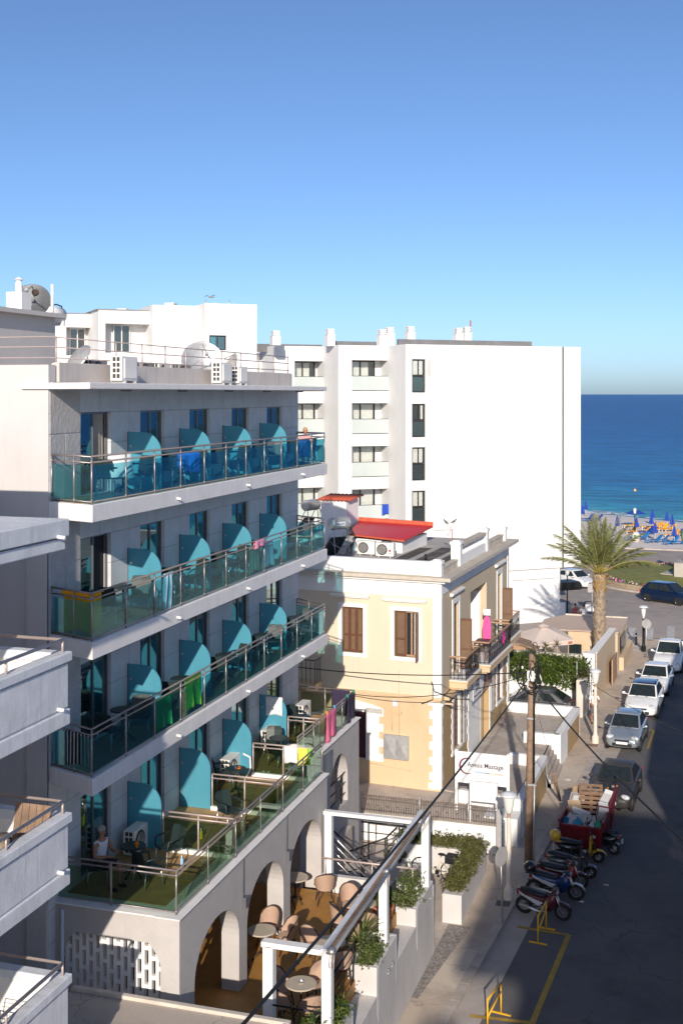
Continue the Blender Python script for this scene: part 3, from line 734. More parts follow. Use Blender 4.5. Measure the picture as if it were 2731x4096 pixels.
# ---------------------------------------------------------------- the hotel with turquoise screens
HX = -13.95; FL = [14.13, 11.21, 8.31, 5.25]
FN = ['top', 'third', 'second', 'first']
H = T('hotel_building', 'grey clad hotel with turquoise screens and glass railings on four balcony floors', 'building', (-14, 31, 0))
XF = frame((HX, 0), (0, 1), (1, 0))
DOORS = [(24.6,26.05),(27.6,29.0),(30.6,32.0),(33.65,35.05),(36.62,38.08)]
ops = [(a, b, z+.02, z+1.94) for z in FL for a, b in DOORS]
mb = MB(); mb.X = XF; wall_open(mb, 23.2, 39.7, 0, 16.6, ops, .2)
mb.X = None; mb.box(-30, 23.5, 0, HX-.2, 39.5, 16.6); mb.quad((HX-.2,39.7,0),(HX,39.7,0),(HX,39.7,16.6),(HX-.2,39.7,16.6))
mb.mi = 1; mb.box(-30, 39.5, 0, HX-.001, 39.7, 16.62)
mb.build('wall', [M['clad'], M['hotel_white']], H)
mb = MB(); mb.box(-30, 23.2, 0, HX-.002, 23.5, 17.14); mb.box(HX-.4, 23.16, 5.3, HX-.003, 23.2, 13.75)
mb.build('side_wall', M['hotel_white'], H)
# rock-faced panels beside the first doors
mb = MB()
for z in FL[:3]:
    for k in range(3):
        a = z + .02 + k*.73; b = a + .71
        if k == 2: b = z + 2.42
        for y0, y1 in ((23.24,23.88),(23.9,24.55)) if k == 1 else ((23.24,24.55),): mb.box(HX, y0, a, HX+.02, y1, b)
mb.build('stone_panel', M['cladtex'], H, bevel=.01)
curts = {0:[(.62,.72),(.85,.95)],1:[(.0,.2)],2:[(.5,.7)],3:[(.0,.16),(.8,.95)],4:[(.3,.42)]}
ci = 0
for fi, z in enumerate(FL):
    for di, (a, b) in enumerate(DOORS):
        cv = [curts[(ci*2+fi) % 5]][0] if (fi, di) != (0, 0) else [(.55,.98)]
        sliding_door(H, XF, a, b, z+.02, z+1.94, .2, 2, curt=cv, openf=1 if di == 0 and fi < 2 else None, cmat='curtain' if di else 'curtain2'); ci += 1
# roof: cornice, parapet, deck, penthouse, rail
mb = MB(); mb.prism([(-14.6,23.12),(HX,23.12),(-12.6,22.6),(-12.6,38.8),(HX,39.75),(-14.6,39.75)], 16.6, 16.74); mb.build('roof_slab', M['slab'], H, bevel=.015)
mb = MB(); mb.box(-14.1,23.56,16.74,-13.9,38.95,17.2); mb.box(-30,38.75,16.74,-14.1,38.95,17.2); mb.build('parapet', M['parapet'], H, bevel=.02)
mb = MB(); mb.box(-13.9,23.22,16.74,-13.86,24.5,16.76); mb.box(-30,23.5,16.62,-14.1,38.75,16.8); mb.build('roof_deck', M['roofconc'], H)
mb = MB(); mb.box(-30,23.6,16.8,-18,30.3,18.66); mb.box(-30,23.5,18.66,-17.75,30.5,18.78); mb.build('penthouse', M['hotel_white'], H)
mb = MB(); mb.box(-18.02,24.2,16.95,-17.97,24.9,17.35); mb.box(-18.02,25.1,16.95,-17.97,25.4,17.35); mb.build('window', M['car_glass'], H)
mb = MB(); ys = [23.6,26.4,27.8,29.15,30.45,31.6,33.,34.5,36.,37.4,38.8]
for h in (17.76,17.54,17.3): mb.tube([(-26,23.3,h),(-14,23.3,h),(-14,38.85,h)], .016, 6)
for y in ys: mb.tube([(-14,y,17.1),(-14,y,17.78)], .02, 6)
for x in (-16.2,-18.4,-20.6): mb.tube([(x,23.3,17.1),(x,23.3,17.78)], .02, 6)
mb.build('roof_railing', M['railpale'], H)
for y in (25.2,28.3,31.4,34.4,37.4):
    mb = MB(); mb.lathe([(0,16.6),(.13,16.6),(.13,16.56),(.09,16.55),(0,16.55)], (-13.1,y,0), 14); mb.build('downlight', M['acgrey'], H)
# balconies
SH = [15.55, 12.65, 9.77, 6.83]
DIV = [26.9, 29.92, 32.93, 35.97]
def screen(y, z0, zt, x1=-13.03):
    mb = MB(); x0 = HX+.02; w_ = .5; hh = .52; pts = [(x0,y,z0),(x1,y,z0),(x1,y,zt-hh)]
    for k in range(1, 13):
        a = R(90*k/12); pts.append((x1 - w_*(1-math.cos(a)), y, zt - hh + hh*math.sin(a)))
    pts.append((x0,y,zt)); mb.extr(pts, (0,.045,0)); ob = mb.build('privacy_screen', M['screen'], H)
    mb = MB()
    for q in (.25,.75): mb.lathe([(0,-.012),(.03,-.012),(.03,.06),(0,.06)], (HX+.10,y,z0+(zt-z0)*q), 10, 'y')
    mb.build('fixing', M['steel'], ob)
    mb = MB(); mb.box(HX,y-.006,z0,HX+.03,y+.051,zt+.01); mb.build('screen_post', M['grey_frame'], ob)
for fi, z in enumerate(FL[:3]):
    mb = MB(); mb.prism([(HX,23.2),(-12.6,22.71),(-12.6,38.85),(HX,39.65)], z-.37, z); sl_ = mb.build('balcony_slab', M['slab'], H, bevel=.012)
    mb = MB(); mb.prism([(HX+.01,23.3),(-12.8,22.9),(-12.8,38.75),(HX+.01,39.5)], z, z+.012); mb.build('floor_tiling', M['balc_tile'], sl_)
    for y in (26.9,31.5,36.2):
        mb = MB(); mb.tube([(-12.6,y,z-.2),(-12.48,y,z-.22)], .035, 8); mb.build('drain_spout', M['trim'], H)
    pts = [(HX+.03,23.28),(-12.68,22.82),(-12.68,38.78),(HX+.03,39.52)]
    railing(H, pts, z, [.75] + [1.43 + 1.45*k for k in range(1, 11)] + [18.1])
    for y in DIV: screen(y, z+.012, SH[fi])
# first-floor terrace above the arcade
TZ = FL[3]
mb = MB(); mb.prism([(HX,23.95),(-11.4,23.95),(-11.4,33.5),(-12.25,33.5),(-12.25,39.5),(HX,39.5)], TZ-.25, TZ-.03); tb = mb.build('terrace_slab', M['slab'], H)
mb = MB(); mb.prism([(HX,24.0),(-11.05,24.0),(-11.05,33.6),(-11.95,33.6),(-11.95,39.85),(HX,39.85)], TZ-.03, TZ-.012); mb.build('floor_tiling', M['terrace_tile'], tb)
XA = frame((-10.95, 0), (0, 1), (1, 0))
mb = MB(); mb.X = XA; arch_wall(mb, 23.53, 33.75, 2.06, TZ-.03, [(24.28,26.88,3.42,4.43,0),(27.39,29.99,3.42,4.43,0),(30.52,33.2,3.42,4.43,0)], .46)
mb.X = frame((-11.8, 0), (0, 1), (1, 0)); arch_wall(mb, 33.76, 39.95, 0, TZ-.03, [(36.7,38.62,3.55,4.6,2.8)], .45)
aw = mb.build('arcade_wall', M['stucco'], H)
mb = MB(); mb.X = frame((0, 23.5), (1, 0), (0, -1)); arch_wall(mb, -14.3, -10.951, 1.0, TZ-.031, [(-13.95,-11.22,3.3,5.1,0)], .42, clip=4.62); mb.build('arcade_wall', M['stucco'], H)
mb = MB(); mb.box(-11.5,23.4,TZ-.03,-10.9,33.82,TZ+.0); mb.box(-14.3,23.42,TZ-.03,-11.5,23.95,TZ+.002); mb.box(-12.3,33.82,TZ-.03,-11.74,40.0,TZ+.001); mb.build('coping', M['slab'], H, bevel=.01)
# breeze-block screen in the side arch
mb = MB(); x = -13.95; i = 0
while x < -11.2:
    mb.box(x, 23.62, 2.4, x+.075, 23.74, 4.9)
    z = 2.5 + (.0 if i % 2 else .21)
    while z < 4.9: mb.box(x+.075, 23.63, z, x+.17, 23.73, z+.09); z += .42
    x += .17; i += 1
mb.build('breeze_block_screen', M['white'], H)
mb = MB(); mb.box(-14.2,23.5,0,-13.96,39.4,TZ-.04); mb.build('ground_floor_wall', M['hotel_white'], H)
for y in (27.15, 30.25):
    mb = MB(); mb.box(-10.95,y-.1,4.0,-10.84,y+.1,4.25); mb.tube([(-10.92,y-.08,4.25),(-10.92,y-.08,5.2)], .012, 5); mb.build('wall_lamp', M['grey_frame'], H, bevel=.01)
railing(H, [(HX-.3,23.62),(-11.08,23.62),(-11.08,33.66)], TZ, [1.6] + [3.2 + 1.66*k for k in range(1, 6)], n_rails=(.95,.84), top=.78, glass='glass2')
railing(H, [(-11.93,33.9),(-11.93,39.83),(HX,39.83)], TZ, [1.5,3.,4.5,7.], n_rails=(.95,.84), top=.78, glass='glass2')
for k, y in enumerate(DIV):
    x1 = -11.1 if y < 33.6 else -11.95
    railing(H, [(-12.98,y+.02),(x1,y+.02)], TZ, [(x1+12.98)*.5], n_rails=(.95,.84), top=.78, name='partition_railing', metal='railpale', glass='glass2')
    mb = MB(); mb.box(-13.0,y-.05,TZ-.012,x1,y+.09,TZ+.09); mb.build('partition_kerb', M['slab'], H)
    screen(y, TZ, SH[3])
# arch railing of the entrance
mb = MB()
for h in (3.05, 3.4, 3.75): mb.tube([(-11.9,36.7,h),(-11.9,38.62,h)], .022, 6)
mb.tube([(-11.9,38.2,2.8),(-11.9,38.2,3.75)], .025, 6); mb.build('arch_railing', M['black_metal'], H)
# things on the hotel roof
RZ = 16.74
for k, (px_, lab) in enumerate((((650,563),'large white condenser on the hotel roof ledge, alone at the left'),((1160,565),'large white condenser on the hotel roof ledge, left of a touching pair'),((1250,570),'white condenser half hidden at the right of a pair on the roof ledge'))):
    p = onX('R1', px_[0], px_[1], -13.5)
    ac_unit((-13.5, p.y, RZ), R(90), lab, 'condensers on the hotel roof ledge', k=1.0 if k < 2 else .85, fan=False)
for k, px_ in enumerate((500, 660, 745, 840, 945, 1090)):
    p = onX('R1', px_, 470, -16.5)
    ac_unit((-16.5, p.y, 16.8), R(90), ['leftmost low condenser behind the hotel roof rail','second low condenser from the left behind the roof rail','third low condenser from the left behind the roof rail','low condenser just right of the middle of the roof rail','low condenser left of the big grey roof dish','low condenser under the brown roof dish'][k], 'condensers behind the hotel roof rail', grey=k % 2 == 0)
p = onX('R1', 410, 460, -16.5); dish((-16.5,p.y,16.8), R(150), R(35), .45, 'small pale dish at the left end of the hotel roof rail', M['galv'], h=.65)
p = onX('R1', 1062, 475, -16); dish((-16,p.y,16.8), R(35), R(-20), .72, 'big grey satellite dish near the right end of the hotel roof', M['galv'], h=.75)
p = onX('R1', 1190, 475, -16.2); dish((-16.2,p.y,16.8), R(-50), R(-25), .62, 'brown mesh satellite dish right of the big grey dish', M['parapet'], h=.55)
# on the penthouse roof
p = onX('R1', 100, 195, -19)
t = T('chimney', 'white square chimney with a capped flue on the roof at far left', 'chimney', (-19, p.y, 18.78))
mb = MB(); mb.box(-.25,-.25,0,.25,.25,.62); mb.build('stack', M['white'], t, local=True)
mb = MB(); mb.lathe([(.1,.62),(.1,.88),(.08,.9),(.08,.98)], n=12); mb.lathe([(.15,.98),(.02,1.06),(0,1.06)], n=12); mb.build('flue', M['white'], t, local=True)
p = onX('R1', 160, 195, -20); dish((-20,p.y,18.78), R(20), R(-28), .62, 'dark grey satellite dish behind the white chimney', M['darkdish'], h=.55, emblem=True)
p = onX('R1', 280, 200, -21)
t = T('water_tank', 'white horizontal water tank on the roof right of the chimney', 'water tank', (-21, p.y, 18.78))
mb = MB(); mb.lathe([(0,-.5),(.2,-.48),(.27,-.42),(.27,.42),(.2,.48),(0,.5)], (0,0,.35), 18, 'y'); mb.build('tank', M['white'], t, local=True, smooth=True)
for s in (-.3,.3):
    mb = MB(); mb.box(-.24,s-.05,0,.24,s+.05,.16); mb.build('cradle', M['white'], t, local=True)
mb = MB(); mb.tube([(-.1,-.5,.3),(-.2,-.9,.1),(-.1,-1.2,.0)], .03, 6); mb.tube([(.05,-.3,.63),(.05,.1,.7),(.05,.45,.66),(.05,.52,.4)], .025, 6); mb.build('pipe', M['plastic_green'], t, local=True)
p = onX('R1', 275, 210, -18.4); a = onX('R1', 272, 48, -18.4)
mb = MB(); mb.tube([(-18.4,p.y,18.78),(-18.4,p.y,a.z)], .045, 8); tag(mb.build('roof_mast', M['trim']), 'plain white vertical mast on the roof before the water tank', 'mast')
# ---------------------------------------------------------------- left-hand apartment building: solid parapet balconies
mb = MB(); mb.box(-14.45,23.12,0,HX-.003,23.2,13.7); mb.build('corner_pier', M['hotel_white'], H)
mb = MB(); mb.tube([(-13.75,23.44,2),(-13.75,23.44,5.1)], .04, 8); mb.build('downpipe', M['concrete_paint'], H)
A = T('apartment_building', 'pale grey balcony building in the left foreground with solid board-marked parapets', 'building', (-13, 10, 0))
XL = -11.0
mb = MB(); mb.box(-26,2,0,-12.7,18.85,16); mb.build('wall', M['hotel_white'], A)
def parapet_block(zt, zface, zbot, nm):
    ob = None
    mb = MB()
    mb.box(XL-.14, 2, zface+.05, XL, 18.96, zt-.20)                     # board-marked face
    mb.box(-12.7, 18.84, zface+.05, XL-.14, 18.96, zt-.20)
    mb.box(XL-.2, 2, zt-.17, XL+.05, 19.02, zt); mb.box(-12.7, 18.78, zt-.17, XL-.2, 19.02, zt)  # lip
    mb.box(-12.7, 2, zbot, XL+.02, 19.0, zface+.02)                      # slab
    mb.box(XL-.15, 2, zface+.02, XL-.02, 18.93, zface+.06); mb.box(XL-.16, 2, zt-.21, XL-.03, 18.93, zt-.16)
    return mb.build(nm, M['concrete_paint'], A, bevel=.03)
for zt, zf, zb, rz in ((11.9,10.86,10.6,12.12),(9.02,8.0,7.74,9.24),(6.14,5.1,4.84,6.36)):
    parapet_block(zt, zf, zb, 'balcony')
    mb = MB(); mb.tube([(XL-.07,2,rz),(XL-.07,18.88,rz),(-12.7,18.88,rz)], .032, 8)
    for y in (18.88,17.1,15.3,13.5,11.7,9.9): mb.tube([(XL-.07,y,zt-.02),(XL-.07,y,rz)], .024, 6)
    mb.build('handrail', M['railpale'], A)
    mb = MB(); mb.box(-12.68,2.1,zf+.02,XL-.21,18.8,zf+.035); mb.quad((-12.68,18.83,zf+.03),(XL-.15,18.83,zf+.03),(XL-.15,18.83,zt-.18),(-12.68,18.83,zt-.18)); mb.build('floor_finish', M['white'], A)
    mb = MB(); mb.tube([(XL-.05,18.6,zf+.1),(XL+.12,18.62,zf+.08)], .035, 8); mb.build('drain_spout', M['trim'], A)
mb = MB(); mb.box(-13.2,2,13.96,XL,19.0,14.27); mb.box(-13.2,2,13.72,XL-.05,18.95,13.93); mb.build('canopy', M['concrete_paint'], A, bevel=.02)
mb = MB(); mb.tube([(XL-.05,18.6,13.99),(XL+.14,18.62,13.97)], .035, 8); mb.build('drain_spout', M['trim'], A)
# things on its balconies
t = T('folded_lounger', 'brown wooden board leaning in the middle left balcony', 'board', (-11.6,18.55,8.02))
mb = MB(); mb.X = Matrix.Rotation(R(-12), 4, 'X'); 
for k in range(5): mb.box(-.35+.145*k,-.02,.0,-.35+.145*k+.135,.02,1.18)
mb.build('board', M['wood'], t, local=True)
mb = MB(); mb.X = Matrix.Rotation(R(-12), 4, 'X'); mb.box(-.3,.02,.2,.36,.05,.28); mb.box(-.3,.02,.9,.36,.05,.98); mb.build('batten', M['wood'], t, local=True)
lounge = cloth('stripe_cushion', (.55,.45,.30), tint=(.25,.22,.15))
t = T('deck_chair', 'deck chair with a striped cushion in the middle left balcony', 'chair', (-11.5,17.2,8.02), R(20))
mb = MB(); mb.tube([(-.3,-.5,0),(-.3,.45,.95)], .018, 6); mb.tube([(.3,-.5,0),(.3,.45,.95)], .018, 6); mb.tube([(-.3,.4,0),(-.3,-.3,.6),(.3,-.3,.6),(.3,.4,0)], .018, 6); mb.tube([(-.3,.45,.95),(.3,.45,.95)], .018, 6); mb.build('frame', M['black_metal'], t, local=True)
mb = MB(); mb.smooth = True; mb.loft([[(-.26,y,z),(.26,y,z),(.26,y,z+.07),(-.26,y,z+.07)] for y, z in ((-.4,.42),(-.2,.36),(.0,.4),(.2,.65),(.44,.98))]); mb.build('cushion', lounge, t, local=True)
t = T('drying_rack', 'wire drying rack with a pale towel in the lowest left balcony', 'drying rack', (-11.55,17.2,5.12))
mb = MB(); mb.tube([(-.4,-.5,.0),(-.4,.5,.9),(.4,.5,.9),(.4,-.5,0)], .012, 6); mb.tube([(-.4,.5,0),(-.4,-.5,.9),(.4,-.5,.9),(.4,.5,0)], .012, 6)
for k in range(6): mb.tube([(-.4,-.5+.2*k,.9),(.4,-.5+.2*k,.9)], .006, 5)
mb.build('frame', M['black_metal'], t, local=True)
drape('beach_towel', 'cream striped towel over the rack in the lowest left balcony', 'towel', (-11.95,16.6,6.03), (-11.95,17.1,6.03), .5, cloth('cream', (.66,.55,.42), tint=(.5,.36,.25)), back=.3)
# ---------------------------------------------------------------- flat roof in the near foreground
FR = T('flat_roof_annex', 'low flat roofed annex with stained screed in the bottom left foreground', 'building', (-11, 18, 0))
mb = MB(); mb.box(-12.95,9,0,-8.15,22.5,3.72); mb.build('wall', M['white'], FR)
mb = MB(); mb.box(-13.0,9,3.72,-8.1,22.62,3.86); mb.build('roof', M['roofconc'], FR, bevel=.015)
mb = MB(); mb.box(-13.0,22.5,3.86,-8.1,22.63,3.94); mb.box(-8.22,9,3.86,-8.09,22.5,3.935); mb.build('roof_edge', M['rust_edge'], FR, bevel=.012)
M['upstand'] = pm('grey_upstand', (.17,.17,.175), .9, var=.15, sc=2)
# ---------------------------------------------------------------- white sea-front block
WO = Vector((-19.2, 82, 0)); WD = Vector((.776, .631, 0)).normalized(); WN = Vector((WD.y, -WD.x, 0))
def wx(dd): return frame(WO - WN * dd, WD, WN)
B = T('white_apartment_block', 'tall white sea-front block with a blank end wall and stacked balconies', 'building', tuple(WO + WD*5 - WN*8))
ZT = 19.95; ZB = 3.72
win = [(-1.21,-.17,16.58,18.92),(-1.21,-.17,13.46,15.8),(-1.21,-.17,10.43,12.76),(-1.21,-.17,7.4,9.72)]
mb = MB(); mb.X = wx(0); wall_open(mb, -1.72, 10.98, ZB, ZT, win, .22); wall_open(mb, 11.06, 12.55, ZB, ZT, [], .1)
mb.box(-1.715,.22,ZB+.01,12.54,14,ZT-.02); mb.box(-1.72,.0,ZB,-1.71,14,ZT); mb.box(12.54,0,ZB,12.55,14,ZT); mb.quad((-1.72,0,ZT),(12.55,0,ZT),(12.55,14,ZT),(-1.72,14,ZT)); mb.quad((-1.72,0,ZB),(12.55,0,ZB),(12.55,14,ZB),(-1.72,14,ZB))
rec1 = []; 
for k in range(5):
    z1 = 18.9 - 3.07*k; rec1.append((-4.55,-1.45,z1-2.17,z1))
mb.X = wx(3.); wall_open(mb, -5.55, -1.4, 0, ZT, rec1, 1.25); mb.box(-5.54,1.25,0,-1.0,12,ZT-.02); mb.box(-5.55,0,0,-5.54,12,ZT); mb.quad((-5.55,0,ZT),(-1.4,0,ZT),(-1.4,12,ZT),(-5.55,12,ZT)); mb.box(-4.62,-.1,0,-4.55,-.002,ZT-.4); mb.box(-5.0,-.06,0,-4.93,-.002,ZT-.1)
rec2 = [(-7.75,-5.06,a-2.17-.02,a-.02) for _,_,_,a in rec1]
mb.X = wx(6.); wall_open(mb, -9.3, -4.4, 0, ZT, rec2, 1.25); mb.box(-9.29,1.25,0,-4.4,10,ZT-.02); mb.box(-9.3,0,0,-9.29,10,ZT); mb.quad((-9.3,0,ZT),(-4.4,0,ZT),(-4.4,10,ZT),(-9.3,10,ZT))
mb.X = wx(9.); mb.box(-24,0,0,-9.0,10,19.5)
mb.X = None; mb.build('wall', M['block_white'], B)
mb = MB(); mb.X = wx(0); mb.box(10.96,-.012,ZB,11.07,.2,ZT-.01); mb.build('expansion_joint', M['room'], B)
mb = MB(); mb.X = wx(1.6); mb.box(-1.5,0,ZT,9.35,.3,20.38); mb.X = wx(4.6); mb.box(-5.2,0,ZT,-1.5,.3,20.3); mb.X = wx(7.6); mb.box(-12.5,0,ZT-.4,-5.,.3,20.15); mb.build('roof_upstand', M['upstand'], B)
for k, (a, b, c, d) in enumerate(win):
    m_ = (c+d)/2 + .02
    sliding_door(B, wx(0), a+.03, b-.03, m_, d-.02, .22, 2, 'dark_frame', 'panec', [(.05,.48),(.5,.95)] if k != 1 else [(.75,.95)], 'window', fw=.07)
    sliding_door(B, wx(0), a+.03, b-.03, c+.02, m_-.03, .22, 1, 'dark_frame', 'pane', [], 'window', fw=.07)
    mb = MB(); mb.X = wx(0); mb.box(a-.05,-.05,c-.06,b+.05,.1,c); mb.build('window_sill', M['trim'], B)
for dd, recs in ((3., rec1), (6., rec2)):
    X_ = wx(dd + 1.0)
    for k, (a, b, c, d) in enumerate(recs[:4]):
        w1 = a + (b-a)*.74
        sliding_door(B, X_, a+.02, w1, c+.02, d-.02, .245, 2, 'dark_frame', 'panec', [(.02,.48),(.52,.98 if k != 0 else .8)], 'window', fw=.07)
        mb = MB(); mb.X = wx(dd); mb.box(a-.02,-.06,c+.02,b-.04,-.035,c+1.02); g = mb.build('parapet_glass', M['frost'], B)
        mb = MB(); mb.X = wx(dd); mb.box(a-.04,-.075,c-.01,b,-.03,c+.02); mb.box(a-.04,-.075,c+1.02,b,-.03,c+1.05); mb.box(b-.04,-.075,c+.02,b,-.03,c+1.02); mb.build('parapet_frame', M['dark_frame'], B)
        mb = MB(); mb.X = wx(dd); mb.tube([((a+b)/2,.02,c-.35),((a+b)/2+.03,-.12,c-.42)], .04, 6); mb.build('drain_spout', M['trim'], B)
mb = MB(); mb.X = wx(0); mb.box(-.02,-.004,17.75,.22,.01,18.9); mb.build('plaster_patch', M['parapet'], B)
# ground floor under the overhang
mb = MB(); mb.X = wx(.12); mb.box(-2,0,-.15,10.84,8,3.66); mb.box(10.84,2.6,-.15,12.4,8,3.66); mb.build('ground_floor_wall', M['block_white'], B)
mb = MB(); mb.X = wx(0); mb.box(-2,-.25,-.15,11.07,.12,1.17); mb.box(6.8,-.02,3.0,10.7,.12,3.0+.01); mb.build('plinth', M['block_white'], B)
mb = MB(); mb.X = wx(0); mb.box(8.,.06,1.17,8.12,.12,3.66); mb.build('pilaster', M['block_white'], B)
mb = MB(); mb.X = wx(2.6); mb.box(11.,-.02,0,12.3,.12,3.4); mb.build('glazing', M['car_glass'], B)
mb = MB(); mb.X = wx(0); mb.box(10.87,-.1,2.02,12.42,1.2,2.62); mb.build('awning', M['black_metal'], B)
# the blue towel on its parapet
o = WO - WN*3.1; p0 = wx(3.) @ Vector((-2.22,-.08,rec1[3][2]+1.06)); p1 = wx(3.) @ Vector((-1.48,-.08,rec1[3][2]+1.06))
drape('beach_towel', 'plain blue towel over the lowest balcony parapet of the white block', 'towel', p0, p1, .78, cloth('royal', (.02,.07,.42)), out=WN, back=.2, waves=2)
# ventilation stacks along its roof
vs_ = [(-9.9,20.0,20.9),(-5.8,20.2,21.2),(-1.75,20.4,21.25),(-1.15,20.4,21.5),(.5,20.4,21.65),(4.45,20.5,21.6),(5.15,20.5,21.75)]
for k, (u, a, b) in enumerate(vs_):
    p = wx(4.) @ Vector((u, 0, 0))
    t = T('vent_stack', ['leftmost white vent stack on the sea-front block, standing alone','second lone white vent stack from the left on the sea-front block','smaller left stack of the close pair mid roof','larger right stack of the close pair mid roof','lone vent stack between the two pairs on the white roof','left vent stack of the pair at the right end of the white roof','vent stack with a thin rusty pipe at the right end of the roof'][k], 'chimney', (p.x, p.y, 19.9), math.atan2(WD.y, WD.x), 'vent stacks on the white block')
    h = b - 19.9; w_ = .3
    mb = MB(); mb.box(-w_,-w_,0,w_,w_,h*.62); mb.box(-w_-.02,-w_-.02,h*.60,w_+.02,w_+.02,h*.64); mb.build('shaft', M['block_white'], t, local=True)
    mb = MB()
    for q in range(3): mb.box(-w_*.85,-w_*.85,h*.68+q*.13,w_*.85,w_*.85,h*.68+q*.13+.085)
    mb.box(-w_*.6,-w_*.6,h*.62,w_*.6,w_*.6,h*.68+.3); mb.build('cowl', M['block_white'], t, local=True)
    if k == 6:
        mb = MB(); mb.tube([(.35,0,0),(.35,0,h+.25)], .05, 6); mb.build('pipe', M['redtile'], t, local=True)
# ---------------------------------------------------------------- higher white wing behind the hotel roof
UO = WO + WN * 8
def ux(dd): return frame(WO + WN*8 - WN*dd, WD, WN)
U = T('white_upper_wing', 'white stepped upper wing with two loggias behind the hotel roof', 'building', tuple(UO - WD*20 - WN*5))
mb = MB(); mb.X = ux(0); wall_open(mb, -18.28, -15.1, 0, 21.78, [(-18.0,-16.97,19.05,19.92)], .25)
mb.box(-18.27,.25,0,-15.11,10,21.77); mb.box(-15.11,0,0,-15.1,10,21.78); mb.box(-18.28,0,0,-18.27,6,21.78); mb.quad((-18.28,0,21.78),(-15.1,0,21.78),(-15.1,10,21.78),(-18.28,10,21.78))
mb.X = ux(1.6); mb.box(-21.0,0,0,-17.6,9,21.72)
mb.X = ux(2.4); wall_open(mb, -24.0, -20.5, 0, 21.4, [(-23.6,-20.75,18.9,20.62)], 1.1); mb.box(-23.99,1.1,0,-20.3,9,21.39); mb.box(-24,0,0,-23.99,9,21.4); mb.quad((-24,0,21.4),(-20.5,0,21.4),(-20.5,9,21.4),(-24,9,21.4))
mb.X = ux(5.); wall_open(mb, -26.5, -22.9, 0, 21.3, [(-25.45,-23.55,18.8,20.5)], 1.1); mb.box(-26.49,1.1,0,-22.9,9,21.29); mb.box(-26.5,0,0,-26.49,9,21.3); mb.quad((-26.5,0,21.3),(-22.9,0,21.3),(-22.9,9,21.3),(-26.5,9,21.3))
mb.X = None; mb.build('wall', M['block_white'], U)
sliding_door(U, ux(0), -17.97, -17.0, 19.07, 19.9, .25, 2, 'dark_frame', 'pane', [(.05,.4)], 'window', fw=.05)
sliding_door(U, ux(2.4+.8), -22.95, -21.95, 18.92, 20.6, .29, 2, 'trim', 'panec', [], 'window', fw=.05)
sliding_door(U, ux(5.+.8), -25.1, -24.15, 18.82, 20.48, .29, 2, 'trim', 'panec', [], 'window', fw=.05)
for dd, a, b, z in ((2.4,-24.1,-20.45,21.42),(5.,-26.6,-23.0,21.32)):
    mb = MB(); mb.X = ux(dd-.05); mb.box(a,0,z-.02,b,4,z+.04); mb.build('roof_edge', M['acgrey'], U)
for k, (u, dd, z) in enumerate(((-22.0,5,21.4),(-19.3,4,21.75),(-16.6,4,21.8))):
    p = ux(dd) @ Vector((u, 0, 0)); t = T('roof_vent', ['low white vent above the loggias of the upper wing','middle low vent on the upper wing roof','right low vent on the upper wing beside two thin pipes'][k], 'vent', (p.x, p.y, z-.1), 0, 'low vents on the upper wing')
    mb = MB(); mb.box(-.32,-.3,0,.32,.3,.16); mb.build('base', M['block_white'], t, local=True)
    mb = MB(); mb.box(-.27,-.25,.16,.27,.25,.2); mb.box(-.32,-.3,.22,.32,.3,.27); mb.box(-.27,-.25,.27,.27,.25,.31); mb.box(-.32,-.3,.32,.32,.3,.38); mb.build('cowl', M['block_white'], t, local=True)
mb = MB()
for u in (-17.4,-15.9): 
    p = ux(3) @ Vector((u,0,0)); mb.tube([(p.x,p.y,21.7),(p.x,p.y,22.25)], .035, 6)
mb.build('vent_pipe', M['galv'], U)
VW['S9'] = (1300,3150,.38265); VW['SA'] = (1500,2080,.3699)
# ---------------------------------------------------------------- foliage helpers
def leaves(mb, n, pick, size, rr, up=.3, long=1.8, droop=0.):
    for k in range(n):
        c = pick(rr); s = size * rr.uniform(.6, 1.3)
        ax = Vector((rr.gauss(0,1), rr.gauss(0,1), rr.gauss(0,1)+up)).normalized()
        u = ax.orthogonal().normalized(); v = ax.cross(u); a = rr.uniform(0, 6.28)
        u, v = u*math.cos(a)+v*math.sin(a), -u*math.sin(a)+v*math.cos(a)
        u = u * s * long; v = v * s; n_ = ax * s * .25
        mb.add([c-u, c-v*.7+n_, c+u, c+v*.7+n_], [(0,1,2),(0,2,3)])
def blob_pick(c, r, clumps, rr0):
    cs = []
    for k in range(clumps):
        d = Vector((rr0.gauss(0,1), rr0.gauss(0,1), rr0.gauss(0,1))).normalized() * rr0.uniform(.35,.95)
        cs.append(Vector(c) + Vector((d.x*r[0], d.y*r[1], d.z*r[2])))
    def f(rr):
        q = rr.choice(cs); d = Vector((rr.gauss(0,1), rr.gauss(0,1), rr.gauss(0,1)))
        return q + Vector((d.x*r[0], d.y*r[1], d.z*r[2])) * .22
    return f
def rosette(mb, c, n, L, rr, wide=.035, up=(.2, 1.3), seg=4, curl=.6):
    for k in range(n):
        a = 6.283*k/n*2.618 + rr.uniform(-.2,.2); e = rr.uniform(*up); l = L*rr.uniform(.75,1.1); p = Vector(c); vs = []
        d = Vector((math.cos(a), math.sin(a), 0)); w_ = Vector((-d.y, d.x, 0))
        for j in range(seg+1):
            t = j/seg; ang = e - curl*t*t; q = wide*(1-t)**.7*(.6+.8*t if t < .4 else 1)
            if j: p = p + (d*math.cos(ang) + Vector((0,0,1))*math.sin(ang)) * l/seg
            vs += [p - w_*q, p + w_*q]
        b = len(mb.v); mb.add(vs, [(2*j,2*j+1,2*j+3,2*j+2) for j in range(seg)])
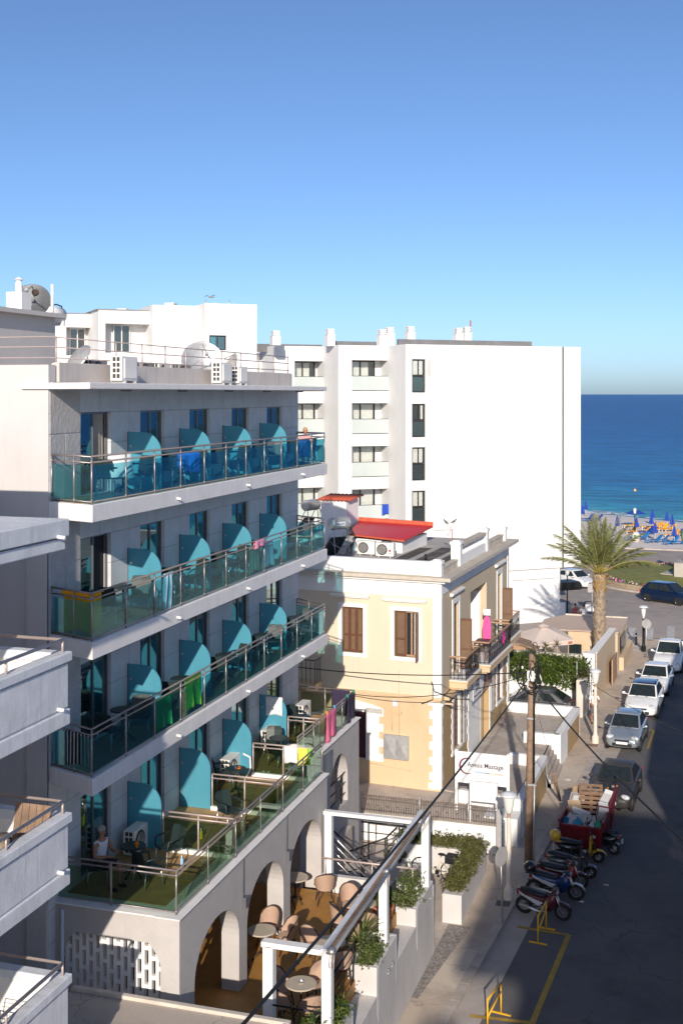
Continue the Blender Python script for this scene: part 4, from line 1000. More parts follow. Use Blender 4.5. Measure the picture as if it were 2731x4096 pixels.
# ---------------------------------------------------------------- cafe patio, its wall, pergola and planters
PZ = 2.06
PT = T('cafe_patio', 'raised orange tiled cafe patio with white planter wall beside the pavement', 'patio', (-10, 29, 0))
mb = MB(); mb.prism([(-13.95,22.7),(-8.45,22.7),(-8.45,33.05),(-13.95,33.05)], 1.2, PZ); mb.build('floor', M['ochre'], PT)
mb = MB(); mb.box(-8.45,22.7,0,-7.9,34.45,1.72); mb.box(-8.62,28.3,1.72,-7.9,28.42,2.4); mb.box(-10.93,33.05,0,-8.02,33.25,2.52); mb.box(-8.45,34.45,0,-7.9,34.6,2.0)
mb.build('street_wall', M['patio_white'], PT, bevel=.015)
mb = MB(); mb.box(-10.93,33.04,PZ,-8.45,33.06,PZ+.1); mb.box(-8.47,28.5,PZ,-8.44,30.2,PZ+.1); mb.build('skirting', M['trim'], PT)
for y0, y1, zt in ((23.4,26.3,2.5),(28.28,30.24,2.42),(32.3,34.4,2.2)):
    mb = MB()
    mb.box(-8.65,y0,1.2,-7.895,y0+.13,zt); mb.box(-8.65,y1-.13,1.2,-7.895,y1+.002,zt); mb.box(-8.65,y0+.13,1.2,-8.52,y1-.13,zt); mb.box(-8.03,y0+.13,1.0,-7.893,y1-.13,zt)
    pl_ = mb.build('planter_box', M['patio_white'], PT, bevel=.02)
    mb = MB(); mb.box(-8.52,y0+.13,zt-.2,-8.03,y1-.13,zt-.08); mb.build('soil', M['soil'], pl_)
mb = MB()
for y in (29.2, 29.6, 33.9):
    mb.cut()
    mb.tube([(-7.88+.0,y,1.95),(-7.84,y,1.98),(-7.83,y+.02,1.9),(-7.86,y+.03,1.84),(-7.88,y+.02,1.88)], .014, 5)
mb.build('wall_hook', M['galv'], PT)
for y0, y1 in ((26.42,28.2),(30.36,32.2)):
    mb = MB(); mb.tube([(-8.47,y0,2.98),(-8.47,y1,2.98)], .028, 8)
    for y in (y0+.03, y1-.03): mb.tube([(-8.47,y,1.75),(-8.47,y,2.98)], .022, 6)
    for h in (2.2,2.38,2.56,2.74): mb.tube([(-8.47,y0,h),(-8.47,y1,h)], .011, 5)
    mb.build('patio_railing', M['black_metal'], PT)
mb = MB(); mb.tube([(-10.93,33.15,2.98),(-8.1,33.15,2.98)], .03, 8)
for x in (-10.8,-9.4,-8.2): mb.tube([(x,33.15,2.5),(x,33.15,2.98)], .022, 6)
mb.build('patio_railing', M['railpale'], PT)
mb = MB(); mb.tube([(-9.4,24.9,2.55),(-8.2,24.9,2.55)], .022, 6); mb.tube([(-9.4,24.9,2.95),(-8.2,24.9,2.95)], .022, 6); mb.build('patio_railing', M['black_metal'], PT)
PG = T('pergola', 'white post and beam pergola frame over the cafe patio', 'pergola', (-9, 29, PZ))
PB = 4.32
for x, y, zb, w_ in ((-9.46,25,PZ,.24),(-8.1,25,1.72,.22),(-8.08,29.6,1.72,.22),(-8.02,34.0,1.72,.22),(-10.75,33.3,PZ,.22)):
    mb = MB(); mb.box(x-w_/2,y-w_/2,zb,x+w_/2,y+w_/2,PB-.09); mb.build('post', M['trim'], PG, bevel=.008)
mb = MB(); mb.box(-9.62,24.88,PB-.12,-7.98,25.12,PB); mb.build('beam', M['trim'], PG, bevel=.008)
mb = MB(); mb.box(-10.9,33.2,PB-.1,-7.9,33.4,PB-.0); mb.build('beam', M['trim'], PG, bevel=.008)
mb = MB(); mb.box(-8.22,24.9,PB-.08,-8.1,34.1,PB+.03); mb.build('beam', M['concrete_paint'], PG, bevel=.008)
mb = MB(); mb.box(-8.1,24.88,PB-.06,-8.0,34.12,PB-.02); mb.build('gutter', M['wood'], PG)
mb = MB(); mb.tube([(-7.94,24.85,PB-.02),(-7.94,34.1,PB-.02)], .045, 8); mb.tube([(-8.06,29.5,PB+.0),(-7.9,29.5,PB)], .08, 8); mb.tube([(-8.06,24.9,PB),(-7.9,24.9,PB)], .08, 8); mb.build('awning_roller', M['steel'], PG)
mb = MB(); rr = random.Random(4)
for y in (24.86, 29.5, 34.05):
    mb.cut()
    for k in range(3): mb.tube([(-8.0+.05*k,y,PB-.05),(-8.02+.06*k,y-.05,PB-.22),(-8.0+.05*k,y-.03,PB-.34)], .01, 5)
mb.build('cord', M['railpale'], PG)
# cafe chairs and tables
def cafe_chair():
    t = T('cafe_chair', 'x', 'chair')
    mb = MB(); mb.lathe([(0,.40),(.22,.40),(.235,.42),(.22,.445),(0,.45)], n=16); mb.build('seat', M['rattan'], t, local=True)
    mb = MB(); n = 12; rows = []
    for lo, hi, r in ((0,1,.245),(0,1,.265)):
        pass
    vs = []
    for i in range(n+1):
        a = R(-20 + 220*i/n); h = .44 + .40*max(.0, math.sin(max(0, min(math.pi, (a + .1)*.92))))**.55 + .06
        x, y = math.cos(a), math.sin(a)
        vs += [(x*.24,y*.23,.45),(x*.28,y*.29,h),(x*.30,y*.31,h),(x*.26,y*.25,.45)]
    fs = []
    for i in range(n):
        b = 4*i
        for k in range(4): fs.append((b+k, b+(k+1) % 4, b+4+(k+1) % 4, b+4+k))
    fs += [(0,1,2,3), (4*n,4*n+1,4*n+2,4*n+3)]
    mb.add(vs, fs); mb.build('backrest', M['rattan'], t, local=True)
    mb = MB(); pts = []
    for i in range(n+1):
        a = R(-28 + 236*i/n); h = .44 + .40*max(.0, math.sin(max(0, min(math.pi, (a+.1)*.92))))**.55 + .07
        pts.append((math.cos(a)*.29, math.sin(a)*.30, h))
    mb.tube([(.24,-.2,.42)] + pts + [(-.24,-.2,.42)], .018, 6); mb.build('arm_hoop', M['rattan_dark'], t, local=True)
    for sx in (-1, 1):
        for sy in (-1, 1):
            mb = MB(); mb.tube([(sx*.17,sy*.17,.42),(sx*.23,sy*.23,0)], .018, 6); mb.build('leg', M['rattan_dark'], t, local=True)
    mb = MB(); mb.tube([(.19,.19,.2),(0,.0,.34),(-.19,.19,.2)], .011, 5); mb.tube([(.19,-.19,.2),(0,.0,.34),(-.19,-.19,.2)], .011, 5); mb.build('stretcher', M['rattan_dark'], t, local=True)
    return t
cc0 = cafe_chair(); ctab0 = table_proto(M['tabletop'], M['rattan_dark'], 'x', .37, .73)
GC = 'pale cane chairs on the cafe patio'; GT = 'round tables on the cafe patio'
tabs = [(-11.05,28.64,'round cafe table beside the second arch column, half shaded'),(-9.05,31.0,'cafe table nearest the low far wall of the patio'),(-9.16,28.56,'shaded grey cafe table under the pergola gutter, mid patio'),(-9.18,26.33,'cafe table with an ashtray, nearest the front of the patio'),(-11.35,32.07,'cafe table in the third arch opening')]
first = True
for x, y, l in tabs:
    if first: ctab0.location = (x,y,PZ); WM[ctab0.name] = Matrix.Translation((x,y,PZ)); ctab0['label'] = l; ctab0['group'] = GT; first = False
    else: dup(ctab0, (x,y,PZ), rnd.uniform(0,1), l, GT)
chs = [(-10.55,29.15,-60,'cane chair turned to the table beside the second arch column, sunlit side'),(-11.5,28.1,130,'cane chair behind the arch column table, in the shade'),(-11.15,29.4,-10,'cane chair on the far side of the arch column table'),
 (-9.55,31.45,25,'round backed cane chair left of the table by the low far wall'),(-9.5,30.45,120,'cane chair in front of the table by the low far wall'),(-8.75,30.35,185,'cane chair behind the pergola post, near the far table'),
 (-9.75,28.75,70,'cane chair left of the shaded mid patio table'),(-8.85,29.15,-20,'cane chair beyond the shaded mid patio table'),(-8.75,28.05,205,'cane chair in front of the mid patio table, near the spiky plant'),
 (-9.75,26.5,80,'cane chair left of the table with the ashtray'),(-8.95,26.95,-15,'cane chair beyond the table with the ashtray'),(-8.75,25.75,215,'cane chair right of the ashtray table, beside the front post'),(-9.5,25.8,160,'cane chair in front of the ashtray table'),
 (-10.55,32.3,205,'cane chair alone near the low far wall, facing the third arch'),(-11.5,31.5,150,'cane chair inside the third arch, behind the column'),(-11.85,32.2,90,'cane chair deepest inside the third arch')]
for k, (x, y, a, l) in enumerate(chs):
    if k == 0: cc0.location = (x,y,PZ); cc0.rotation_euler[2] = R(a); WM[cc0.name] = Matrix.Translation((x,y,PZ)) @ Matrix.Rotation(R(a),4,'Z'); cc0['label'] = l; cc0['group'] = GC
    else: dup(cc0, (x,y,PZ), R(a), l, GC)
t = T('ashtray', 'round metal ashtray on the front cafe table', 'ashtray', (-9.18,26.33,PZ+.73))
mb = MB(); mb.lathe([(0,.004),(.06,.0),(.075,.035),(.065,.035),(.055,.012),(0,.012)], n=16); mb.build('bowl', M['steel'], t, local=True)
mb = MB(); mb.tube([(-.03,0,.03),(.06,.02,.045)], .005, 5); mb.build('cigarette', M['pot_white'], t, local=True)
# planting
def potted(name, label, cat, c, r, h, pot, nleaf, spread, hgt, mat, size=.05, seed=0, long=1.8):
    rr = random.Random(seed); t = T(name, label, cat, c)
    if pot:
        mb = MB(); mb.lathe([(0,0),(r*.72,0),(r*.95,h*.8),(r*1.05,h*.82),(r*1.05,h),(r*.92,h),(r*.9,h*.9),(0,h*.9)], n=20); mb.build('pot', pot, t, local=True, smooth=False)
    mb = MB(); pk = blob_pick((0,0,h+hgt*.45), (spread, spread, hgt*.5), 12, rr); leaves(mb, nleaf, pk, size, rr, .5, long); mb.build('foliage', mat, t, local=True, fixn=False)
    return t
potted('potted_plant', 'bushy plant in a terracotta pot behind the middle pergola post', 'potted plant', (-8.62,31.5,PZ), .3, .52, M['terracotta'], 420, .34, .6, M['shrub2'], .045, 3)
def bed(name, label, y0, y1, z, mat, n, hgt, seed, size=.045, x0=-8.5, x1=-8.0):
    rr = random.Random(seed); t = T(name, label, 'plant', ((x0+x1)/2, (y0+y1)/2, z)); mb = MB()
    cs = [Vector((rr.uniform(x0,x1), rr.uniform(y0,y1), z + rr.uniform(.0,.3)*hgt)) for k in range(16)]
    def pick(r): 
        q = r.choice(cs); return q + Vector((r.gauss(0,.1), r.gauss(0,.14), abs(r.gauss(0,.5))*hgt))
    leaves(mb, n, pick, size, rr, .6, 1.9); mb.build('foliage', mat, t, fixn=False)
    mb = MB()
    for q in cs: mb.tube([(q.x,q.y,z-.05),(q.x+rr.uniform(-.05,.05),q.y+rr.uniform(-.05,.05),z+hgt*.6)], .008, 4)
    mb.build('stem', M['wood'], t); return t
bed('planter_shrub', 'leafy green plants spilling from the nearest planter beside the front post', 24.0, 26.1, 2.42, M['vine'], 1500, .35, 5, .03)
bed('planter_shrub', 'light green flowering shrub in the middle planter of the street wall', 28.4, 29.1, 2.35, M['shrub2'], 1200, .38, 6, .03)
bed('planter_shrub', 'yellowish bush in the far planter at the last pergola post', 32.4, 33.8, 2.15, M['shrub2'], 1700, .55, 7, .03)
t = T('agave_plant', 'spiky agave in the middle planter, behind the light green shrub', 'plant', (-8.62,29.3,2.36))
mb = MB(); rosette(mb, (0,0,.12), 38, .9, random.Random(2), .045, (.15,1.35)); mb.build('leaf_rosette', M['agave'], t, local=True, solid=.008, fixn=False)
mb = MB(); mb.tube([(0,0,-.1),(0,0,.12)], [.06,.04], 8); mb.build('trunk', M['wood'], t, local=True)
bed('low_weed', 'small weeds growing at the foot of the front patio railing', 24.6, 25.1, PZ+.35, M['shrub2'], 260, .3, 8, .035, -9.0, -8.3)
# ---------------------------------------------------------------- yard with stairs, hedge planter and bicycle
ST = T('entrance_stairs', 'hotel entrance stairs with black and steel railings between patio and yard', 'stairs', (-10.6,35.6,0))
mb = MB()
for k in range(7): mb.box(-11.6+.32*k,34.1,0,-11.28+.32*k,35.4,2.06-.3*k)
mb.build('flight', M['flag'], ST)
mb = MB(); mb.box(-11.75,36.6,0,-9.7,38.3,1.05); mb.box(-11.75,34.05,0,-11.55,38.3,2.06); mb.build('landing', M['roofconc'], ST)
mb = MB()
for q, h in enumerate((.95,.72,.5,.28)):
    mb.tube([(-11.5,34.75,2.1+h),(-11.1,34.75,2.1+h),(-9.55,34.75,.75+h)], .03 if q == 0 else .016, 6)
mb.tube([(-11.1,34.75,2.0),(-11.1,34.75,3.05)], .024, 6); mb.tube([(-9.6,34.75,.4),(-9.6,34.75,1.72)], .024, 6); mb.build('stair_railing', M['steel'], ST)
mb = MB()
for q, h in enumerate((.95,.6,.3)):
    mb.tube([(-11.25,36.7,.85+h),(-9.95,36.7,1.45+h),(-9.75,37.3,1.6+h)], .03 if q == 0 else .016, 6)
for x, zb, zt in ((-10.75,.6,2.0),(-9.97,1.0,2.4)): mb.tube([(x,36.7,zb),(x,36.7,zt)], .026, 6); mb.tube([(x+.05,36.74,zb),(x+.05,36.74,zt)], .02, 6)
mb.cut()
for h in (2.28,1.95,1.6): mb.tube([(-11.2,38.2,h),(-9.65,38.2,h)], .03 if h > 2.2 else .014, 6)
for x in (-10.95,-9.9): mb.tube([(x,38.2,1.05),(x,38.2,2.28)], .026, 6)
mb.cut()
for q, h in enumerate((.9,.6,.3)): mb.tube([(-11.3,35.5,2.0+h),(-9.5,35.5,.6+h)], .026 if q == 0 else .014, 6)
mb.tube([(-9.7,35.0,.2),(-9.7,35.0,1.6),(-9.2,35.2,1.5),(-9.2,35.2,.1)], .022, 6); mb.build('black_railing', M['black_metal'], ST)
YD = T('hedge_planter', 'L shaped white planter wall with a grassy hedge by the pavement', 'planter', (-8,38.6,0))
mb = MB(); mb.box(-8.12,36.62,-.15,-7.5,40.95,.9); mb.box(-9.35,40.3,-.15,-8.12,40.95,.9); mb.build('planter_wall', M['patio_white'], YD, bevel=.02)
rr = random.Random(21); mb = MB()
def pk(r):
    if r.random() < .72: return Vector((r.gauss(-7.8,.16), r.uniform(36.75,40.9), .93+abs(r.gauss(0,.13))))
    return Vector((r.uniform(-9.4,-7.8), r.gauss(40.6,.17), .93+abs(r.gauss(0,.14))))
leaves(mb, 6500, pk, .032, rr, 1.2, 2.6); mb.build('hedge', M['shrub'], YD, fixn=False)
sheet('yard_paving', [(-12,33.3),(-7.9,34.6),(-7.55,36.6),(-7.55,42.6),(-12,42.6)], .006, M['roofconc'])
m_, nt, out = newmat('pebble_strip'); vv = nd(nt, 'ShaderNodeTexVoronoi'); vv.inputs['Scale'].default_value = 14; nt.links.new(pos(nt), vv.inputs['Vector'])
princ(nt, out, mix(nt, .5, ramp(nt, vv.outputs['Distance'], [(.1, (.42,.38,.34)), (.6, (.12,.1,.09))]), ramp(nt, vv.outputs['Color'], [(0, (.2,.17,.15)), (1, (.5,.46,.42))])), .9, 0, .3, bump(nt, vv.outputs['Distance'], .6, .03)); M['pebble'] = m_
sheet('pebble_strip', [(-7.9,31.8),(-7.72,31.8),(-7.2,36.55),(-7.9,36.55)], .010, M['pebble'])
potted('potted_plant', 'reddish green plant in a white urn on the stair plinth', 'potted plant', (-10.2,38.75,.42), .24, .42, M['pot_white'], 420, .34, .42, M['shrub'], .045, 9, 2.4)
mb = MB(); mb.box(-10.55,38.4,0,-9.9,39.3,.42); tag(mb.build('plinth', M['flag'], bevel=.01), 'stone plinth carrying the white urn in the yard', 'plinth')
t = T('box_planter', 'white box planter with grassy plant behind the white urn', 'planter', (-10.1,40.7,0))
mb = MB(); mb.box(-.4,-.25,0,.4,.25,.85); mb.build('box', M['white'], t, local=True, bevel=.015)
mb = MB(); rr = random.Random(31); leaves(mb, 500, lambda r: Vector((r.gauss(0,.24), r.gauss(0,.15), .9+abs(r.gauss(0,.16)))), .045, rr, 1.2, 2.6); mb.build('foliage', M['shrub2'], t, local=True, fixn=False)
# bicycle
def wheel_spokes(mb, c, r, n=14):
    for k in range(n):
        a = 2*math.pi*k/n; mb.tube([c, Vector(c) + Vector((math.cos(a)*r, 0, math.sin(a)*r))], .004, 4)
def torus(mb, c, r, w, n=24, m=8):
    pts = [Vector(c) + Vector((math.cos(2*math.pi*k/n)*r, 0, math.sin(2*math.pi*k/n)*r)) for k in range(n)]
    mb.tube(pts, w, m, True)
BK = T('bicycle', 'cream city bicycle with a black rear basket against the hedge planter', 'bicycle', (-9.05,39.75,0), R(-8))
CR = pm('cream_bike_paint', (.72,.62,.42), .35, var=.04)
for x in (.53, -.53):
    mb = MB(); torus(mb, (x,0,.34), .33, .02); w_ = mb.build('wheel', M['tyre'], BK, local=True)
    mb = MB(); wheel_spokes(mb, (x,0,.34), .31); mb.tube([(x,-.05,.34),(x,.05,.34)], .02, 6); mb.build('spokes', M['rim'], w_, local=True)
mb = MB(); mb.tube([(-.42,0,.9),(-.38,0,.78),(-.2,0,.42),(.0,0,.30),(.08,0,.29)], .022, 6); mb.tube([(.08,0,.29),(.2,0,.8)], .018, 6); mb.tube([(.08,0,.29),(.53,0,.34)], .012, 6); mb.tube([(.17,0,.66),(.53,0,.34)], .012, 6); mb.tube([(-.42,0,.9),(-.53,0,.34)], .016, 6); mb.build('frame', CR, BK, local=True)
mb = MB(); mb.tube([(-.43,0,.9),(-.45,0,1.05),(-.42,-.1,1.06),(-.3,-.28,1.02)], .013, 6); mb.tube([(-.45,0,1.05),(-.42,.1,1.06),(-.3,.28,1.02)], .013, 6); mb.build('handlebar', M['black_metal'], BK, local=True)
mb = MB(); mb.ell((.24,0,.9), (.14,.09,.04)); mb.tube([(.2,0,.78),(.22,0,.88)], .013, 6); mb.build('saddle', M['seat_black'], BK, local=True)
mb = MB(); mb.box(.4,-.2,.68,.78,.2,.95); mb.build('basket', M['seat_black'], BK, local=True, bevel=.05)
mb = MB(); mb.tube([(.06,-.08,.29),(.16,-.09,.2)], .012, 5); mb.box(.12,-.16,.18,.2,-.08,.2); mb.tube([(.06,.08,.29),(-.04,.09,.38)], .012, 5); mb.box(-.08,.08,.37,.0,.16,.39); mb.tube([(.08,-.06,.29),(.08,.06,.29)], .07, 10); mb.build('crank', M['black_metal'], BK, local=True)
mb = MB(); mb.tube([(.87,0,.42),(.8,0,.58),(.53,0,.70),(.28,0,.58)], .022, 6); mb.ell((.86,0,.62), .03); mb.build('mudguard', CR, BK, local=True)
M['tank'] = pm('tank_steel', (.50, .49, .47), .32, .45, var=.08, sc=4)
# ---------------------------------------------------------------- neoclassical house
HC = Vector((-10.2, 45.81, 0)); FU = Vector((-1, .08, 0)).normalized(); FN_ = Vector((-.08, -1, 0)).normalized()
SU = Vector((.52, 12.87, 0)).normalized(); SNv = Vector((SU.y, -SU.x, 0))
XFr = frame(HC, FU, FN_); XSt = frame(HC, SU, SNv); HB = 1.12
def fp(u, z, d=0.): return XFr @ Vector((u, d, z))
def sp_(u, z, d=0.): return XSt @ Vector((u, d, z))
N_ = T('neoclassical_house', 'two storey yellow house with white trim, brown shutters and iron balconies', 'building', tuple(HC + Vector((-3, 6, HB))))
LS = 12.85; LF = 9.5
fo = [(.94,1.92,6.1,7.92),(3.24,4.15,6.1,7.93)]
so_ = [(1.95,2.85,5.12,7.95),(4.96,8.05,5.0,7.98),(10.35,11.2,5.1,8.0)]
mb = MB(); mb.X = XFr; wall_open(mb, .0, LF, 4.62, 8.55, fo, .2); mb.build('upper_wall', M['yel'], N_)
mb = MB(); mb.X = XSt; wall_open(mb, 0, LS, 4.62, 8.62, so_, .22)
mb.X = XSt; mb.quad((4.96,.22,5.0),(4.96,2.0,5.0),(4.96,2.0,7.98),(4.96,.22,7.98)); mb.quad((8.05,.22,5.0),(8.05,2.0,5.0),(8.05,2.0,7.98),(8.05,.22,7.98)); mb.quad((4.96,2.0,5.0),(8.05,2.0,5.0),(8.05,2.0,7.98),(4.96,2.0,7.98)); mb.quad((4.96,.22,5.0),(8.05,.22,5.0),(8.05,2.0,5.0),(4.96,2.0,5.0)); mb.quad((4.96,.22,7.98),(8.05,.22,7.98),(8.05,2.0,7.98),(4.96,2.0,7.98)); mb.build('street_upper_wall', M['tan'], N_)
mb = MB(); mb.X = XFr; wall_open(mb, -.0, LF, HB-1.2, 4.62, [(3.12,4.5,1.9,3.75)], .25); mb.build('lower_wall', M['peach'], N_)
ldo = [(1.9,3.0,2.0,4.2),(5.05,8.55,HB-1.1,3.9),(10.25,11.28,1.95,4.15)]
mb = MB(); mb.X = XSt; wall_open(mb, 0, LS, HB-1.2, 4.62, ldo, .25); mb.build('street_lower_wall', M['tanlow'], N_)
# solid body and end walls
cn = [fp(.26,0,.26), sp_(LS-.02,0,.26), sp_(LS-.02,0,8), fp(LF,0,.26)]
q = [HC + FU*.02, HC + SU*LS, HC + SU*LS - SNv*9.4, HC + FU*LF]
mb = MB(); inn = lambda p, d: p
P0 = fp(.24,0,.24); P0 = HC + FU*.26 + SU*.26
mb.prism([(P0.x,P0.y),((sp_(4.9,0,.28)).x,(sp_(4.9,0,.28)).y),((sp_(4.9,0,2.05)).x,(sp_(4.9,0,2.05)).y),((sp_(8.1,0,2.05)).x,(sp_(8.1,0,2.05)).y),((sp_(8.1,0,.28)).x,(sp_(8.1,0,.28)).y),((sp_(LS-.01,0,.28)).x,(sp_(LS-.01,0,.28)).y),((sp_(LS-.01,0,9.4)).x,(sp_(LS-.01,0,9.4)).y),(fp(LF,0,.26).x,fp(LF,0,.26).y)], HB-1.2, 8.9); mb.build('core_wall', M['tan'], N_)
mb = MB(); mb.X = XSt; mb.box(4.95,.3,HB-1.1,8.1,.36,4.6); mb.cut(); mb.quad((LS,0,HB-1),(LS,9,HB-1),(LS,9,8.7),(LS,0,8.7)); mb.build('end_wall', M['white'], N_)
# string course, frieze, cornice
def both(mb, z0, z1, pf, ps, u0=0):
    mb.X = XFr; mb.box(-ps,-pf,z0,LF,.1,z1); mb.X = XSt; mb.box(.1,-ps,z0,LS+.1,.1,z1)
mb = MB(); both(mb, 4.5, 4.62, .05, .05); mb.build('string_course', M['peach'], N_, bevel=.01)
mb = MB(); mb.X = XFr; mb.box(.0,-.03,8.5,LF,.05,9.12); mb.X = XSt; mb.box(.0,-.03,8.62,LS,.05,9.12); mb.build('frieze', M['trim'], N_)
mb = MB()
CO = [fp(0,0,-.42) , sp_(0,0,-.5)]
def corner(df, ds):       # meeting point of a front line df proud and a street line ds proud
    a = HC + FN_*df; b = HC + SNv*ds
    t = ((b.x-a.x)*SU.y - (b.y-a.y)*SU.x) / (FU.x*SU.y - FU.y*SU.x); return a + FU*t
def ledge(z0, z1, df, ds, inset):
    c = corner(df, ds); e = HC + SU*(LS+.3) + SNv*ds; f = HC + FU*LF + FN_*df
    c2 = corner(-inset, -inset); e2 = HC + SU*(LS+.3) - SNv*inset; f2 = HC + FU*LF - FN_*inset
    return [[c,e,e2,c2],[c,c2,f2,f]]
for z0, z1, df, ds, mat, nm in ((9.1,9.2,.16,.2,'trim','cornice_moulding'),(9.2,9.34,.3,.46,'cornice','cornice')):
    mb = MB()
    for pl_ in ledge(z0, z1, df, ds, .6): mb.prism([(p.x,p.y) for p in pl_], z0, z1)
    mb.build(nm, M[mat], N_)
# roof deck and parapets
ru = [HC + FU*.5 + SU*.5, HC + SU*LS - SNv*.5, HC + SU*LS - SNv*9, HC + FU*LF + SU*.5]
mb = MB(); mb.prism([(p.x,p.y) for p in ru], 8.9, 9.3); mb.build('roof_deck', M['membrane'], N_)
mb = MB(); mb.X = XSt; 
for k, (a, b, c, d) in enumerate(((1.0,1.2,8.,1.75),(1.0,2.2,8.,2.5),(3.0,2.7,4.6,3.9),(4.9,2.7,7.3,3.9),(1.1,2.9,2.8,5.6),(4.9,4.2,7.8,5.9))): mb.box(a if k > 1 else .9, (c if k > 1 else b), 9.3, (b if k > 1 else 7.8), (d), 9.306) if False else None
for k in range(2): 
    mb.X = XFr; mb.box(.7,.85+.55*k,9.3,LF,1.1+.55*k,9.312)
mb.X = XSt
for u0, u1, d0, d1 in ((2.6,8.0,.75,1.35),(2.6,9.0,1.65,2.35),(2.6,8.6,2.7,3.3)): mb.box(u0,d0,9.3,u1,d1,9.312)
mb.build('roof_strip', M['darkmem'], N_)
mb = MB(); mb.X = XFr; mb.box(.3,.1,9.34,LF,.32,9.80); mb.box(.3,.06,9.80,LF,.36,9.9); mb.build('front_parapet', M['trim'], N_, bevel=.02)
mb = MB(); mb.X = XSt; mb.box(.3,.1,9.34,3.1,.3,9.56); mb.box(.3,.07,9.56,3.1,.33,9.64); mb.cut(); mb.box(8.55,.1,9.34,12.1,.3,9.6); mb.box(8.55,.07,9.6,12.1,.33,9.68); mb.build('street_parapet', M['cornice'], N_, bevel=.015)
mb = MB()
for u, zt, w_ in ((.22,9.95,.34),(3.3,10.35,.4),(8.35,10.35,.4),(12.3,10.0,.36)):
    mb.cut(); mb.X = XSt; mb.box(u-w_/2,.0,9.34,u+w_/2,.4,zt-.12); mb.box(u-w_/2-.04,-.04,zt-.12,u+w_/2+.04,.44,zt); mb.box(u-w_/2+.06,.06,zt,u+w_/2-.06,.34,zt+.05)
mb.build('parapet_pier', M['trim'], N_, bevel=.012)
mb = MB(); mb.X = XSt; mb.box(3.5,.06,9.34,8.15,.34,9.72)
for k in range(15): mb.lathe([(.05,9.72),(.075,9.82),(.035,9.98),(.06,10.08)], (3.72+.3*k,.2,0), 8)
mb.build('balustrade', M['trim'], N_)
mb = MB(); mb.X = XSt; mb.box(3.5,.03,10.08,8.15,.37,10.2); mb.build('balustrade_coping', M['cornice'], N_)
# pilasters, quoins, surrounds
mb = MB(); mb.X = XFr; mb.box(-.035,-.035,4.62,.32,.02,8.52); mb.X = XSt; mb.box(-.0,-.036,4.62,.14,.02,8.63); mb.cut(); mb.box(LS-.3,-.036,4.62,LS+.02,.02,8.63); mb.build('corner_pilaster', M['trim'], N_)
mb = MB()
for k in range(11):
    z = HB-.05+.3*k; w_ = .46 if k % 2 else .33
    mb.X = XFr; mb.box(-.04,-.04,z,w_,.02,z+.3); mb.X = XSt; mb.box(-.0,-.042,z,.2 if k % 2 else .13,.02,z+.3)
mb.X = XFr; mb.box(-.09,-.09,4.3,.5,.02,4.42); mb.X = XSt; mb.box(-.05,-.1,4.3,.3,.02,4.42); mb.cut()
for k in range(11):
    z = HB-.05+.3*k; mb.box(LS-(.42 if k % 2 else .28),-.042,z,LS+.04,.02,z+.3)
mb.box(LS-.45,-.1,4.3,LS+.1,.02,4.42)
mb.build('quoin', M['trim'], N_)
mb = MB(); mb.X = XFr; mb.box(.0,-.03,HB-.1,.5,.01,HB+.15); mb.build('plinth', M['trim'], N_)
def surround(X, u0, u1, z0, z1, w_=.16, sill=True):
    mb = MB(); mb.X = X; mb.box(u0-w_,-.035,z0-w_,u0,.03,z1+w_); mb.box(u1,-.035,z0-w_,u1+w_,.03,z1+w_); mb.box(u0,-.035,z1,u1,.03,z1+w_)
    if sill: mb.box(u0,-.035,z0-w_,u1,.03,z0)
    return mb.build('window_surround', M['trim'], N_)
def hood(X, u0, u1, z):
    mb = MB(); mb.X = X; mb.box(u0,-.16,z-.03,u1,.02,z+.05); mb.box(u0+.05,-.1,z-.09,u1-.05,.02,z-.03); return mb.build('hood_mould', M['trim'], N_, bevel=.01)
for a, b, c, d in fo: surround(XFr, a, b, c, d)
hood(XFr, .55, 2.4, 8.36); hood(XFr, 2.95, 4.62, 8.4)
def shutter_leaf(X, u0, u1, z0, z1, y=.0, slat='shutter_slat', nm='shutter'):
    mb = MB(); mb.X = X; f = .06
    mb.box(u0,y,z0,u0+f,y+.05,z1); mb.box(u1-f,y,z0,u1,y+.05,z1)
    for z in (z0, z0+(z1-z0)*.36, z1-f*1.3): mb.box(u0+f,y+.001,z,u1-f,y+.049,z+f*1.3)
    ob = mb.build(nm, M['shutter'], N_)
    mb = MB(); mb.X = X; mb.box(u0+f,y+.018,z0,u1-f,y+.032,z1); mb.build('louvre', M[slat], ob)
for k in range(3): shutter_leaf(XFr, 3.26+.295*k, 3.545+.295*k, 6.12, 7.91, .06)
shutter_leaf(XFr, 1.45, 1.9, 6.12, 7.91, .04)
sliding_door(N_, XFr, .96, 1.5, 6.12, 7.9, .2, 2, 'woodrail', 'panec', [(.0,.3)], 'window', fw=.06)
mb = MB(); mb.X = XFr; mb.box(.9,-.3,6.0,.95,.06,7.9); mb.build('shutter', M['shutter'], N_)
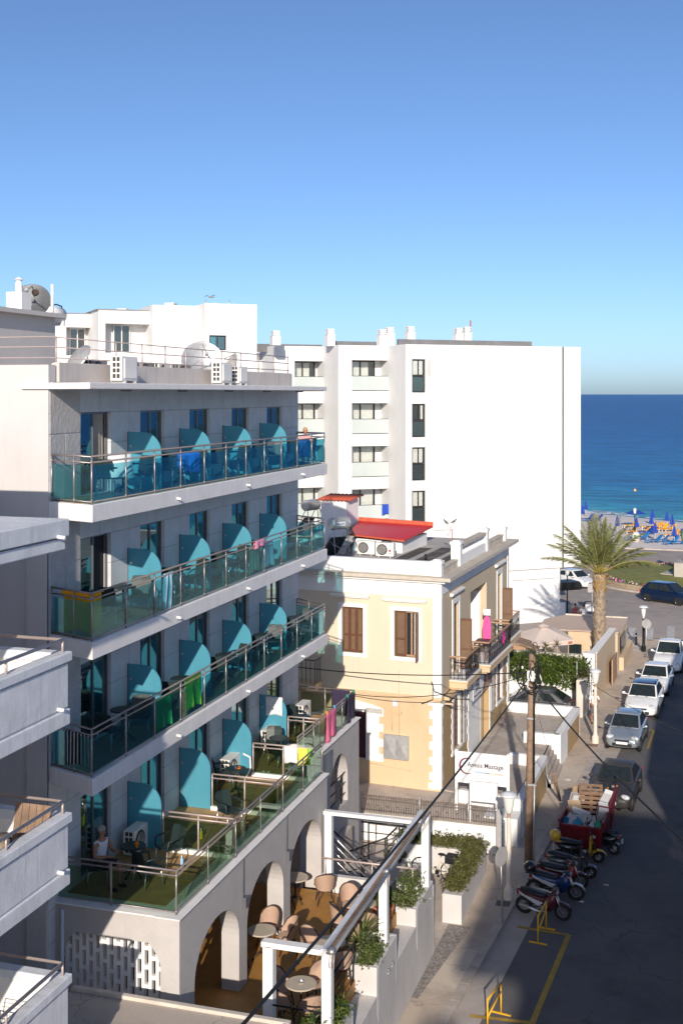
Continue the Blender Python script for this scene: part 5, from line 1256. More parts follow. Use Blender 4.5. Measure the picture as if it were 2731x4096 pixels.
# street side upper openings
for a, b in ((1.95,2.85),(10.35,11.2)):
    surround(XSt, a, b, 5.1, 7.96, .2, False)
    sliding_door(N_, XSt, a+.02, b-.02, 5.12, 7.94, .21, 2, 'shutter', 'pane', [], 'balcony_door', fw=.07)
hood(XSt, 1.4, 3.35, 8.42); hood(XSt, 9.75, 11.9, 8.45)
for u in (2.95, 11.3):       # shutters folded back, standing off the wall
    Xs = XSt @ Matrix.Translation((u,0,0)) @ Matrix.Rotation(R(-78),4,'Z')
    shutter_leaf(Xs, .02, .52, 5.15, 7.2, 0, 'shutter_slat2')
mb = MB(); mb.X = XSt; mb.box(6.0,1.98,5.0,6.9,2.0-.04,7.3); mb.build('loggia_door', M['shutter'], N_)
mb = MB(); mb.X = XSt; mb.box(6.7,.6,5.0,8.0,1.9,7.5) if False else mb.box(8.0,.3,5.02,8.04,1.9,7.55); mb.build('loggia_panel', M['trim'], N_)
# ground floor: door, hatch and arches
mb = MB(); mb.X = XFr
for k in range(7):
    z = 1.85+.3*k; w_ = .74 if k % 2 == 0 else .56
    mb.box(3.12-w_,-.03,z,3.12,.02,z+.3)
mb.loft([[(u,-.03,z),(u,.02,z),(u,.02,z2),(u,-.03,z2)] for u, z, z2 in ((2.42,3.75,3.98),(2.9,3.75,4.1),(3.5,3.78,4.2),(4.4,3.78,4.2))]); mb.build('door_surround', M['trim'], N_)
mb = MB(); mb.X = XFr; mb.box(3.13,.1,1.9,4.5,.16,3.7); mb.box(3.13,.0,3.62,4.5,.1,3.74); mb.box(3.13,.02,1.9,3.2,.1,3.62); mb.build('door', M['maroon'], N_)
mb = MB(); mb.X = XFr; mb.box(1.3,-.14,2.04,2.34,.02,2.99); mt = mb.build('meter_cabinet', M['galv'], N_, bevel=.012)
mb = MB(); mb.X = XFr
for a, b in ((1.34,1.8),(1.84,2.3)):
    c = ((a+b)/2,-.18,2.515); p = [(a,-.145,2.08),(b,-.145,2.08),(b,-.145,2.95),(a,-.145,2.95)]
    for k in range(4): mb.quad(p[k], p[(k+1) % 4], c)
mb.build('cabinet_door', M['galv'], mt)
mb = MB(); mb.X = XFr; mb.box(1.78,-.05,4.12,1.98,.02,4.36); mb.build('wall_vent', M['concrete_paint'], N_)
mb = MB(); mb.X = XFr; mb.tube([(2.0,-.02,4.05),(2.0,-.02,3.15)], .015, 5); mb.tube([(1.72,-.02,5.6),(1.7,-.02,3.0)], .012, 5); mb.tube([(1.72,-.02,4.05),(1.6,-.02,3.85),(1.75,-.02,3.75),(1.85,-.02,3.9)], .01, 5); mb.tube([(1.2,-.02,1.62),(2.95,-.02,1.75)], .012, 5); mb.build('wall_conduit', M['peach'], N_)
def arch_door(u0, u1, z0, zs, za, nm='arched_shutter'):
    mb = MB(); mb.X = XSt; pts = [(u0,.09,z0),(u1,.09,z0),(u1,.09,zs)]
    for k in range(1, 12):
        a = math.pi*k/12; pts.append(((u0+u1)/2+(u1-u0)/2*math.cos(a), .09, zs+(za-zs)*math.sin(a)))
    pts.append((u0,.09,zs)); mb.extr(pts, SNv*-.05 if False else Vector((0,.05,0))) ; ob = mb.build(nm, M['maroon'], N_)
    mb = MB(); mb.X = XSt
    for k in range(1, 6): mb.box(u0+.02,.07,z0+(zs-z0)*k/6,u1-.02,.09,z0+(zs-z0)*k/6+.03)
    mb.box((u0+u1)/2-.02,.065,z0,(u0+u1)/2+.02,.09,za-.02); mb.build('rail', M['shutter'], ob)
    # white surround with toothed edge, spandrels filled
    mb = MB(); mb.X = XSt
    for k in range(9):
        z = z0-.06+(zs+.15-z0)*k/9; h = (zs+.15-z0)/9; w_ = .3 if k % 2 else .2
        mb.box(u0-w_,-.03,z,u0+.02,.06,z+h); mb.box(u1-.02,-.03,z,u1+w_,.06,z+h)
    n = 12
    for k in range(n):
        a0, a1 = math.pi*k/n, math.pi*(k+1)/n; cx = (u0+u1)/2; r = (u1-u0)/2
        A_, B_ = [(cx+r*math.cos(a), zs+(za-zs)*math.sin(a)) for a in (a0,a1)]; C2, D2 = [(cx+(r+.24)*math.cos(a), zs+(za-zs+.26)*math.sin(a)) for a in (a0,a1)]
        for y in (-.03, .06): mb.quad((A_[0],y,A_[1]),(B_[0],y,B_[1]),(D2[0],y,D2[1]),(C2[0],y,C2[1]))
        mb.quad((A_[0],-.03,A_[1]),(B_[0],-.03,B_[1]),(B_[0],.06,B_[1]),(A_[0],.06,A_[1])); mb.quad((C2[0],-.03,C2[1]),(D2[0],-.03,D2[1]),(D2[0],.06,D2[1]),(C2[0],.06,C2[1]))
        # spandrel between arch and square opening
        mb.quad((A_[0],.04,A_[1]),(B_[0],.04,B_[1]),(B_[0],.04,za+.02),(A_[0],.04,za+.02))
    mb.box(u0-.32,-.06,z0-.14,u1+.32,.06,z0-.02); mb.build('door_surround', M['trim'], ob)
arch_door(1.92, 2.98, 2.0, 3.7, 4.18); arch_door(10.27, 11.26, 1.97, 3.6, 4.1)
# vertical banners beside the arches
for u0, u1, nm in ((3.48,4.08,0),(8.72,9.4,1)):
    mb = MB(); mb.X = XSt; mb.box(u0,-.05,1.9,u1,-.035,4.15); bo = mb.build('vertical_banner', M['trim'], N_)
    for j, txt in enumerate(('Hammam & Hydrobath',)):
        X_ = upright(sp_((u0+u1)/2, 3.0, -.052), (0,0,-1), SNv) ; X_ = Matrix(((0,-SU.x,SNv.x,X_[0][3]),(0,-SU.y,SNv.y,X_[1][3]),(1,0,0,X_[2][3]),(0,0,0,1)))
        text_mesh(txt, .24, M['banner_ink'], X_, bo, width=2.05)
for u0, u1 in ((4.45,5.05),(8.55,8.72)):
    mb = MB(); mb.X = XSt
    for k in range(10): mb.box(u0-(.1 if k % 2 and u0 < 5 else 0),-.033,HB+.31*k,u1,.02,HB+.31*k+.31)
    mb.build('opening_surround', M['trim'], N_)
# massage poster over the big opening
mb = MB(); mb.X = XSt; mb.box(5.0,-.10,3.25,8.75,-.07,4.2); po = mb.build('poster_board', M['plate'], N_)
mb = MB(); mb.X = XSt
brown = pm('poster_brown', (.22,.12,.08), .6, var=.4, sc=6); skp = pm('poster_skin', (.50,.30,.20), .6, var=.25, sc=5)
pts = [(6.7,3.28),(7.0,3.6),(7.1,4.0),(7.4,4.18),(8.0,4.18),(8.3,3.95),(8.6,3.9),(8.7,3.28)]; mb.extr([(a,-.104,b) for a, b in pts], (0,.003,0)); mb.mi = 1
pts = [(7.3,3.28),(7.45,3.7),(7.6,4.0),(7.8,3.9),(7.85,3.6),(8.2,3.5),(8.3,3.28)]; mb.extr([(a,-.108,b) for a, b in pts], (0,.003,0)); mb.build('poster_figure', [brown, skp], po)
def st_text(txt, u, z, size, mat, par, width=None, d=-.104, **k):
    p = sp_(u, z, d); return text_mesh(txt, size, M[mat], upright(p, SU, SNv), par, width=width, **k)
st_text('20\u20ac', 5.85, 3.72, .45, 'banner_ink', po); st_text('Massage', 5.9, 4.03, .16, 'banner_ink', po); st_text('30 min massage', 5.85, 3.4, .15, 'banner_ink', po, width=1.3)
mb = MB(); mb.X = XSt; mb.box(8.55,-.22,4.25,8.75,-.05,4.4); mb.build('floodlight', M['black_metal'], N_)
# iron balconies
def balcony(u0, u1, pr, nm='balcony'):
    mb = MB(); mb.X = XSt; mb.box(u0,-pr,4.70,u1,.05,4.98); mb.box(u0-.05,-pr-.05,4.93,u1+.05,.04,5.0); mb.box(u0+.1,-pr+.15,4.62,u1-.1,.05,4.70)
    ob = mb.build(nm, M['peach'], N_, bevel=.012)
    mb = MB(); mb.X = XSt; mb.box(u0-.03,-pr-.03,5.0,u1+.03,.02,5.02); mb.build('balcony_paving', M['trim'], ob)
    e = .06; path = [(u0+e,0),(u0+e,-pr+e),(u1-e,-pr+e),(u1-e,0)]
    mb = MB(); mb.X = XSt
    for (a, b), (c, d) in zip(path, path[1:]):
        L = math.hypot(c-a, d-b); n = max(2, int(L/.16))
        mb.tube([(a,b,5.1),(c,d,5.1)], .012, 5); mb.tube([(a,b,5.82),(c,d,5.82)], .012, 5)
        for k in range(n+1):
            t = k/n; x, y = a+(c-a)*t, b+(d-b)*t; mb.tube([(x,y,5.02),(x,y,5.92)], .011, 5)
            if k < n and k % 2 == 0:
                x2, y2 = a+(c-a)*(t+.5/n), b+(d-b)*(t+.5/n); dx, dy = (c-a)/L*.06, (d-b)/L*.06
                mb.tube([(x2+dx*math.cos(q*.8)*(1-.09*q), y2+dy*math.cos(q*.8)*(1-.09*q), 5.55+.13*math.sin(q*.8)*(1-.08*q)) for q in range(10)], .009, 4)
                mb.tube([(x2-dx*math.cos(q*.8)*(1-.09*q), y2-dy*math.cos(q*.8)*(1-.09*q), 5.28-.11*math.sin(q*.8)*(1-.08*q)) for q in range(10)], .009, 4)
    mb.build('balcony_railing', M['black_metal'], ob)
    mb = MB(); mb.X = XSt
    for (a, b), (c, d) in zip(path, path[1:]): mb.bar((a,b,5.95), (c,d,5.95), .07, .05)
    mb.build('wooden_handrail', M['woodrail'], ob)
balcony(1.35, 3.75, .72); balcony(4.45, 9.1, .95); balcony(9.7, 12.3, .72)
# wall insulator bracket and meter box at the corner
mb = MB(); mb.X = XSt; mb.box(.35,-.25,4.45,1.6,.0,4.62); mb.box(.3,-.4,4.3,.45,-.0,4.36); mb.build('cable_bracket', M['peach'], N_)
# left balcony, partly behind the hotel
mb = MB(); mb.X = XFr; mb.box(5.0,-.75,4.6,6.6,.0,4.85); ob = mb.build('balcony', M['peach'], N_)
mb = MB(); mb.X = XFr
for k in range(9): mb.tube([(5.05+.19*k,-.7,4.85),(5.05+.19*k,-.7,5.8)], .012, 5)
for k in range(4): mb.tube([(5.05,-.7+.19*k,4.85),(5.05,-.7+.19*k,5.8)], .012, 5)
mb.tube([(6.6,-.7,5.8),(5.05,-.7,5.8),(5.05,0,5.8)], .02, 5); mb.build('balcony_railing', M['black_metal'], ob)
# ---------------------------------------------------------------- on the house roof
pa = at('Q8',590,612,9.3); 
RS = T('roof_shed', 'low white roof shed under a bright red sheet metal roof', 'shed', (-14.8, 54, 9.3))
c0, c1, c2, c3 = Vector((-15.9,52.75,0)), Vector((-13.45,52.4,0)), Vector((-13.1,55.8,0)), Vector((-16.3,55.6,0))
mb = MB(); mb.prism([(p.x,p.y) for p in (c0,c1,c2,c3)], 9.3, 9.86); mb.build('wall', M['white'], RS)
e = [Vector((-16.03,52.5,10.08)),Vector((-13.28,52.1,9.93)),Vector((-12.9,56.1,10.15)),Vector((-16.55,55.9,10.3))]
mb = MB(); n = 30; 
for k in range(n):
    a0, a1 = e[0].lerp(e[1],k/n), e[0].lerp(e[1],(k+1)/n); b0, b1 = e[3].lerp(e[2],k/n), e[3].lerp(e[2],(k+1)/n)
    am, bm_ = a0.lerp(a1,.5)+Vector((0,0,.035)), b0.lerp(b1,.5)+Vector((0,0,.035))
    mb.quad(a0,am,bm_,b0); mb.quad(am,a1,b1,bm_)
mb.build('roof', M['redtin'], RS, solid=.012, fixn=False)
mb = MB(); mb.prism([(p.x,p.y) for p in (c0+Vector((.1,.1,0)),c1+Vector((-.1,.1,0)),c2+Vector((-.1,-.1,0)),c3+Vector((.1,-.1,0)))], 9.9, 9.94); mb.bar(e[0]+Vector((0,0,-.03)),e[1]+Vector((0,0,-.03)),.05,.07); mb.bar(e[1]+Vector((0,0,-.03)),e[2]+Vector((0,0,-.03)),.05,.05); mb.bar(e[2]+Vector((.02,.03,.1)),e[3]+Vector((0,.03,.1)),.05,.2); mb.build('roof_fascia', M['redtile'], RS)
TW = T('stair_tower', 'small white stair tower with a clay tiled roof behind the water heater', 'tower', (-16.7,53.6,9.3))
mb = MB(); mb.prism([(-17.95,54.4),(-16.7,54.4),(-16.5,55.7),(-17.8,55.7)], 9.3, 11.42); mb.build('wall', M['white'], TW)
mb = MB(); A0, A1, A2, A3 = Vector((-18.15,54.2,11.42)), Vector((-16.5,54.2,11.42)), Vector((-16.25,55.9,11.56)), Vector((-18.0,55.9,11.56)); n = 9
mb.smooth = True
for k in range(n):
    a0, a1 = A0.lerp(A1,k/n), A0.lerp(A1,(k+1)/n); b0, b1 = A3.lerp(A2,k/n), A3.lerp(A2,(k+1)/n)
    for j in range(6):
        t0, t1 = j/6, (j+1)/6; h0, h1 = .06*math.sin(math.pi*t0), .06*math.sin(math.pi*t1)
        mb.quad(a0.lerp(a1,t0)+Vector((0,0,h0)), a0.lerp(a1,t1)+Vector((0,0,h1)), b0.lerp(b1,t1)+Vector((0,0,h1)), b0.lerp(b1,t0)+Vector((0,0,h0)))
mb.build('tiled_roof', M['redtile'], TW, solid=.03, fixn=False)
def heater(loc, rz, label, big=True):
    t = T('solar_water_heater', label, 'water heater', loc, rz, 'solar water heaters')
    mb = MB(); mb.lathe([(0,-.55),(.1,-.54),(.1,-.5),(.24,-.47),(.27,-.42),(.27,.42),(.24,.48),(0,.5)], (0,0,1.5), 22, 'y'); mb.build('tank', M['tank'], t, local=True, smooth=False)
    mb = MB(); mb.X = Matrix.Translation((.25,0,.62)) @ Matrix.Rotation(R(48), 4, 'Y'); mb.box(-.3,-.42,0,.85,.42,.07); mb.build('collector', M['car_glass'], t, local=True)
    mb = MB()
    for y in (-.38,.38): mb.tube([(-.1,y,1.25),(-.25,y,0)], .02, 5); mb.tube([(.05,y,1.25),(.75,y,0)], .02, 5); mb.tube([(-.25,y,.05),(.75,y,.05)], .02, 5); mb.tube([(-.2,y,.5),(.3,y,.8)], .015, 5)
    mb.tube([(-.2,-.38,.6),(-.2,.38,.1)], .015, 5); mb.tube([(-.2,.38,.6),(-.2,-.38,.1)], .015, 5); mb.build('stand', M['galv'], t, local=True)
    mb = MB(); rr = random.Random(5)
    for k in range(5): mb.tube([(-.1,-.5,1.4-.1*k),(-.35-.04*k,-.6,.9),(-.2+.1*k,-.55,.3),(.1*k,-.6,.03)], .016, 5)
    mb.build('pipe', M['cable'], t, local=True)
    return t
hh = heater((-15.75,50.3,9.3), R(142), 'steel solar water heater tank with a label, in front of the stair tower')
X_ = WM[hh.name] @ Matrix(((0,0,-1,-.275),(-1,0,0,.1),(0,1,0,1.5),(0,0,0,1)))
mb = MB(); mb.X = X_; mb.box(-.24,-.09,-.005,.24,.09,.0); mb.build('tank_label', M['plate'], hh); text_mesh('HELIOSOL', .1, M['ink_red'], X_, hh, 'lettering', width=.42, extr=.004)
heater((-18.7,55.1,9.6), R(160), 'steel solar water heater tank half hidden left of the stair tower')
ac_unit(tuple(at('Q8',765,655,9.3)), R(-4), 'white condenser on the house roof, left of three by the red shed', 'condensers on the house roof')
ac_unit(tuple(at('Q8',945,675,9.3)), R(-2), 'white condenser with a red round emblem on the house roof, foremost of three', 'condensers on the house roof', 'LG')
pb = at('Q8',985,630,9.3); ac_unit((pb.x,pb.y+.25,9.3), R(-4), 'condenser with a dark front behind the emblem condenser', 'condensers on the house roof', grey=True, k=1.05)
p = at('SA',835,375,9.3)
AN = T('tv_antenna', 'rusty tv aerial on a thin mast on the house roof', 'antenna', tuple(p), R(10))
mb = MB(); mb.tube([(0,0,0),(-.02,0,1.15)], .018, 6); mb.lathe([(.1,0),(.05,.15),(0,.15)], n=10); mb.build('mast', M['redtile'], AN, local=True)
mb = MB(); mb.tube([(-.78,0,1.08),(.05,0,1.12)], .012, 5)
for k in range(7): mb.tube([(-.72+.1*k,-.14+.01*k,1.08),(-.72+.1*k,.14-.01*k,1.08)], .005, 4); mb.tube([(-.72+.1*k,0,1.02),(-.72+.1*k,0,1.14)], .004, 4)
mb.tube([(-.28,0,1.4),(-.05,0,1.12),(-.25,0,.82)], .012, 5); mb.tube([(-.1,0,1.2),(.1,0,1.42)], .01, 5)
for k in range(5): mb.tube([(-.27+.05*k,-.18,1.38-.055*k),(-.27+.05*k,.18,1.38-.055*k)], .006, 4)
mb.build('aerial', M['galv'], AN, local=True)
def bird(loc, rz, label):
    t = T('pigeon', label, 'pigeon', loc, rz, 'pigeons on the tv aerial'); g = pm('pigeon_feather', (.12,.12,.13), .7, var=.4, sc=30)
    mb = MB(); mb.smooth = True
    secs = []
    for x, z, ry, rz_ in ((-.2,.02,.012,.008),(-.13,.04,.03,.02),(-.06,.07,.055,.05),(.02,.1,.06,.06),(.08,.14,.045,.045),(.1,.18,.028,.03),(.125,.205,.027,.027),(.15,.2,.012,.012),(.17,.195,.003,.003)):
        secs.append([(x, ry*math.cos(a*.785), z+rz_*math.sin(a*.785)) for a in range(8)])
    mb.loft(secs); mb.build('body', g, t, local=True, sub=1)
    mb = MB(); mb.tube([(.0,.02,.05),(.0,.02,0)], .006, 4); mb.tube([(.0,-.02,.05),(.0,-.02,0)], .006, 4); mb.build('feet', M['redtile'], t, local=True)
bird((p.x-.3,p.y,p.z+1.36), R(150), 'dark pigeon perched at the left on the tv aerial'); bird((p.x+.06,p.y,p.z+1.40), R(30), 'grey pigeon perched at the right on the tv aerial')
t = T('roof_pipe', 'short black vent pipe on the flat house roof near the parapet', 'pipe', tuple(at('SA',545,445,9.3)))
mb = MB(); mb.tube([(0,0,0),(0,0,.3)], .06, 10); mb.build('pipe', M['cable'], t, local=True)
mb = MB(); mb.lathe([(0,.012),(.28,.01),(.32,0)], n=16); mb.build('flashing', M['trim'], t, local=True)
# ---------------------------------------------------------------- house forecourt: fence, boards, courtyard
FT = T('house_terrace', 'concrete terrace and rendered retaining wall in front of the yellow house', 'terrace', (-10,44,0))
mb = MB(); mb.prism([(-14.5,42.7),(-7.3,42.7),(-7.3,44.2),(-9.0,45.75),(-10.2,46.0),(-14.5,46.6)], -.1, .94); mb.build('paving', M['roofconc'], FT)
mb = MB(); mb.box(-14.5,42.58,-.15,-7.25,42.8,.98); mb.box(-7.47,42.8,-.15,-7.25,43.3,.98); mb.build('retaining_wall', M['white'], FT, bevel=.02)
mb = MB(); mb.box(-14.5,42.57,.981,-7.24,42.81,1.0); mb.build('coping', M['rust_edge'], FT)
mb = MB(); mb.extr([(-7.42,42.3,-.1),(-7.22,42.3,-.1),(-7.22,42.3,1.62),(-7.27,42.3,1.7),(-7.37,42.3,1.7),(-7.42,42.3,1.62)], (0,.12,0)); tag(mb.build('gate_slab', M['sign_back'], bevel=.01), 'tall narrow grey slab at the end of the terrace fence beside the lamp', 'panel')
FE = T('iron_fence', 'low rusty wrought iron fence along the house terrace edge', 'fence', (-10,42.7,1.0))
mb = MB(); y = 42.69; rr = random.Random(12)
for z in (1.1,1.5,1.62): mb.tube([(-12.5,y,z),(-7.45,y,z)], .014, 5)
n = 54
for k in range(n+1):
    x = -12.5 + 5.05*k/n; mb.tube([(x,y,1.0),(x+rr.uniform(-.012,.012),y,1.66)], .010, 4)
    if k % 4 == 2: mb.tube([(x,y,1.28),(x+.09,y,1.28)], .012, 4)
mb.build('bars', pm('rusty_iron', (.20,.15,.12), .8, .2, var=.4, sc=14), FE)
for x in (-12.5,-10.3,-8.5,-7.45):
    mb = MB(); mb.tube([(x,y,.98),(x,y,1.76)], .024, 6); mb.build('post', M['galv'], FE)
SG = T('massage_sign', 'white sign board with a brush stroke crescent and massage lettering', 'sign', (-8.25,44,.95))
p0, p1 = Vector((-9.17,44.05,2.0)), Vector((-7.31,43.98,1.96)); sdv = (p1-p0); sdv.z = 0; sdv.normalize(); sn = Vector((sdv.y,-sdv.x,0))
mb = MB(); mb.X = frame((p0.x,p0.y), sdv, sn); mb.box(0,0,1.98,1.86,.06,3.14); mb.build('board', M['plate'], SG, bevel=.004)
mb = MB(); mb.X = frame((p0.x,p0.y), sdv, sn); mb.box(-.1,-.02,.9,0,.1,3.2); mb.cut(); mb.box(1.86,-.02,.9,1.96,.1,3.2); mb.build('post', M['trim'], SG, bevel=.004)
def sgt(t, u, z, size, mat, w, **k): q = Vector((p0.x,p0.y,0)) + sdv*u; return text_mesh(t, size, M[mat], upright((q.x+sn.x*.004,q.y+sn.y*.004,z), sdv, sn), SG, width=w, extr=.003, **k)
sgt('Anesis Massage', 1.05, 2.68, .26, 'banner_ink', 1.36)
sgt('Wellness', .80, 2.43, .12, 'ink_blue', .36); sgt('Center', 1.11, 2.425, .12, 'banner_ink', .25); sgt('& Hammam', 1.50, 2.42, .12, 'ink_orange', .46)
mb = MB(); mb.X = upright(tuple(Vector((p0.x,p0.y,2.62)) + sdv*.36 + sn*.004), sdv, sn)
for k in range(20):
    a0, a1 = R(60+12*k), R(60+12*(k+1)); w0, w1 = .012+.05*math.sin(math.pi*k/20), .012+.05*math.sin(math.pi*(k+1)/20)
    mb.extr([((.30-w0)*math.cos(a0),(.30-w0)*math.sin(a0),0),((.30+.01)*math.cos(a0),(.30+.01)*math.sin(a0),0),((.30+.01)*math.cos(a1),(.30+.01)*math.sin(a1),0),((.30-w1)*math.cos(a1),(.30-w1)*math.sin(a1),0)], (0,0,.003))
mb.build('crescent_emblem', M['ink_red'], SG)
BB = T('blank_board', 'blank white board on two posts at the fence below the massage sign', 'sign', (-8,42.9,1))
mb = MB(); mb.box(-8.44,42.84,1.74,-7.52,42.90,2.42); mb.build('panel', M['plate'], BB, bevel=.004)
mb = MB(); mb.box(-8.48,42.83,.98,-8.43,42.92,2.46); mb.box(-7.53,42.83,.98,-7.47,42.92,2.46); mb.box(-8.43,42.83,2.42,-7.53,42.92,2.46); mb.build('frame', M['trim'], BB)
# courtyard with white parapets
CT = T('courtyard', 'paved courtyard with white parapets and ochre outer walls beside the house', 'courtyard', (-8,51,0))
mb = MB(); mb.prism([(-10.2,46.2),(-7.05,45.4),(-6.72,50.2),(-7.0,50.3),(-7.0,53.6),(-6.6,53.7),(-6.35,58.4),(-9.7,58.6)], -.1, .93); mb.build('paving', M['flag'], CT)
def wallseg(mb, pts, z0, z1, th):
    for a, b in zip(pts, pts[1:]):
        a, b = Vector((*a,0)), Vector((*b,0)); d = (b-a).normalized(); n_ = Vector((-d.y,d.x,0))*th/2
        mb.prism([(p.x,p.y) for p in (a-n_, b-n_, b+n_, a+n_)], z0, z1)
mb = MB(); wallseg(mb, [(-8.15,53.62),(-6.56,53.56)], -.1, 1.4, .26); mb.cut(); wallseg(mb, [(-9.7,58.55),(-6.2,58.48)], -.1, 1.4, .26); mb.cut(); wallseg(mb, [(-8.25,50.32),(-6.76,50.26)], -.1, 1.38, .24); mb.cut(); wallseg(mb, [(-9.3,45.0),(-6.95,44.6)], -.1, 1.42, .26); mb.box(-8.1,43.5,-.1,-6.85,44.5,1.0)
mb.build('parapet', M['white'], CT, bevel=.02)
mb = MB(); wallseg(mb, [(-6.66,53.5),(-6.36,58.55)], -.1, 1.4, .32); mb.cut(); wallseg(mb, [(-6.95,44.55),(-6.82,50.3)], -.1, 1.385, .3); mb.build('outer_parapet', M['white'], CT, bevel=.02)
mb = MB(); wallseg(mb, [(-6.49,53.9),(-6.215,58.3)], -.12, 1.12, .02); mb.cut(); wallseg(mb, [(-6.79,45.1),(-6.68,49.95)], -.12, 1.12, .02); mb.build('ochre_render', M['tanlow'], CT)
mb = MB()
for k in range(5): mb.box(-7.3+.16*k,50.5,-.1,-6.6,53.4,.93-.19*k) if False else mb.box(-7.05,50.45+.0,-.1,-6.9+.12*k,53.4,.93-.19*k-.0)
mb.build('steps', M['flag'], CT)
mb = MB(); rr = random.Random(44)
pk3 = lambda r: Vector((r.gauss(-6.62,.08), 54.2+abs(r.gauss(0,.4)), abs(r.gauss(0,.06))))
leaves(mb, 60, pk3, .03, rr); 
ob = mb.build('weed_tuft', M['shrub'], fixn=False); tag(ob, 'small weeds at the foot of the ochre courtyard wall', 'weed')
# ---------------------------------------------------------------- walls, vine, kiosk beyond
DW = T('driveway_wall', 'cream driveway wall behind the grey car, overhung by a vine', 'wall', (-8.5,64,0))
mb = MB(); mb.box(-11.5,63.9,-.15,-6.2,64.3,1.95); mb.build('wall', M['white'], DW, bevel=.02)
mb = MB(); mb.box(-6.75,61.9,-.15,-6.25,63.9,1.9); mb.build('end_pier', M['stainwall'], DW, bevel=.03)
LW = T('lime_wall', 'stained whitewashed wall with black run marks behind the vine', 'wall', (-8.5,65.8,0))
mb = MB(); mb.prism([(-11.5,65.4),(-6.3,65.4),(-6.3,65.75),(-11.5,65.75)], -.1, 2.42); mb.build('wall', M['stainwall'], LW, bevel=.02)
VN = T('vine_hedge', 'dense green vine spilling over the cream driveway wall', 'hedge', (-8.5,63.8,0)); rr = random.Random(9)
cs = []
for k in range(330):
    u = rr.random(); x = -10.9+4.5*u; low = 1.5 - .62*max(0, u-.2) + rr.uniform(-.15,.12); hi = 2.5 - .2*u
    cs.append(Vector((x, rr.uniform(63.3,64.8), rr.uniform(low, hi))))
def pv(r):
    q = r.choice(cs); p = q + Vector((r.gauss(0,.16), r.gauss(0,.16), r.gauss(0,.13)))
    if p.y < 63.9 and p.z > 2.3: p.y += .5
    return p
mb = MB(); leaves(mb, 12000, pv, .055, rr, .2, 1.5); mb.build('foliage', M['vine'], VN, fixn=False)
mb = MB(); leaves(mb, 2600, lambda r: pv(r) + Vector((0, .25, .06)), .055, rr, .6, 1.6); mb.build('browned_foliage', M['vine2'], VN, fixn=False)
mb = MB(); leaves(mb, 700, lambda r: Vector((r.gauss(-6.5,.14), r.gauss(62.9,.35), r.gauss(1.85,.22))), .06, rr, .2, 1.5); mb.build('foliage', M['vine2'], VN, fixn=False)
mb = MB()
for k in range(9): x = -7.0+.09*k; mb.tube([(x,63.5,1.9),(x-.05,63.3,1.2),(x-.02+.03*(k % 3),63.5,.0)], .014, 5)
mb.build('stem', M['wood'], VN)
mb = MB(); mb.tube([(-6.85,63.2,0),(-6.85,63.2,2.55)], .03, 6); mb.build('stake', M['galv'], VN)
GW = T('garden_wall', 'tall beige garden wall with a white gate pier along the pavement', 'wall', (-6,68,0))
mb = MB(); mb.prism([(-6.42,65.6),(-6.05,65.6),(-5.62,72.6),(-5.95,72.6)], -.1, 2.55); mb.build('wall', M['kiosk'], GW, bevel=.015)
mb = MB(); mb.prism([(-6.44,65.5),(-6.02,65.5),(-5.58,72.7),(-5.97,72.7)], 2.551, 2.6); mb.build('coping', M['trim'], GW)
mb = MB(); mb.box(-6.72,65.0,-.1,-6.1,65.6,2.62); mb.box(-6.7,64.3,-.1,-6.25,65.0,1.95); mb.build('gate_pier', M['trim'], GW, bevel=.015)
mb = MB(); mb.prism([(-5.55,69.0),(-5.48,69.0),(-5.4,71.2),(-5.47,71.2)], .1, 1.5); mb.build('side_door', M['woodrail'], GW)
KI = T('beach_kiosk', 'low beige flat roofed kiosk beside the palm tree', 'kiosk', (-7.3,75,0))
mb = MB(); mb.prism([(-8.4,72.7),(-5.5,72.7),(-5.28,77.2),(-9.0,77.2)], -.1, 2.3); mb.build('wall', M['kiosk'], KI)
mb = MB(); mb.prism([(-10.2,72.5),(-5.42,72.6),(-5.2,77.4),(-9.1,77.5),(-10.2,75.6)], 2.3, 2.36); mb.build('roof', M['kioskroof'], KI)
mb = MB(); mb.prism([(-9.1,77.36),(-5.2,77.3),(-5.2,77.42),(-9.1,77.5)], 2.36, 2.44); mb.prism([(-5.34,72.6),(-5.3,72.6),(-5.2,77.3),(-5.25,77.3)], 2.36, 2.42); mb.build('roof_edge', M['rust_edge'], KI)
mb = MB(); mb.prism([(-5.39,73.6),(-5.35,73.6),(-5.26,75.9),(-5.3,75.9)], .9, 1.9); mb.build('window', M['car_glass'], KI)
mb = MB(); mb.box(-7.0,72.62,1.35,-6.4,72.68,1.47); mb.build('wall_bracket', M['black_metal'], KI)
mb = MB(); mb.box(-8.35,72.66,.0,-7.6,72.7,1.5); mb.build('service_hatch', M['car_glass'], KI)
mb = MB(); mb.prism([(-5.45,73.2),(-5.18,73.2),(-5.02,78.6),(-5.3,78.6)], -.1, .75); mb.build('plinth', M['kiosk'], KI)
PR = T('cafe_parasol', 'large cream square parasol with red marks beside the kiosk', 'parasol', (-9.5,69.6,0))
apex = Vector((-9.45,69.4,3.12)); cnr = [Vector((-11.3,69.9,2.5)),Vector((-9.75,66.7,2.45)),Vector((-7.65,69.0,2.5)),Vector((-9.1,72.3,2.5))]
mb = MB()
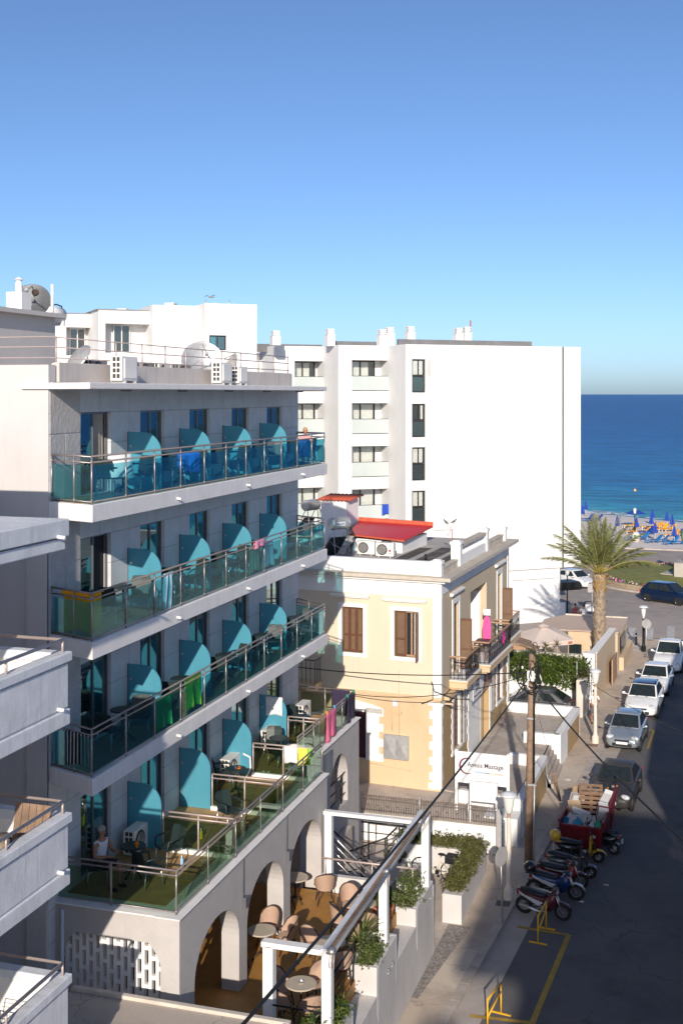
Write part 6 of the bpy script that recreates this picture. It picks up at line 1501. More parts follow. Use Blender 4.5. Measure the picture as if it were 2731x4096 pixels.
for k in range(4):
    a, b = cnr[k], cnr[(k+1) % 4]; m_ = (a+b)/2 + Vector((0,0,.06))
    for p, q in ((a,m_),(m_,b)):
        n = 5; 
        for i in range(n):
            t0, t1 = i/n, (i+1)/n; sag = lambda t: Vector((0,0,-.10*math.sin(math.pi*t)*.5))
            mb.quad(apex.lerp(p,t0)+sag(t0), apex.lerp(p,t1)+sag(t1), apex.lerp(q,t1)+sag(t1), apex.lerp(q,t0)+sag(t0))
        mb.quad(p, q, q+Vector((0,0,-.26)), p+Vector((0,0,-.24)))
mb.build('canopy', M['canvas'], PR, solid=.012, fixn=False)
mb = MB(); t_ = apex + Vector((0,0,.12)); vc = [apex + (c-apex)*.2 + Vector((0,0,.1)) for c in cnr]
for k in range(4): mb.quad(t_, vc[k], (vc[k]+vc[(k+1) % 4])/2 + Vector((0,0,.04)), vc[(k+1) % 4])
mb.build('vent_cap', M['canvas'], PR, solid=.012, fixn=False)
mb = MB(); mb.tube([(-9.45,69.4,0),(-9.45,69.4,3.2)], .04, 8); mb.build('pole', M['galv'], PR)
mb = MB(); d = (cnr[2]-cnr[1]).normalized(); o = Vector((d.y,-d.x,0))*.012
for t0, t1 in ((.86,.96),): mb.extr([cnr[1].lerp(cnr[2],t0)+o+Vector((0,0,-.05)), cnr[1].lerp(cnr[2],t1)+o+Vector((0,0,-.05)), cnr[1].lerp(cnr[2],t1)+o+Vector((0,0,-.2)), cnr[1].lerp(cnr[2],t0)+o+Vector((0,0,-.2))], o)
d = (cnr[0]-cnr[1]).normalized(); o = Vector((-d.y,d.x,0)); o = o*.012 if o.y < 0 else -o*.012
mb.extr([cnr[1].lerp(cnr[0],.06)+o+Vector((0,0,-.03)), cnr[1].lerp(cnr[0],.15)+o+Vector((0,0,-.03)), cnr[1].lerp(cnr[0],.15)+o+Vector((0,0,-.2)), cnr[1].lerp(cnr[0],.06)+o+Vector((0,0,-.2))], o)
mb.build('red_mark', pm('faded_red', (.55,.16,.13), .8), PR)
# plants in front of the kiosk
for k, (x, y, z, h, lb) in enumerate(((-8.9,66.3,2.3,.5,'spiky dry yucca before the parasol, left of the tall one'),(-8.3,66.4,2.1,1.15,'tall thin yucca rising in front of the parasol edge'),(-8.6,66.2,2.05,.45,'low spreading yucca beside the tall thin one'))):
    t = T('yucca', lb, 'plant', (x,y,0))
    mb = MB(); mb.tube([(0,0,0),(.03,0,z+h*.5)], .05, 6); mb.build('trunk', M['palm_trunk'], t, local=True)
    mb = MB(); rosette(mb, (.03,0,z+h*.5), 26, .42, random.Random(k), .03, (-.3,1.4)); mb.build('leaf_rosette', M['shrub'], t, local=True, solid=.006, fixn=False)
t = T('lean_to', 'small brown timber lean-to roof between the house and the parasol', 'shed', (-11,66.8,0))
mb = MB(); mb.quad((-11.6,66.3,2.95),(-9.3,66.3,2.35),(-9.3,67.6,2.4),(-11.6,67.6,3.0)); mb.build('roof', M['wood'], t, solid=.08, fixn=False)
mb = MB(); mb.box(-11.6,66.5,0,-10.0,66.6,2.5); mb.build('wall', M['woodrail'], t)
# ---------------------------------------------------------------- the palm
PM = T('palm_tree', 'date palm with shaggy trunk rising behind the garden wall', 'palm tree', (-6.45,71.6,0)); rr = random.Random(17)
px_, py_ = -6.45, 71.6; TZp = 5.9
mb = MB(); mb.smooth = True; prof = []
for k in range(29):
    t = k/28; z = -.1 + (TZp+.1)*t; r = .345 - .05*t + .015*math.sin(k*1.9) + (.05*math.exp(-((t-1)/.1)**2)); prof.append((r, z))
mb.lathe(prof, (px_,py_,0), 14); tk = mb.build('trunk', M['palm_trunk'], PM)
mb = MB()
for k in range(520):
    z = rr.uniform(.2, TZp); a = rr.uniform(0, 6.283); r = .31; top = z > TZp - 1.1
    c = Vector((px_+r*math.cos(a), py_+r*math.sin(a), z)); o = Vector((math.cos(a),math.sin(a),0)); s = Vector((-o.y,o.x,0))
    l = rr.uniform(.08,.17)*(1.5 if top else 1); w_ = rr.uniform(.05,.09); tip = c + o*l*.75 + Vector((0,0,l*.9))
    mb.mi = 1 if top and rr.random() < .75 else 0
    mb.add([c-s*w_, c+s*w_, c+Vector((0,0,-.1)), tip-s*w_*.45, tip+s*w_*.45], [(0,1,4,3),(0,3,2),(1,2,4),(2,3,4)])
mb.build('leaf_base', [M['palm_trunk'], M['palm_boot']], tk, fixn=False)
fr = MB(); st = MB()
def frond(a, e0, L, droop, r):
    p = Vector((px_+.1*math.cos(a), py_+.1*math.sin(a), TZp+.05)); N = 22; pts = [p.copy()]; dirs = []
    o = Vector((math.cos(a),math.sin(a),0)); s = Vector((-o.y,o.x,0)); tw = r.uniform(-.35,.35)
    for k in range(N):
        t = k/N; e = e0 - droop*t**1.6; d = o*math.cos(e) + Vector((0,0,1))*math.sin(e); p = p + d*L/N + s*.004*math.sin(k*.3); pts.append(p.copy()); dirs.append(d)
    st.tube(pts[::3] + [pts[-1]], [.03 - .024*i/(len(pts[::3])) for i in range(len(pts[::3]) + 1)], 5)
    for k in range(4, N):
        t = k/N; ll = (.50*math.sin(math.pi*min(1,(t*.92+.10)))**.6 + .08)*L/2.9
        d = dirs[k]; upv = d.cross(s)*-1
        for sub in (0, .5):
            b = pts[k].lerp(pts[k+1], sub)
            for sg in (-1, 1):
                q = (s*sg*math.cos(tw) + upv*(.45+.25*r.random())); q = (q*.75 + d*(.75+.5*t)).normalized(); q = (q + Vector((r.gauss(0,.07),r.gauss(0,.07),r.gauss(-.05,.07)))).normalized()
                l = ll*r.uniform(.8,1.1); w_ = d.cross(q).cross(q).normalized()*.021; tip = b + q*l + Vector((0,0,-.10*l)); mid = b + q*l*.5
                fr.add([b, mid-w_, tip, mid+w_], [(0,1,2),(0,2,3)])
n = 27
for k in range(n):
    t = k/n; a = k*2.39996 + rr.uniform(-.2,.2); e0 = R(90 - 41*t**1.2); frond(a, e0, rr.uniform(2.9,3.7), R(10 + 38*t), rr)
for a, e0, L, dr in ((R(12),R(40),3.6,R(52)),(R(5),R(30),3.6,R(55)),(R(-8),R(34),3.4,R(60)),(R(172),R(42),3.5,R(40)),(R(186),R(32),3.5,R(50)),(R(164),R(52),3.6,R(40))): frond(a, e0, L, dr, rr)
fo_ = fr.build('fronds', M['palm_leaf'], PM, fixn=False); st.build('frond_stem', M['palm_stem'], fo_)
# ---------------------------------------------------------------- utility pole, cables, lamps, signs, barriers
UP = T('utility_pole', 'weathered wooden utility pole with a tangle of black cables', 'utility pole', (-6.2,41.8,0))
mb = MB(); mb.tube([(-6.2,41.8,-.1),(-6.14,41.8,4),(-6.06,41.8,7.45)], [.145,.125,.11], 12); mb.build('shaft', M['wood'], UP)
mb = MB(); mb.tube([(-6.0,41.66,-.1),(-5.97,41.68,3.1)], .035, 6); mb.build('conduit', M['galv'], UP)
rr = random.Random(8); mb = MB(); c = Vector((-6.08,41.7,6.6))
for k in range(16):
    r = rr.uniform(.12,.4); a0 = rr.uniform(0,6); o = c + Vector((rr.gauss(0,.22), rr.gauss(-.05,.1), rr.gauss(.1,.4))); ax = rr.uniform(0,3)
    mb.tube([o + Vector((math.cos(a0+q*.55)*r*math.cos(ax), math.cos(a0+q*.55)*r*math.sin(ax)*.5, math.sin(a0+q*.55)*r*1.1)) for q in range(rr.randint(6,11))], rr.uniform(.010,.024), 5)
mb.tube([c+Vector((-.42,0,.1)), c+Vector((-.3,0,.75)), c+Vector((0,-.05,.98)), c+Vector((.25,0,.7)), c+Vector((.22,0,.0))], .035, 6)
mb.tube([c+Vector((.1,-.1,.3)), c+Vector((.12,-.12,-.4)), c+Vector((.1,-.1,-3.6))], .035, 6)
mb.tube([c+Vector((-.4,-.05,-.18)), c+Vector((0,-.15,-.28)), c+Vector((.35,-.05,-.22)), c+Vector((.2,-.05,.1))], .03, 6); mb.build('cable_loops', M['cable'], UP)
mb = MB()
for k in range(7): q = c + Vector((rr.uniform(-.35,.3), -.12, rr.uniform(-.35,.45))); mb.ell(q, (.04,.04,.06), 8, 5)
mb.cut(); mb.box(c.x-.12,c.y-.18,c.z-.05,c.x+.12,c.y-.08,c.z+.3); mb.tube([c+Vector((.3,-.1,.2)), c+Vector((.4,-.1,-.1)), c+Vector((.3,-.1,-.25)), c+Vector((.22,-.1,-.1))], .018, 5); mb.build('insulator', M['acwhite'], UP)
for z in (2.9,5.2): 
    mb = MB(); mb.box(-6.2,41.6,z,-5.9,41.66,z+.06); mb.build('bracket', M['galv'], UP)
def cable(label, a, b, sag, r=.022, n=24):
    a, b = Vector(a), Vector(b); mb = MB()
    mb.tube([a.lerp(b, k/n) - Vector((0,0,sag*4*(k/n)*(1-k/n))) for k in range(n+1)], r, 6); return tag(mb.build('overhead_cable', M['cable']), label, 'cable')
def rs(k, x, y, s): q = ray(k, x, y); return Vector((q.x*s, q.y*s, EYE + q.z*s))
TOP = Vector((-6.1,41.7,6.75))
cable('thick black cable running from the pole down across the cafe patio', TOP+Vector((-.1,0,-.15)), rs('D',250,2700,11), .25, .026)
cable('thick twisted cable running from the pole down to the lower right over the skip', TOP+Vector((.1,0,-.25)), rs('D',1800,2130,20), .35, .026)
cable('thin cable crossing the white cars at the right', rs('Q6',1215,525,63.5), rs('D',1720,1745,38), .25, .014)
cable('upper cable from the pole along the front of the yellow house', TOP+Vector((-.2,0,.05)), fp(6.5,5.35,-.12), .22, .02)
cable('lower thinner cable drooping from the pole to the yellow house front', TOP+Vector((-.25,0,-.1)), fp(4.4,4.5,-.1), .45, .016)
mb = MB(); mb.tube([fp(.75,4.35,-.12), fp(.3,4.55,-.1), fp(.28,5.1,-.12), fp(.36,5.25,-.1), fp(.2,4.9,-.2), sp_(.3,4.55,-.5), sp_(1.0,4.4,-.9)], .018, 5); tag(mb.build('hanging_cable', M['cable']), 'loose looping cable at the street corner of the yellow house', 'cable')
gp = at('R8',590,930,0); 
t = T('guy_anchor', 'leaning brown guy post with a steel wire beside the red skip', 'post', tuple(at('R8',640,1140,0)))
a = at('R8',640,1140,0); b = rs('R8',590,925,46.5)
mb = MB(); mb.tube([a, b], .06, 8); mb.build('post', M['wood'], t)
mb = MB(); mb.tube([b, TOP+Vector((.05,0,-.6))], .008, 5); mb.build('guy_wire', M['galv'], t)
def lamp(loc, label, h=3.5, mat='lamp_post', flat=False):
    t = T('street_lamp', label, 'street lamp', loc, 0, 'street lamps with tulip lanterns' if not flat else None)
    mb = MB(); mb.lathe([(.17,0),(.17,.28),(.12,.36),(.085,.5),(.075,h-1.0),(.07,h-.85)], n=14); mb.build('post', M[mat], t, local=True, smooth=False)
    if not flat:
        mb = MB(); mb.lathe([(.06,h-.86),(.06,h-.74)], n=12); mb.build('collar', M['woodrail'], t, local=True)
        mb = MB(); mb.smooth = True; mb.lathe([(.06,h-.74),(.11,h-.66),(.15,h-.5),(.19,h-.2),(.19,h-.18)], n=18); mb.build('lantern', M['lamp_glass'], t, local=True)
        mb = MB(); mb.lathe([(.19,h-.18),(.26,h-.14),(.25,h-.08),(.12,h-.02),(0,h)], n=18); mb.build('lamp_cap', M['concrete_paint'], t, local=True)
    else:
        mb = MB(); mb.smooth = True; mb.lathe([(.06,h-.86),(.08,h-.7),(.13,h-.5),(.14,h-.3),(.10,h-.16)], n=16); mb.build('lantern', M['lamp_glass'], t, local=True)
        mb = MB(); mb.lathe([(.10,h-.16),(.28,h-.14),(.26,h-.06),(0,h)], n=18); mb.build('lamp_cap', M['concrete_paint'], t, local=True)
    return t
lamp((-6.42,39.0,0), 'cream street lamp in the foreground between the pole and the round sign')
lamp(tuple(at('R8',905,700,0)), 'cream street lamp on the pavement in front of the walking man')
lamp((-4.35,79,0), 'black street lamp with a flat cap near the zebra crossing', 2.95, 'black_metal', True)
q = at('R8',905,715,0); mb = MB(); mb.box(q.x-.45,q.y-.35,.001,q.x+.12,q.y+.05,.012); tag(mb.build('manhole_cover', M['wood']), 'brown rusty cover plate at the foot of the far cream lamp', 'cover')
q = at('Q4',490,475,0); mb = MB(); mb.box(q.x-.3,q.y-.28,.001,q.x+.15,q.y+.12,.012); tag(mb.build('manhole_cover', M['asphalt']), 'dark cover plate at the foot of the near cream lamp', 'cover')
def round_sign(loc, rz, h, label, lean=0.):
    t = T('round_sign', label, 'traffic sign', loc, rz, None)
    mb = MB(); mb.tube([(0,0,0),(lean,0,h)], .03, 8); mb.build('post', M['galv'], t, local=True)
    mb = MB(); mb.lathe([(0,-.05),(.29,-.05),(.3,-.045),(.3,-.035),(0,-.035)], (lean,0,h-.28), 22, 'y'); mb.build('disc', M['sign_back'], t, local=True); return t
round_sign(tuple(at('Q4',470,600,0)), R(60), 2.4, 'round traffic sign seen almost edge on beside the near lamp', -.1)
round_sign((-4.1,77.6,0), R(170), 2.3, 'pale round traffic sign back at the black lamp')
t = T('square_sign', 'grey square sign back by the two pedestrians near the palm', 'traffic sign', tuple(at('R7',880,970,0)))
mb = MB(); mb.tube([(0,0,0),(0,0,2.45)], .04, 8); mb.build('post', M['galv'], t, local=True)
mb = MB(); mb.box(-.32,-.06,1.75,.32,-.04,2.4); mb.build('plate', M['sign_back'], t, local=True)
t = T('lamp_standard', 'dark thin lamp standard at the corner of the white block', 'street lamp', tuple(at('R7',693,965,0)))
mb = MB(); mb.tube([(0,0,0),(0,0,3.3)], .045, 8); mb.build('post', M['black_metal'], t, local=True)
mb = MB(); mb.lathe([(.08,3.0),(.16,3.2),(.16,3.25),(0,3.35)], n=12); mb.build('lantern', M['lamp_glass'], t, local=True)
t = T('street_bench_rail', 'black hooped rail by the pedestrians behind the kiosk roof', 'railing', tuple(at('R7',870,965,0)))
mb = MB(); mb.tube([(-.5,0,0),(-.5,0,.9),(-.4,0,1.0),(1.2,.2,1.1)], .035, 6); mb.build('hoop', M['black_metal'], t, local=True)
mb = MB(); mb.box(-.4,.05,.3,1.0,.1,.8); mb.build('panel', M['plate'], t, local=True)
q = at('R7',1212,1190,0)
t = T('bollard', 'short black bollard on the pavement corner by the zebra crossing', 'bollard', tuple(q))
mb = MB(); mb.lathe([(.07,0),(.06,.75),(.03,.8),(0,.8)], n=10); mb.build('post', M['black_metal'], t, local=True)
mb = MB(); mb.lathe([(.075,.6),(.075,.68)], n=10); mb.build('band', M['plate'], t, local=True)
def barrier(p, q, h, label):
    p, q = Vector(p), Vector(q); t = T('parking_barrier', label, 'barrier', tuple(p), 0, 'yellow kerbside barriers')
    L = q - p; u = L.normalized(); s = Vector((-u.y,u.x,0))
    mb = MB(); z = Vector((0,0,1))
    mb.tube([Vector((0,0,0)), z*h], .025, 6); mb.tube([L, L+z*h], .025, 6); mb.tube([z*h, L+z*h], .03, 6); mb.tube([z*h*.45, L+z*h*.72], .025, 6); mb.build('frame', M['yellow_metal'], t, local=True)
    for c in (Vector((0,0,0)), L):
        mb = MB(); mb.bar(c - u.cross(z)*.28 + z*.02, c + u.cross(z)*.28 + z*.02, .06, .03); mb.build('foot', M['yellow_metal'], t, local=True)
barrier(at('Q4',685,722,RD), at('Q4',735,632,RD), .84, 'yellow tube barrier beside the maroon moped')
barrier(at('Q4',378,1260,RD), at('Q4',460,1150,RD), .84, 'yellow tube barrier nearest the bottom edge of the street')
# ---------------------------------------------------------------- cars
def paint(n, c, rough=.28, metal=.0): return pm('car_paint_' + n, c, rough, metal, var=.04, sc=2, spec=.5, coat=.6)
def car(label, loc, rz, paintm, L=4.0, W=1.69, Hh=1.49, cab=(-.95,-.25,1.2,1.85), belt=.93, hood=.80, wb=2.5, roofmat=None, pickup=False, cat='car', group=None, roofw=.74, plate=True):
    t = T('parked_car', label, cat, loc, rz, group); w = W/2; f = -L/2; r = L/2
    y0, y1, y2, y3 = cab
    def ring(y, ww, zl, zt, rd=.9):
        return [(-ww*.84,y,zl),(-ww*.97,y,zl+.10),(-ww,y,zl+.30),(-ww*.985,y,zt-.13),(-ww*.90,y,zt-.02),(-ww*.45,y,zt+.025),(ww*.45,y,zt+.025),(ww*.90,y,zt-.02),(ww*.985,y,zt-.13),(ww,y,zl+.30),(ww*.97,y,zl+.10),(ww*.84,y,zl)]
    deck = belt if not pickup else .95
    secs = [ring(f,w*.70,.30,.56), ring(f+.07,w*.86,.21,.64), ring(f+.3,w*.955,.17,.73), ring(f+.7,w,.16,hood), ring(y0-.08,w,.16,belt-.03), ring(y0+.5,w,.16,belt), ring((y0+y3)/2,w*1.0,.16,belt+.01), ring(min(y3-.1,r-.5),w,.16,deck+.02), ring(r-.16,w*.955,.2,deck), ring(r-.03,w*.88,.26,deck-.06), ring(r,w*.8,.34,deck-.16)]
    mb = MB(); mb.smooth = True; mb.loft(secs)
    bd = mb.build('body', paintm, t, local=True, sub=2)
    wy = [(-wb/2 - .02, f + .0), (wb/2, r)]
    # wheel arches and sills
    mb = MB()
    for sx in (-1, 1):
        for y in (-wb/2, wb/2): mb.lathe([(0,w-.12),(.355,w-.12),(.355,w+.004),(0,w+.004)] if sx > 0 else [(0,-w+.12),(.355,-w+.12),(.355,-w-.004),(0,-w-.004)], (0,y,.30), 20, 'x')
        mb.box(sx*(w-.06),-wb/2+.36,.16,sx*(w+.006),wb/2-.36,.22)
    mb.box(-w*.55,f-.015,.30,w*.55,f+.1,.44); mb.box(-w*.42,f-.012,.52,w*.42,f+.08,.60)
    mb.build('trim', M['car_black'], t, local=True)
    # greenhouse
    Z1 = Hh - .05; bw = w*.90; tw = w*roofw
    A = [Vector((-bw,y0,belt-.04)), Vector((bw,y0,belt-.04)), Vector((bw,y3,deck-.04 if not pickup else belt-.04)), Vector((-bw,y3,deck-.04 if not pickup else belt-.04))]
    Tt = [Vector((-tw,y1,Z1)), Vector((tw,y1,Z1)), Vector((tw*.98,y2,Z1-.02)), Vector((-tw*.98,y2,Z1-.02))]
    top = [Vector((-tw*.7,y1+.22,Hh)), Vector((tw*.7,y1+.22,Hh)), Vector((tw*.7,y2-.2,Hh-.01)), Vector((-tw*.7,y2-.2,Hh-.01))]
    mb = MB(); mb.loft([A, Tt]); cb = mb.build('cabin', paintm, t, local=True, bevel=.05)
    mb = MB(); mb.smooth = True; mb.loft([Tt, [p + Vector((0,0,.025)) for p in Tt], top]); mb.build('roof', roofmat or paintm, t, local=True, bevel=.02)
    def pane(nm, a, b, c, d, u0, u1, v0, v1, off=.016, par=cb):
        def P(u, v): return a.lerp(b,u).lerp(d.lerp(c,u),v)
        n_ = (b-a).cross(d-a).normalized()
        cen = (a+b+c+d)/4
        if n_.dot(cen - Vector((0,(y0+y3)/2,1.1))) < 0: n_ = -n_
        q = [P(u0,v0), P(u1,v0), P(u1-.0,v1), P(u0+.0,v1)]
        m_ = MB(); m_.extr([p + n_*(off-.01) for p in q], n_*.012); return m_.build(nm, M['car_glass'], par, local=True, bevel=.0)
    pane('windscreen', A[0],A[1],Tt[1],Tt[0], .05,.95,.10,.95)
    pane('rear_window', A[2],A[3],Tt[3],Tt[2], .09,.91,.32 if not pickup else .15,.92)
    for a, b, c, d in ((A[1],A[2],Tt[2],Tt[1]),(A[3],A[0],Tt[0],Tt[3])):
        fwd = a is A[1]
        L_ = (b-a).length
        if fwd: pane('side_window', a,b,c,d, .10,.47,.12,.9); pane('side_window', a,b,c,d, .51 if not pickup else .52,.86,.14,.9)
        else: pane('side_window', a,b,c,d, .53,.90,.12,.9); pane('side_window', a,b,c,d, .14,.49,.14,.9)
    for sx in (-1, 1):
        m_ = MB(); m_.X = Matrix.Translation((sx*w*.70, f+.20, .66)) @ Matrix.Rotation(sx*R(-22),4,'Z') @ Matrix.Rotation(R(18),4,'X'); m_.ell((0,0,0), (.20,.12,.10), 14, 8); m_.build('headlight', M['lamp_lens'], t, local=True)
        m_ = MB(); m_.box(sx*w*.70,r-.08,.68,sx*w*.93,r-.0,deck-.12); m_.build('tail_light', M['red_lens'], t, local=True, bevel=.02)
        m_ = MB(); m_.smooth = True; m_.ell((sx*(w+.13), y0+.28, belt+.06), (.10,.07,.075), 10, 6); m_.tube([(sx*(w-.08),y0+.3,belt-.0),(sx*(w+.1),y0+.29,belt+.03)], .025, 6); m_.build('wing_mirror', paintm, t, local=True)
        m_ = MB(); m_.tube([(sx*(w+.006),(y0+y3)/2-.1,belt-.16),(sx*(w+.02),(y0+y3)/2-.02,belt-.16),(sx*(w+.006),(y0+y3)/2+.06,belt-.16)], .013, 6); m_.build('door_handle', paintm, t, local=True)
        for y in (-wb/2, wb/2):
            m_ = MB(); c0 = w-.17; m_.lathe([(.20,sx*c0),(.285,sx*c0),(.305,sx*(c0+.03)),(.305,sx*(c0+.15)),(.285,sx*(c0+.185)),(.20,sx*(c0+.18))], (0,y,.305), 22, 'x'); wh = m_.build('wheel', M['tyre'], t, local=True)
            m_ = MB(); m_.lathe([(0,sx*(c0+.165)),(.06,sx*(c0+.17)),(.07,sx*(c0+.15)),(.185,sx*(c0+.165)),(.205,sx*(c0+.182)),(.205,sx*(c0+.14)),(0,sx*(c0+.13))], (0,y,.305), 22, 'x')
            m_.mi = 1
            for k in range(5):
                a = 2*math.pi*k/5; m_.tube([(sx*(c0+.168),y+.10*math.cos(a),.305+.10*math.sin(a)),(sx*(c0+.168),y+.16*math.cos(a),.305+.16*math.sin(a))], .028, 6)
            m_.build('rim', [M['rim'], M['car_black']], wh, local=True)
    m_ = MB(); m_.box(-.26,f-.03,.40,.26,f-.012,.51); m_.box(-.26,r+.0,.50,.26,r+.015,.61); 
    m_.build('number_plate', M['plate'], t, local=True)
    m_ = MB(); 
    for s in (-.35,.15): m_.tube([(s,y0-.02,belt+.0),(s+.42,y0+.10,belt+.10)], .009, 5)
    m_.build('wiper', M['car_black'], t, local=True)
    if pickup:
        m_ = MB(); 
        for sx in (-1,1): m_.box(sx*(w-.10),y3+.12,.5,sx*w,r-.02,1.12)
        m_.box(-w,r-.10,.5,w,r,1.10); m_.box(-w,y3+.05,.5,w,y3+.12,1.14); m_.build('cargo_bed', paintm, t, local=True, bevel=.02)
        m_ = MB(); m_.tube([(-w*.7,y1+.3,Hh+.02),(-w*.7,y1+.3,Hh+.07),(w*.7,y1+.3,Hh+.07),(w*.7,y1+.3,Hh+.02)], .015, 6); m_.build('roof_bar', M['galv'], t, local=True)
    return t
SA_ = math.atan(.066)      # street heading
WHT = paint('white', (.78,.78,.77)); SIL = paint('silver_blue', (.36,.41,.45), .25, .5); DRK = pm('car_paint_charcoal', (.040,.036,.036), .5, 0, var=.08, sc=2, spec=.3, coat=.15); NAVY = paint('navy', (.006,.018,.055), .25, .3); GRY = paint('grey', (.10,.10,.105), .3, .3); BLKROOF = paint('black_roof', (.02,.025,.04), .15, .2)
GP = 'cars parked along the pavement'
def park(front_mid, L, **k):      # centre from the middle of the front bumper on the road
    fx, fy = front_mid; d = Vector((math.sin(SA_), math.cos(SA_), 0)); return (fx + d.x*L/2, fy + d.y*L/2, RD)
p1 = at('S2',870,500,RD); p2 = at('S2',1215,560,RD)
car('white hatchback with a black roof parked behind the silver car', park(((p1.x+p2.x)/2+.04, (p1.y+p2.y)/2), 4.03), -SA_, WHT, 4.03, 1.69, 1.49, (-.98,-.28,1.05,1.9), .95, .84, 2.51, BLKROOF, group=GP)
p1 = at('S2',640,905,RD); p2 = at('S2',985,960,RD)
car('silver blue small hatchback parked between the charcoal and the white car', park(((p1.x+p2.x)/2+.1, (p1.y+p2.y)/2 + .2), 3.7), -SA_, SIL, 3.7, 1.6, 1.44, (-.85,-.2,1.0,1.75), .92, .80, 2.4, group=GP)
car('charcoal coupe parked right behind the red skip', park((-3.98, 48.35), 4.1), -SA_, DRK, 4.1, 1.68, 1.36, (-.7,.05,1.0,1.75), .90, .80, 2.5, group=GP, roofw=.70)
p = at('R7',1300,1500,RD)
car('white saloon parked behind the black roofed hatchback', park((-3.28, 67.6), 4.15), -SA_, WHT, 4.15, 1.65, 1.42, (-1.0,-.3,.85,1.4), .92, .84, 2.45, group=GP)
car('white pickup truck parked farthest along the pavement', park((-2.75, 73.2), 4.9), -SA_, WHT, 4.9, 1.7, 1.66, (-1.1,-.5,.35,.55), 1.02, .92, 2.85, group=GP, pickup=True, cat='pickup truck')
a, b = at('R7',1295,858,RD), at('R7',1540,893,RD); dv = (b-a).normalized()
car('dark blue hatchback driving round the roundabout', tuple((a+b)/2 + Vector((-dv.y*.75, dv.x*.75, 0)) + Vector((0,0,RD-RD))), math.atan2(dv.y, dv.x) + R(90), NAVY, 4.27, 1.77, 1.58, (-1.2,-.4,1.45,2.05), 1.0, .92, 2.78)
car('white hatchback coming out from behind the white block', (-11.5,104.6,RD), R(52), WHT, 3.9, 1.66, 1.46, (-.98,-.28,1.05,1.85), .95, .84, 2.45)
car('grey hatchback parked behind the courtyard parapet below the vine', (-9.1,61.6,-.15+.1), R(-92), GRY, 4.3, 1.75, 1.5, (-1.0,-.1,1.3,2.08), .98, .86, 2.6)
M['bike_lens'] = pm('bike_lens', (.25,.26,.27), .12, .2, var=.2, sc=20)
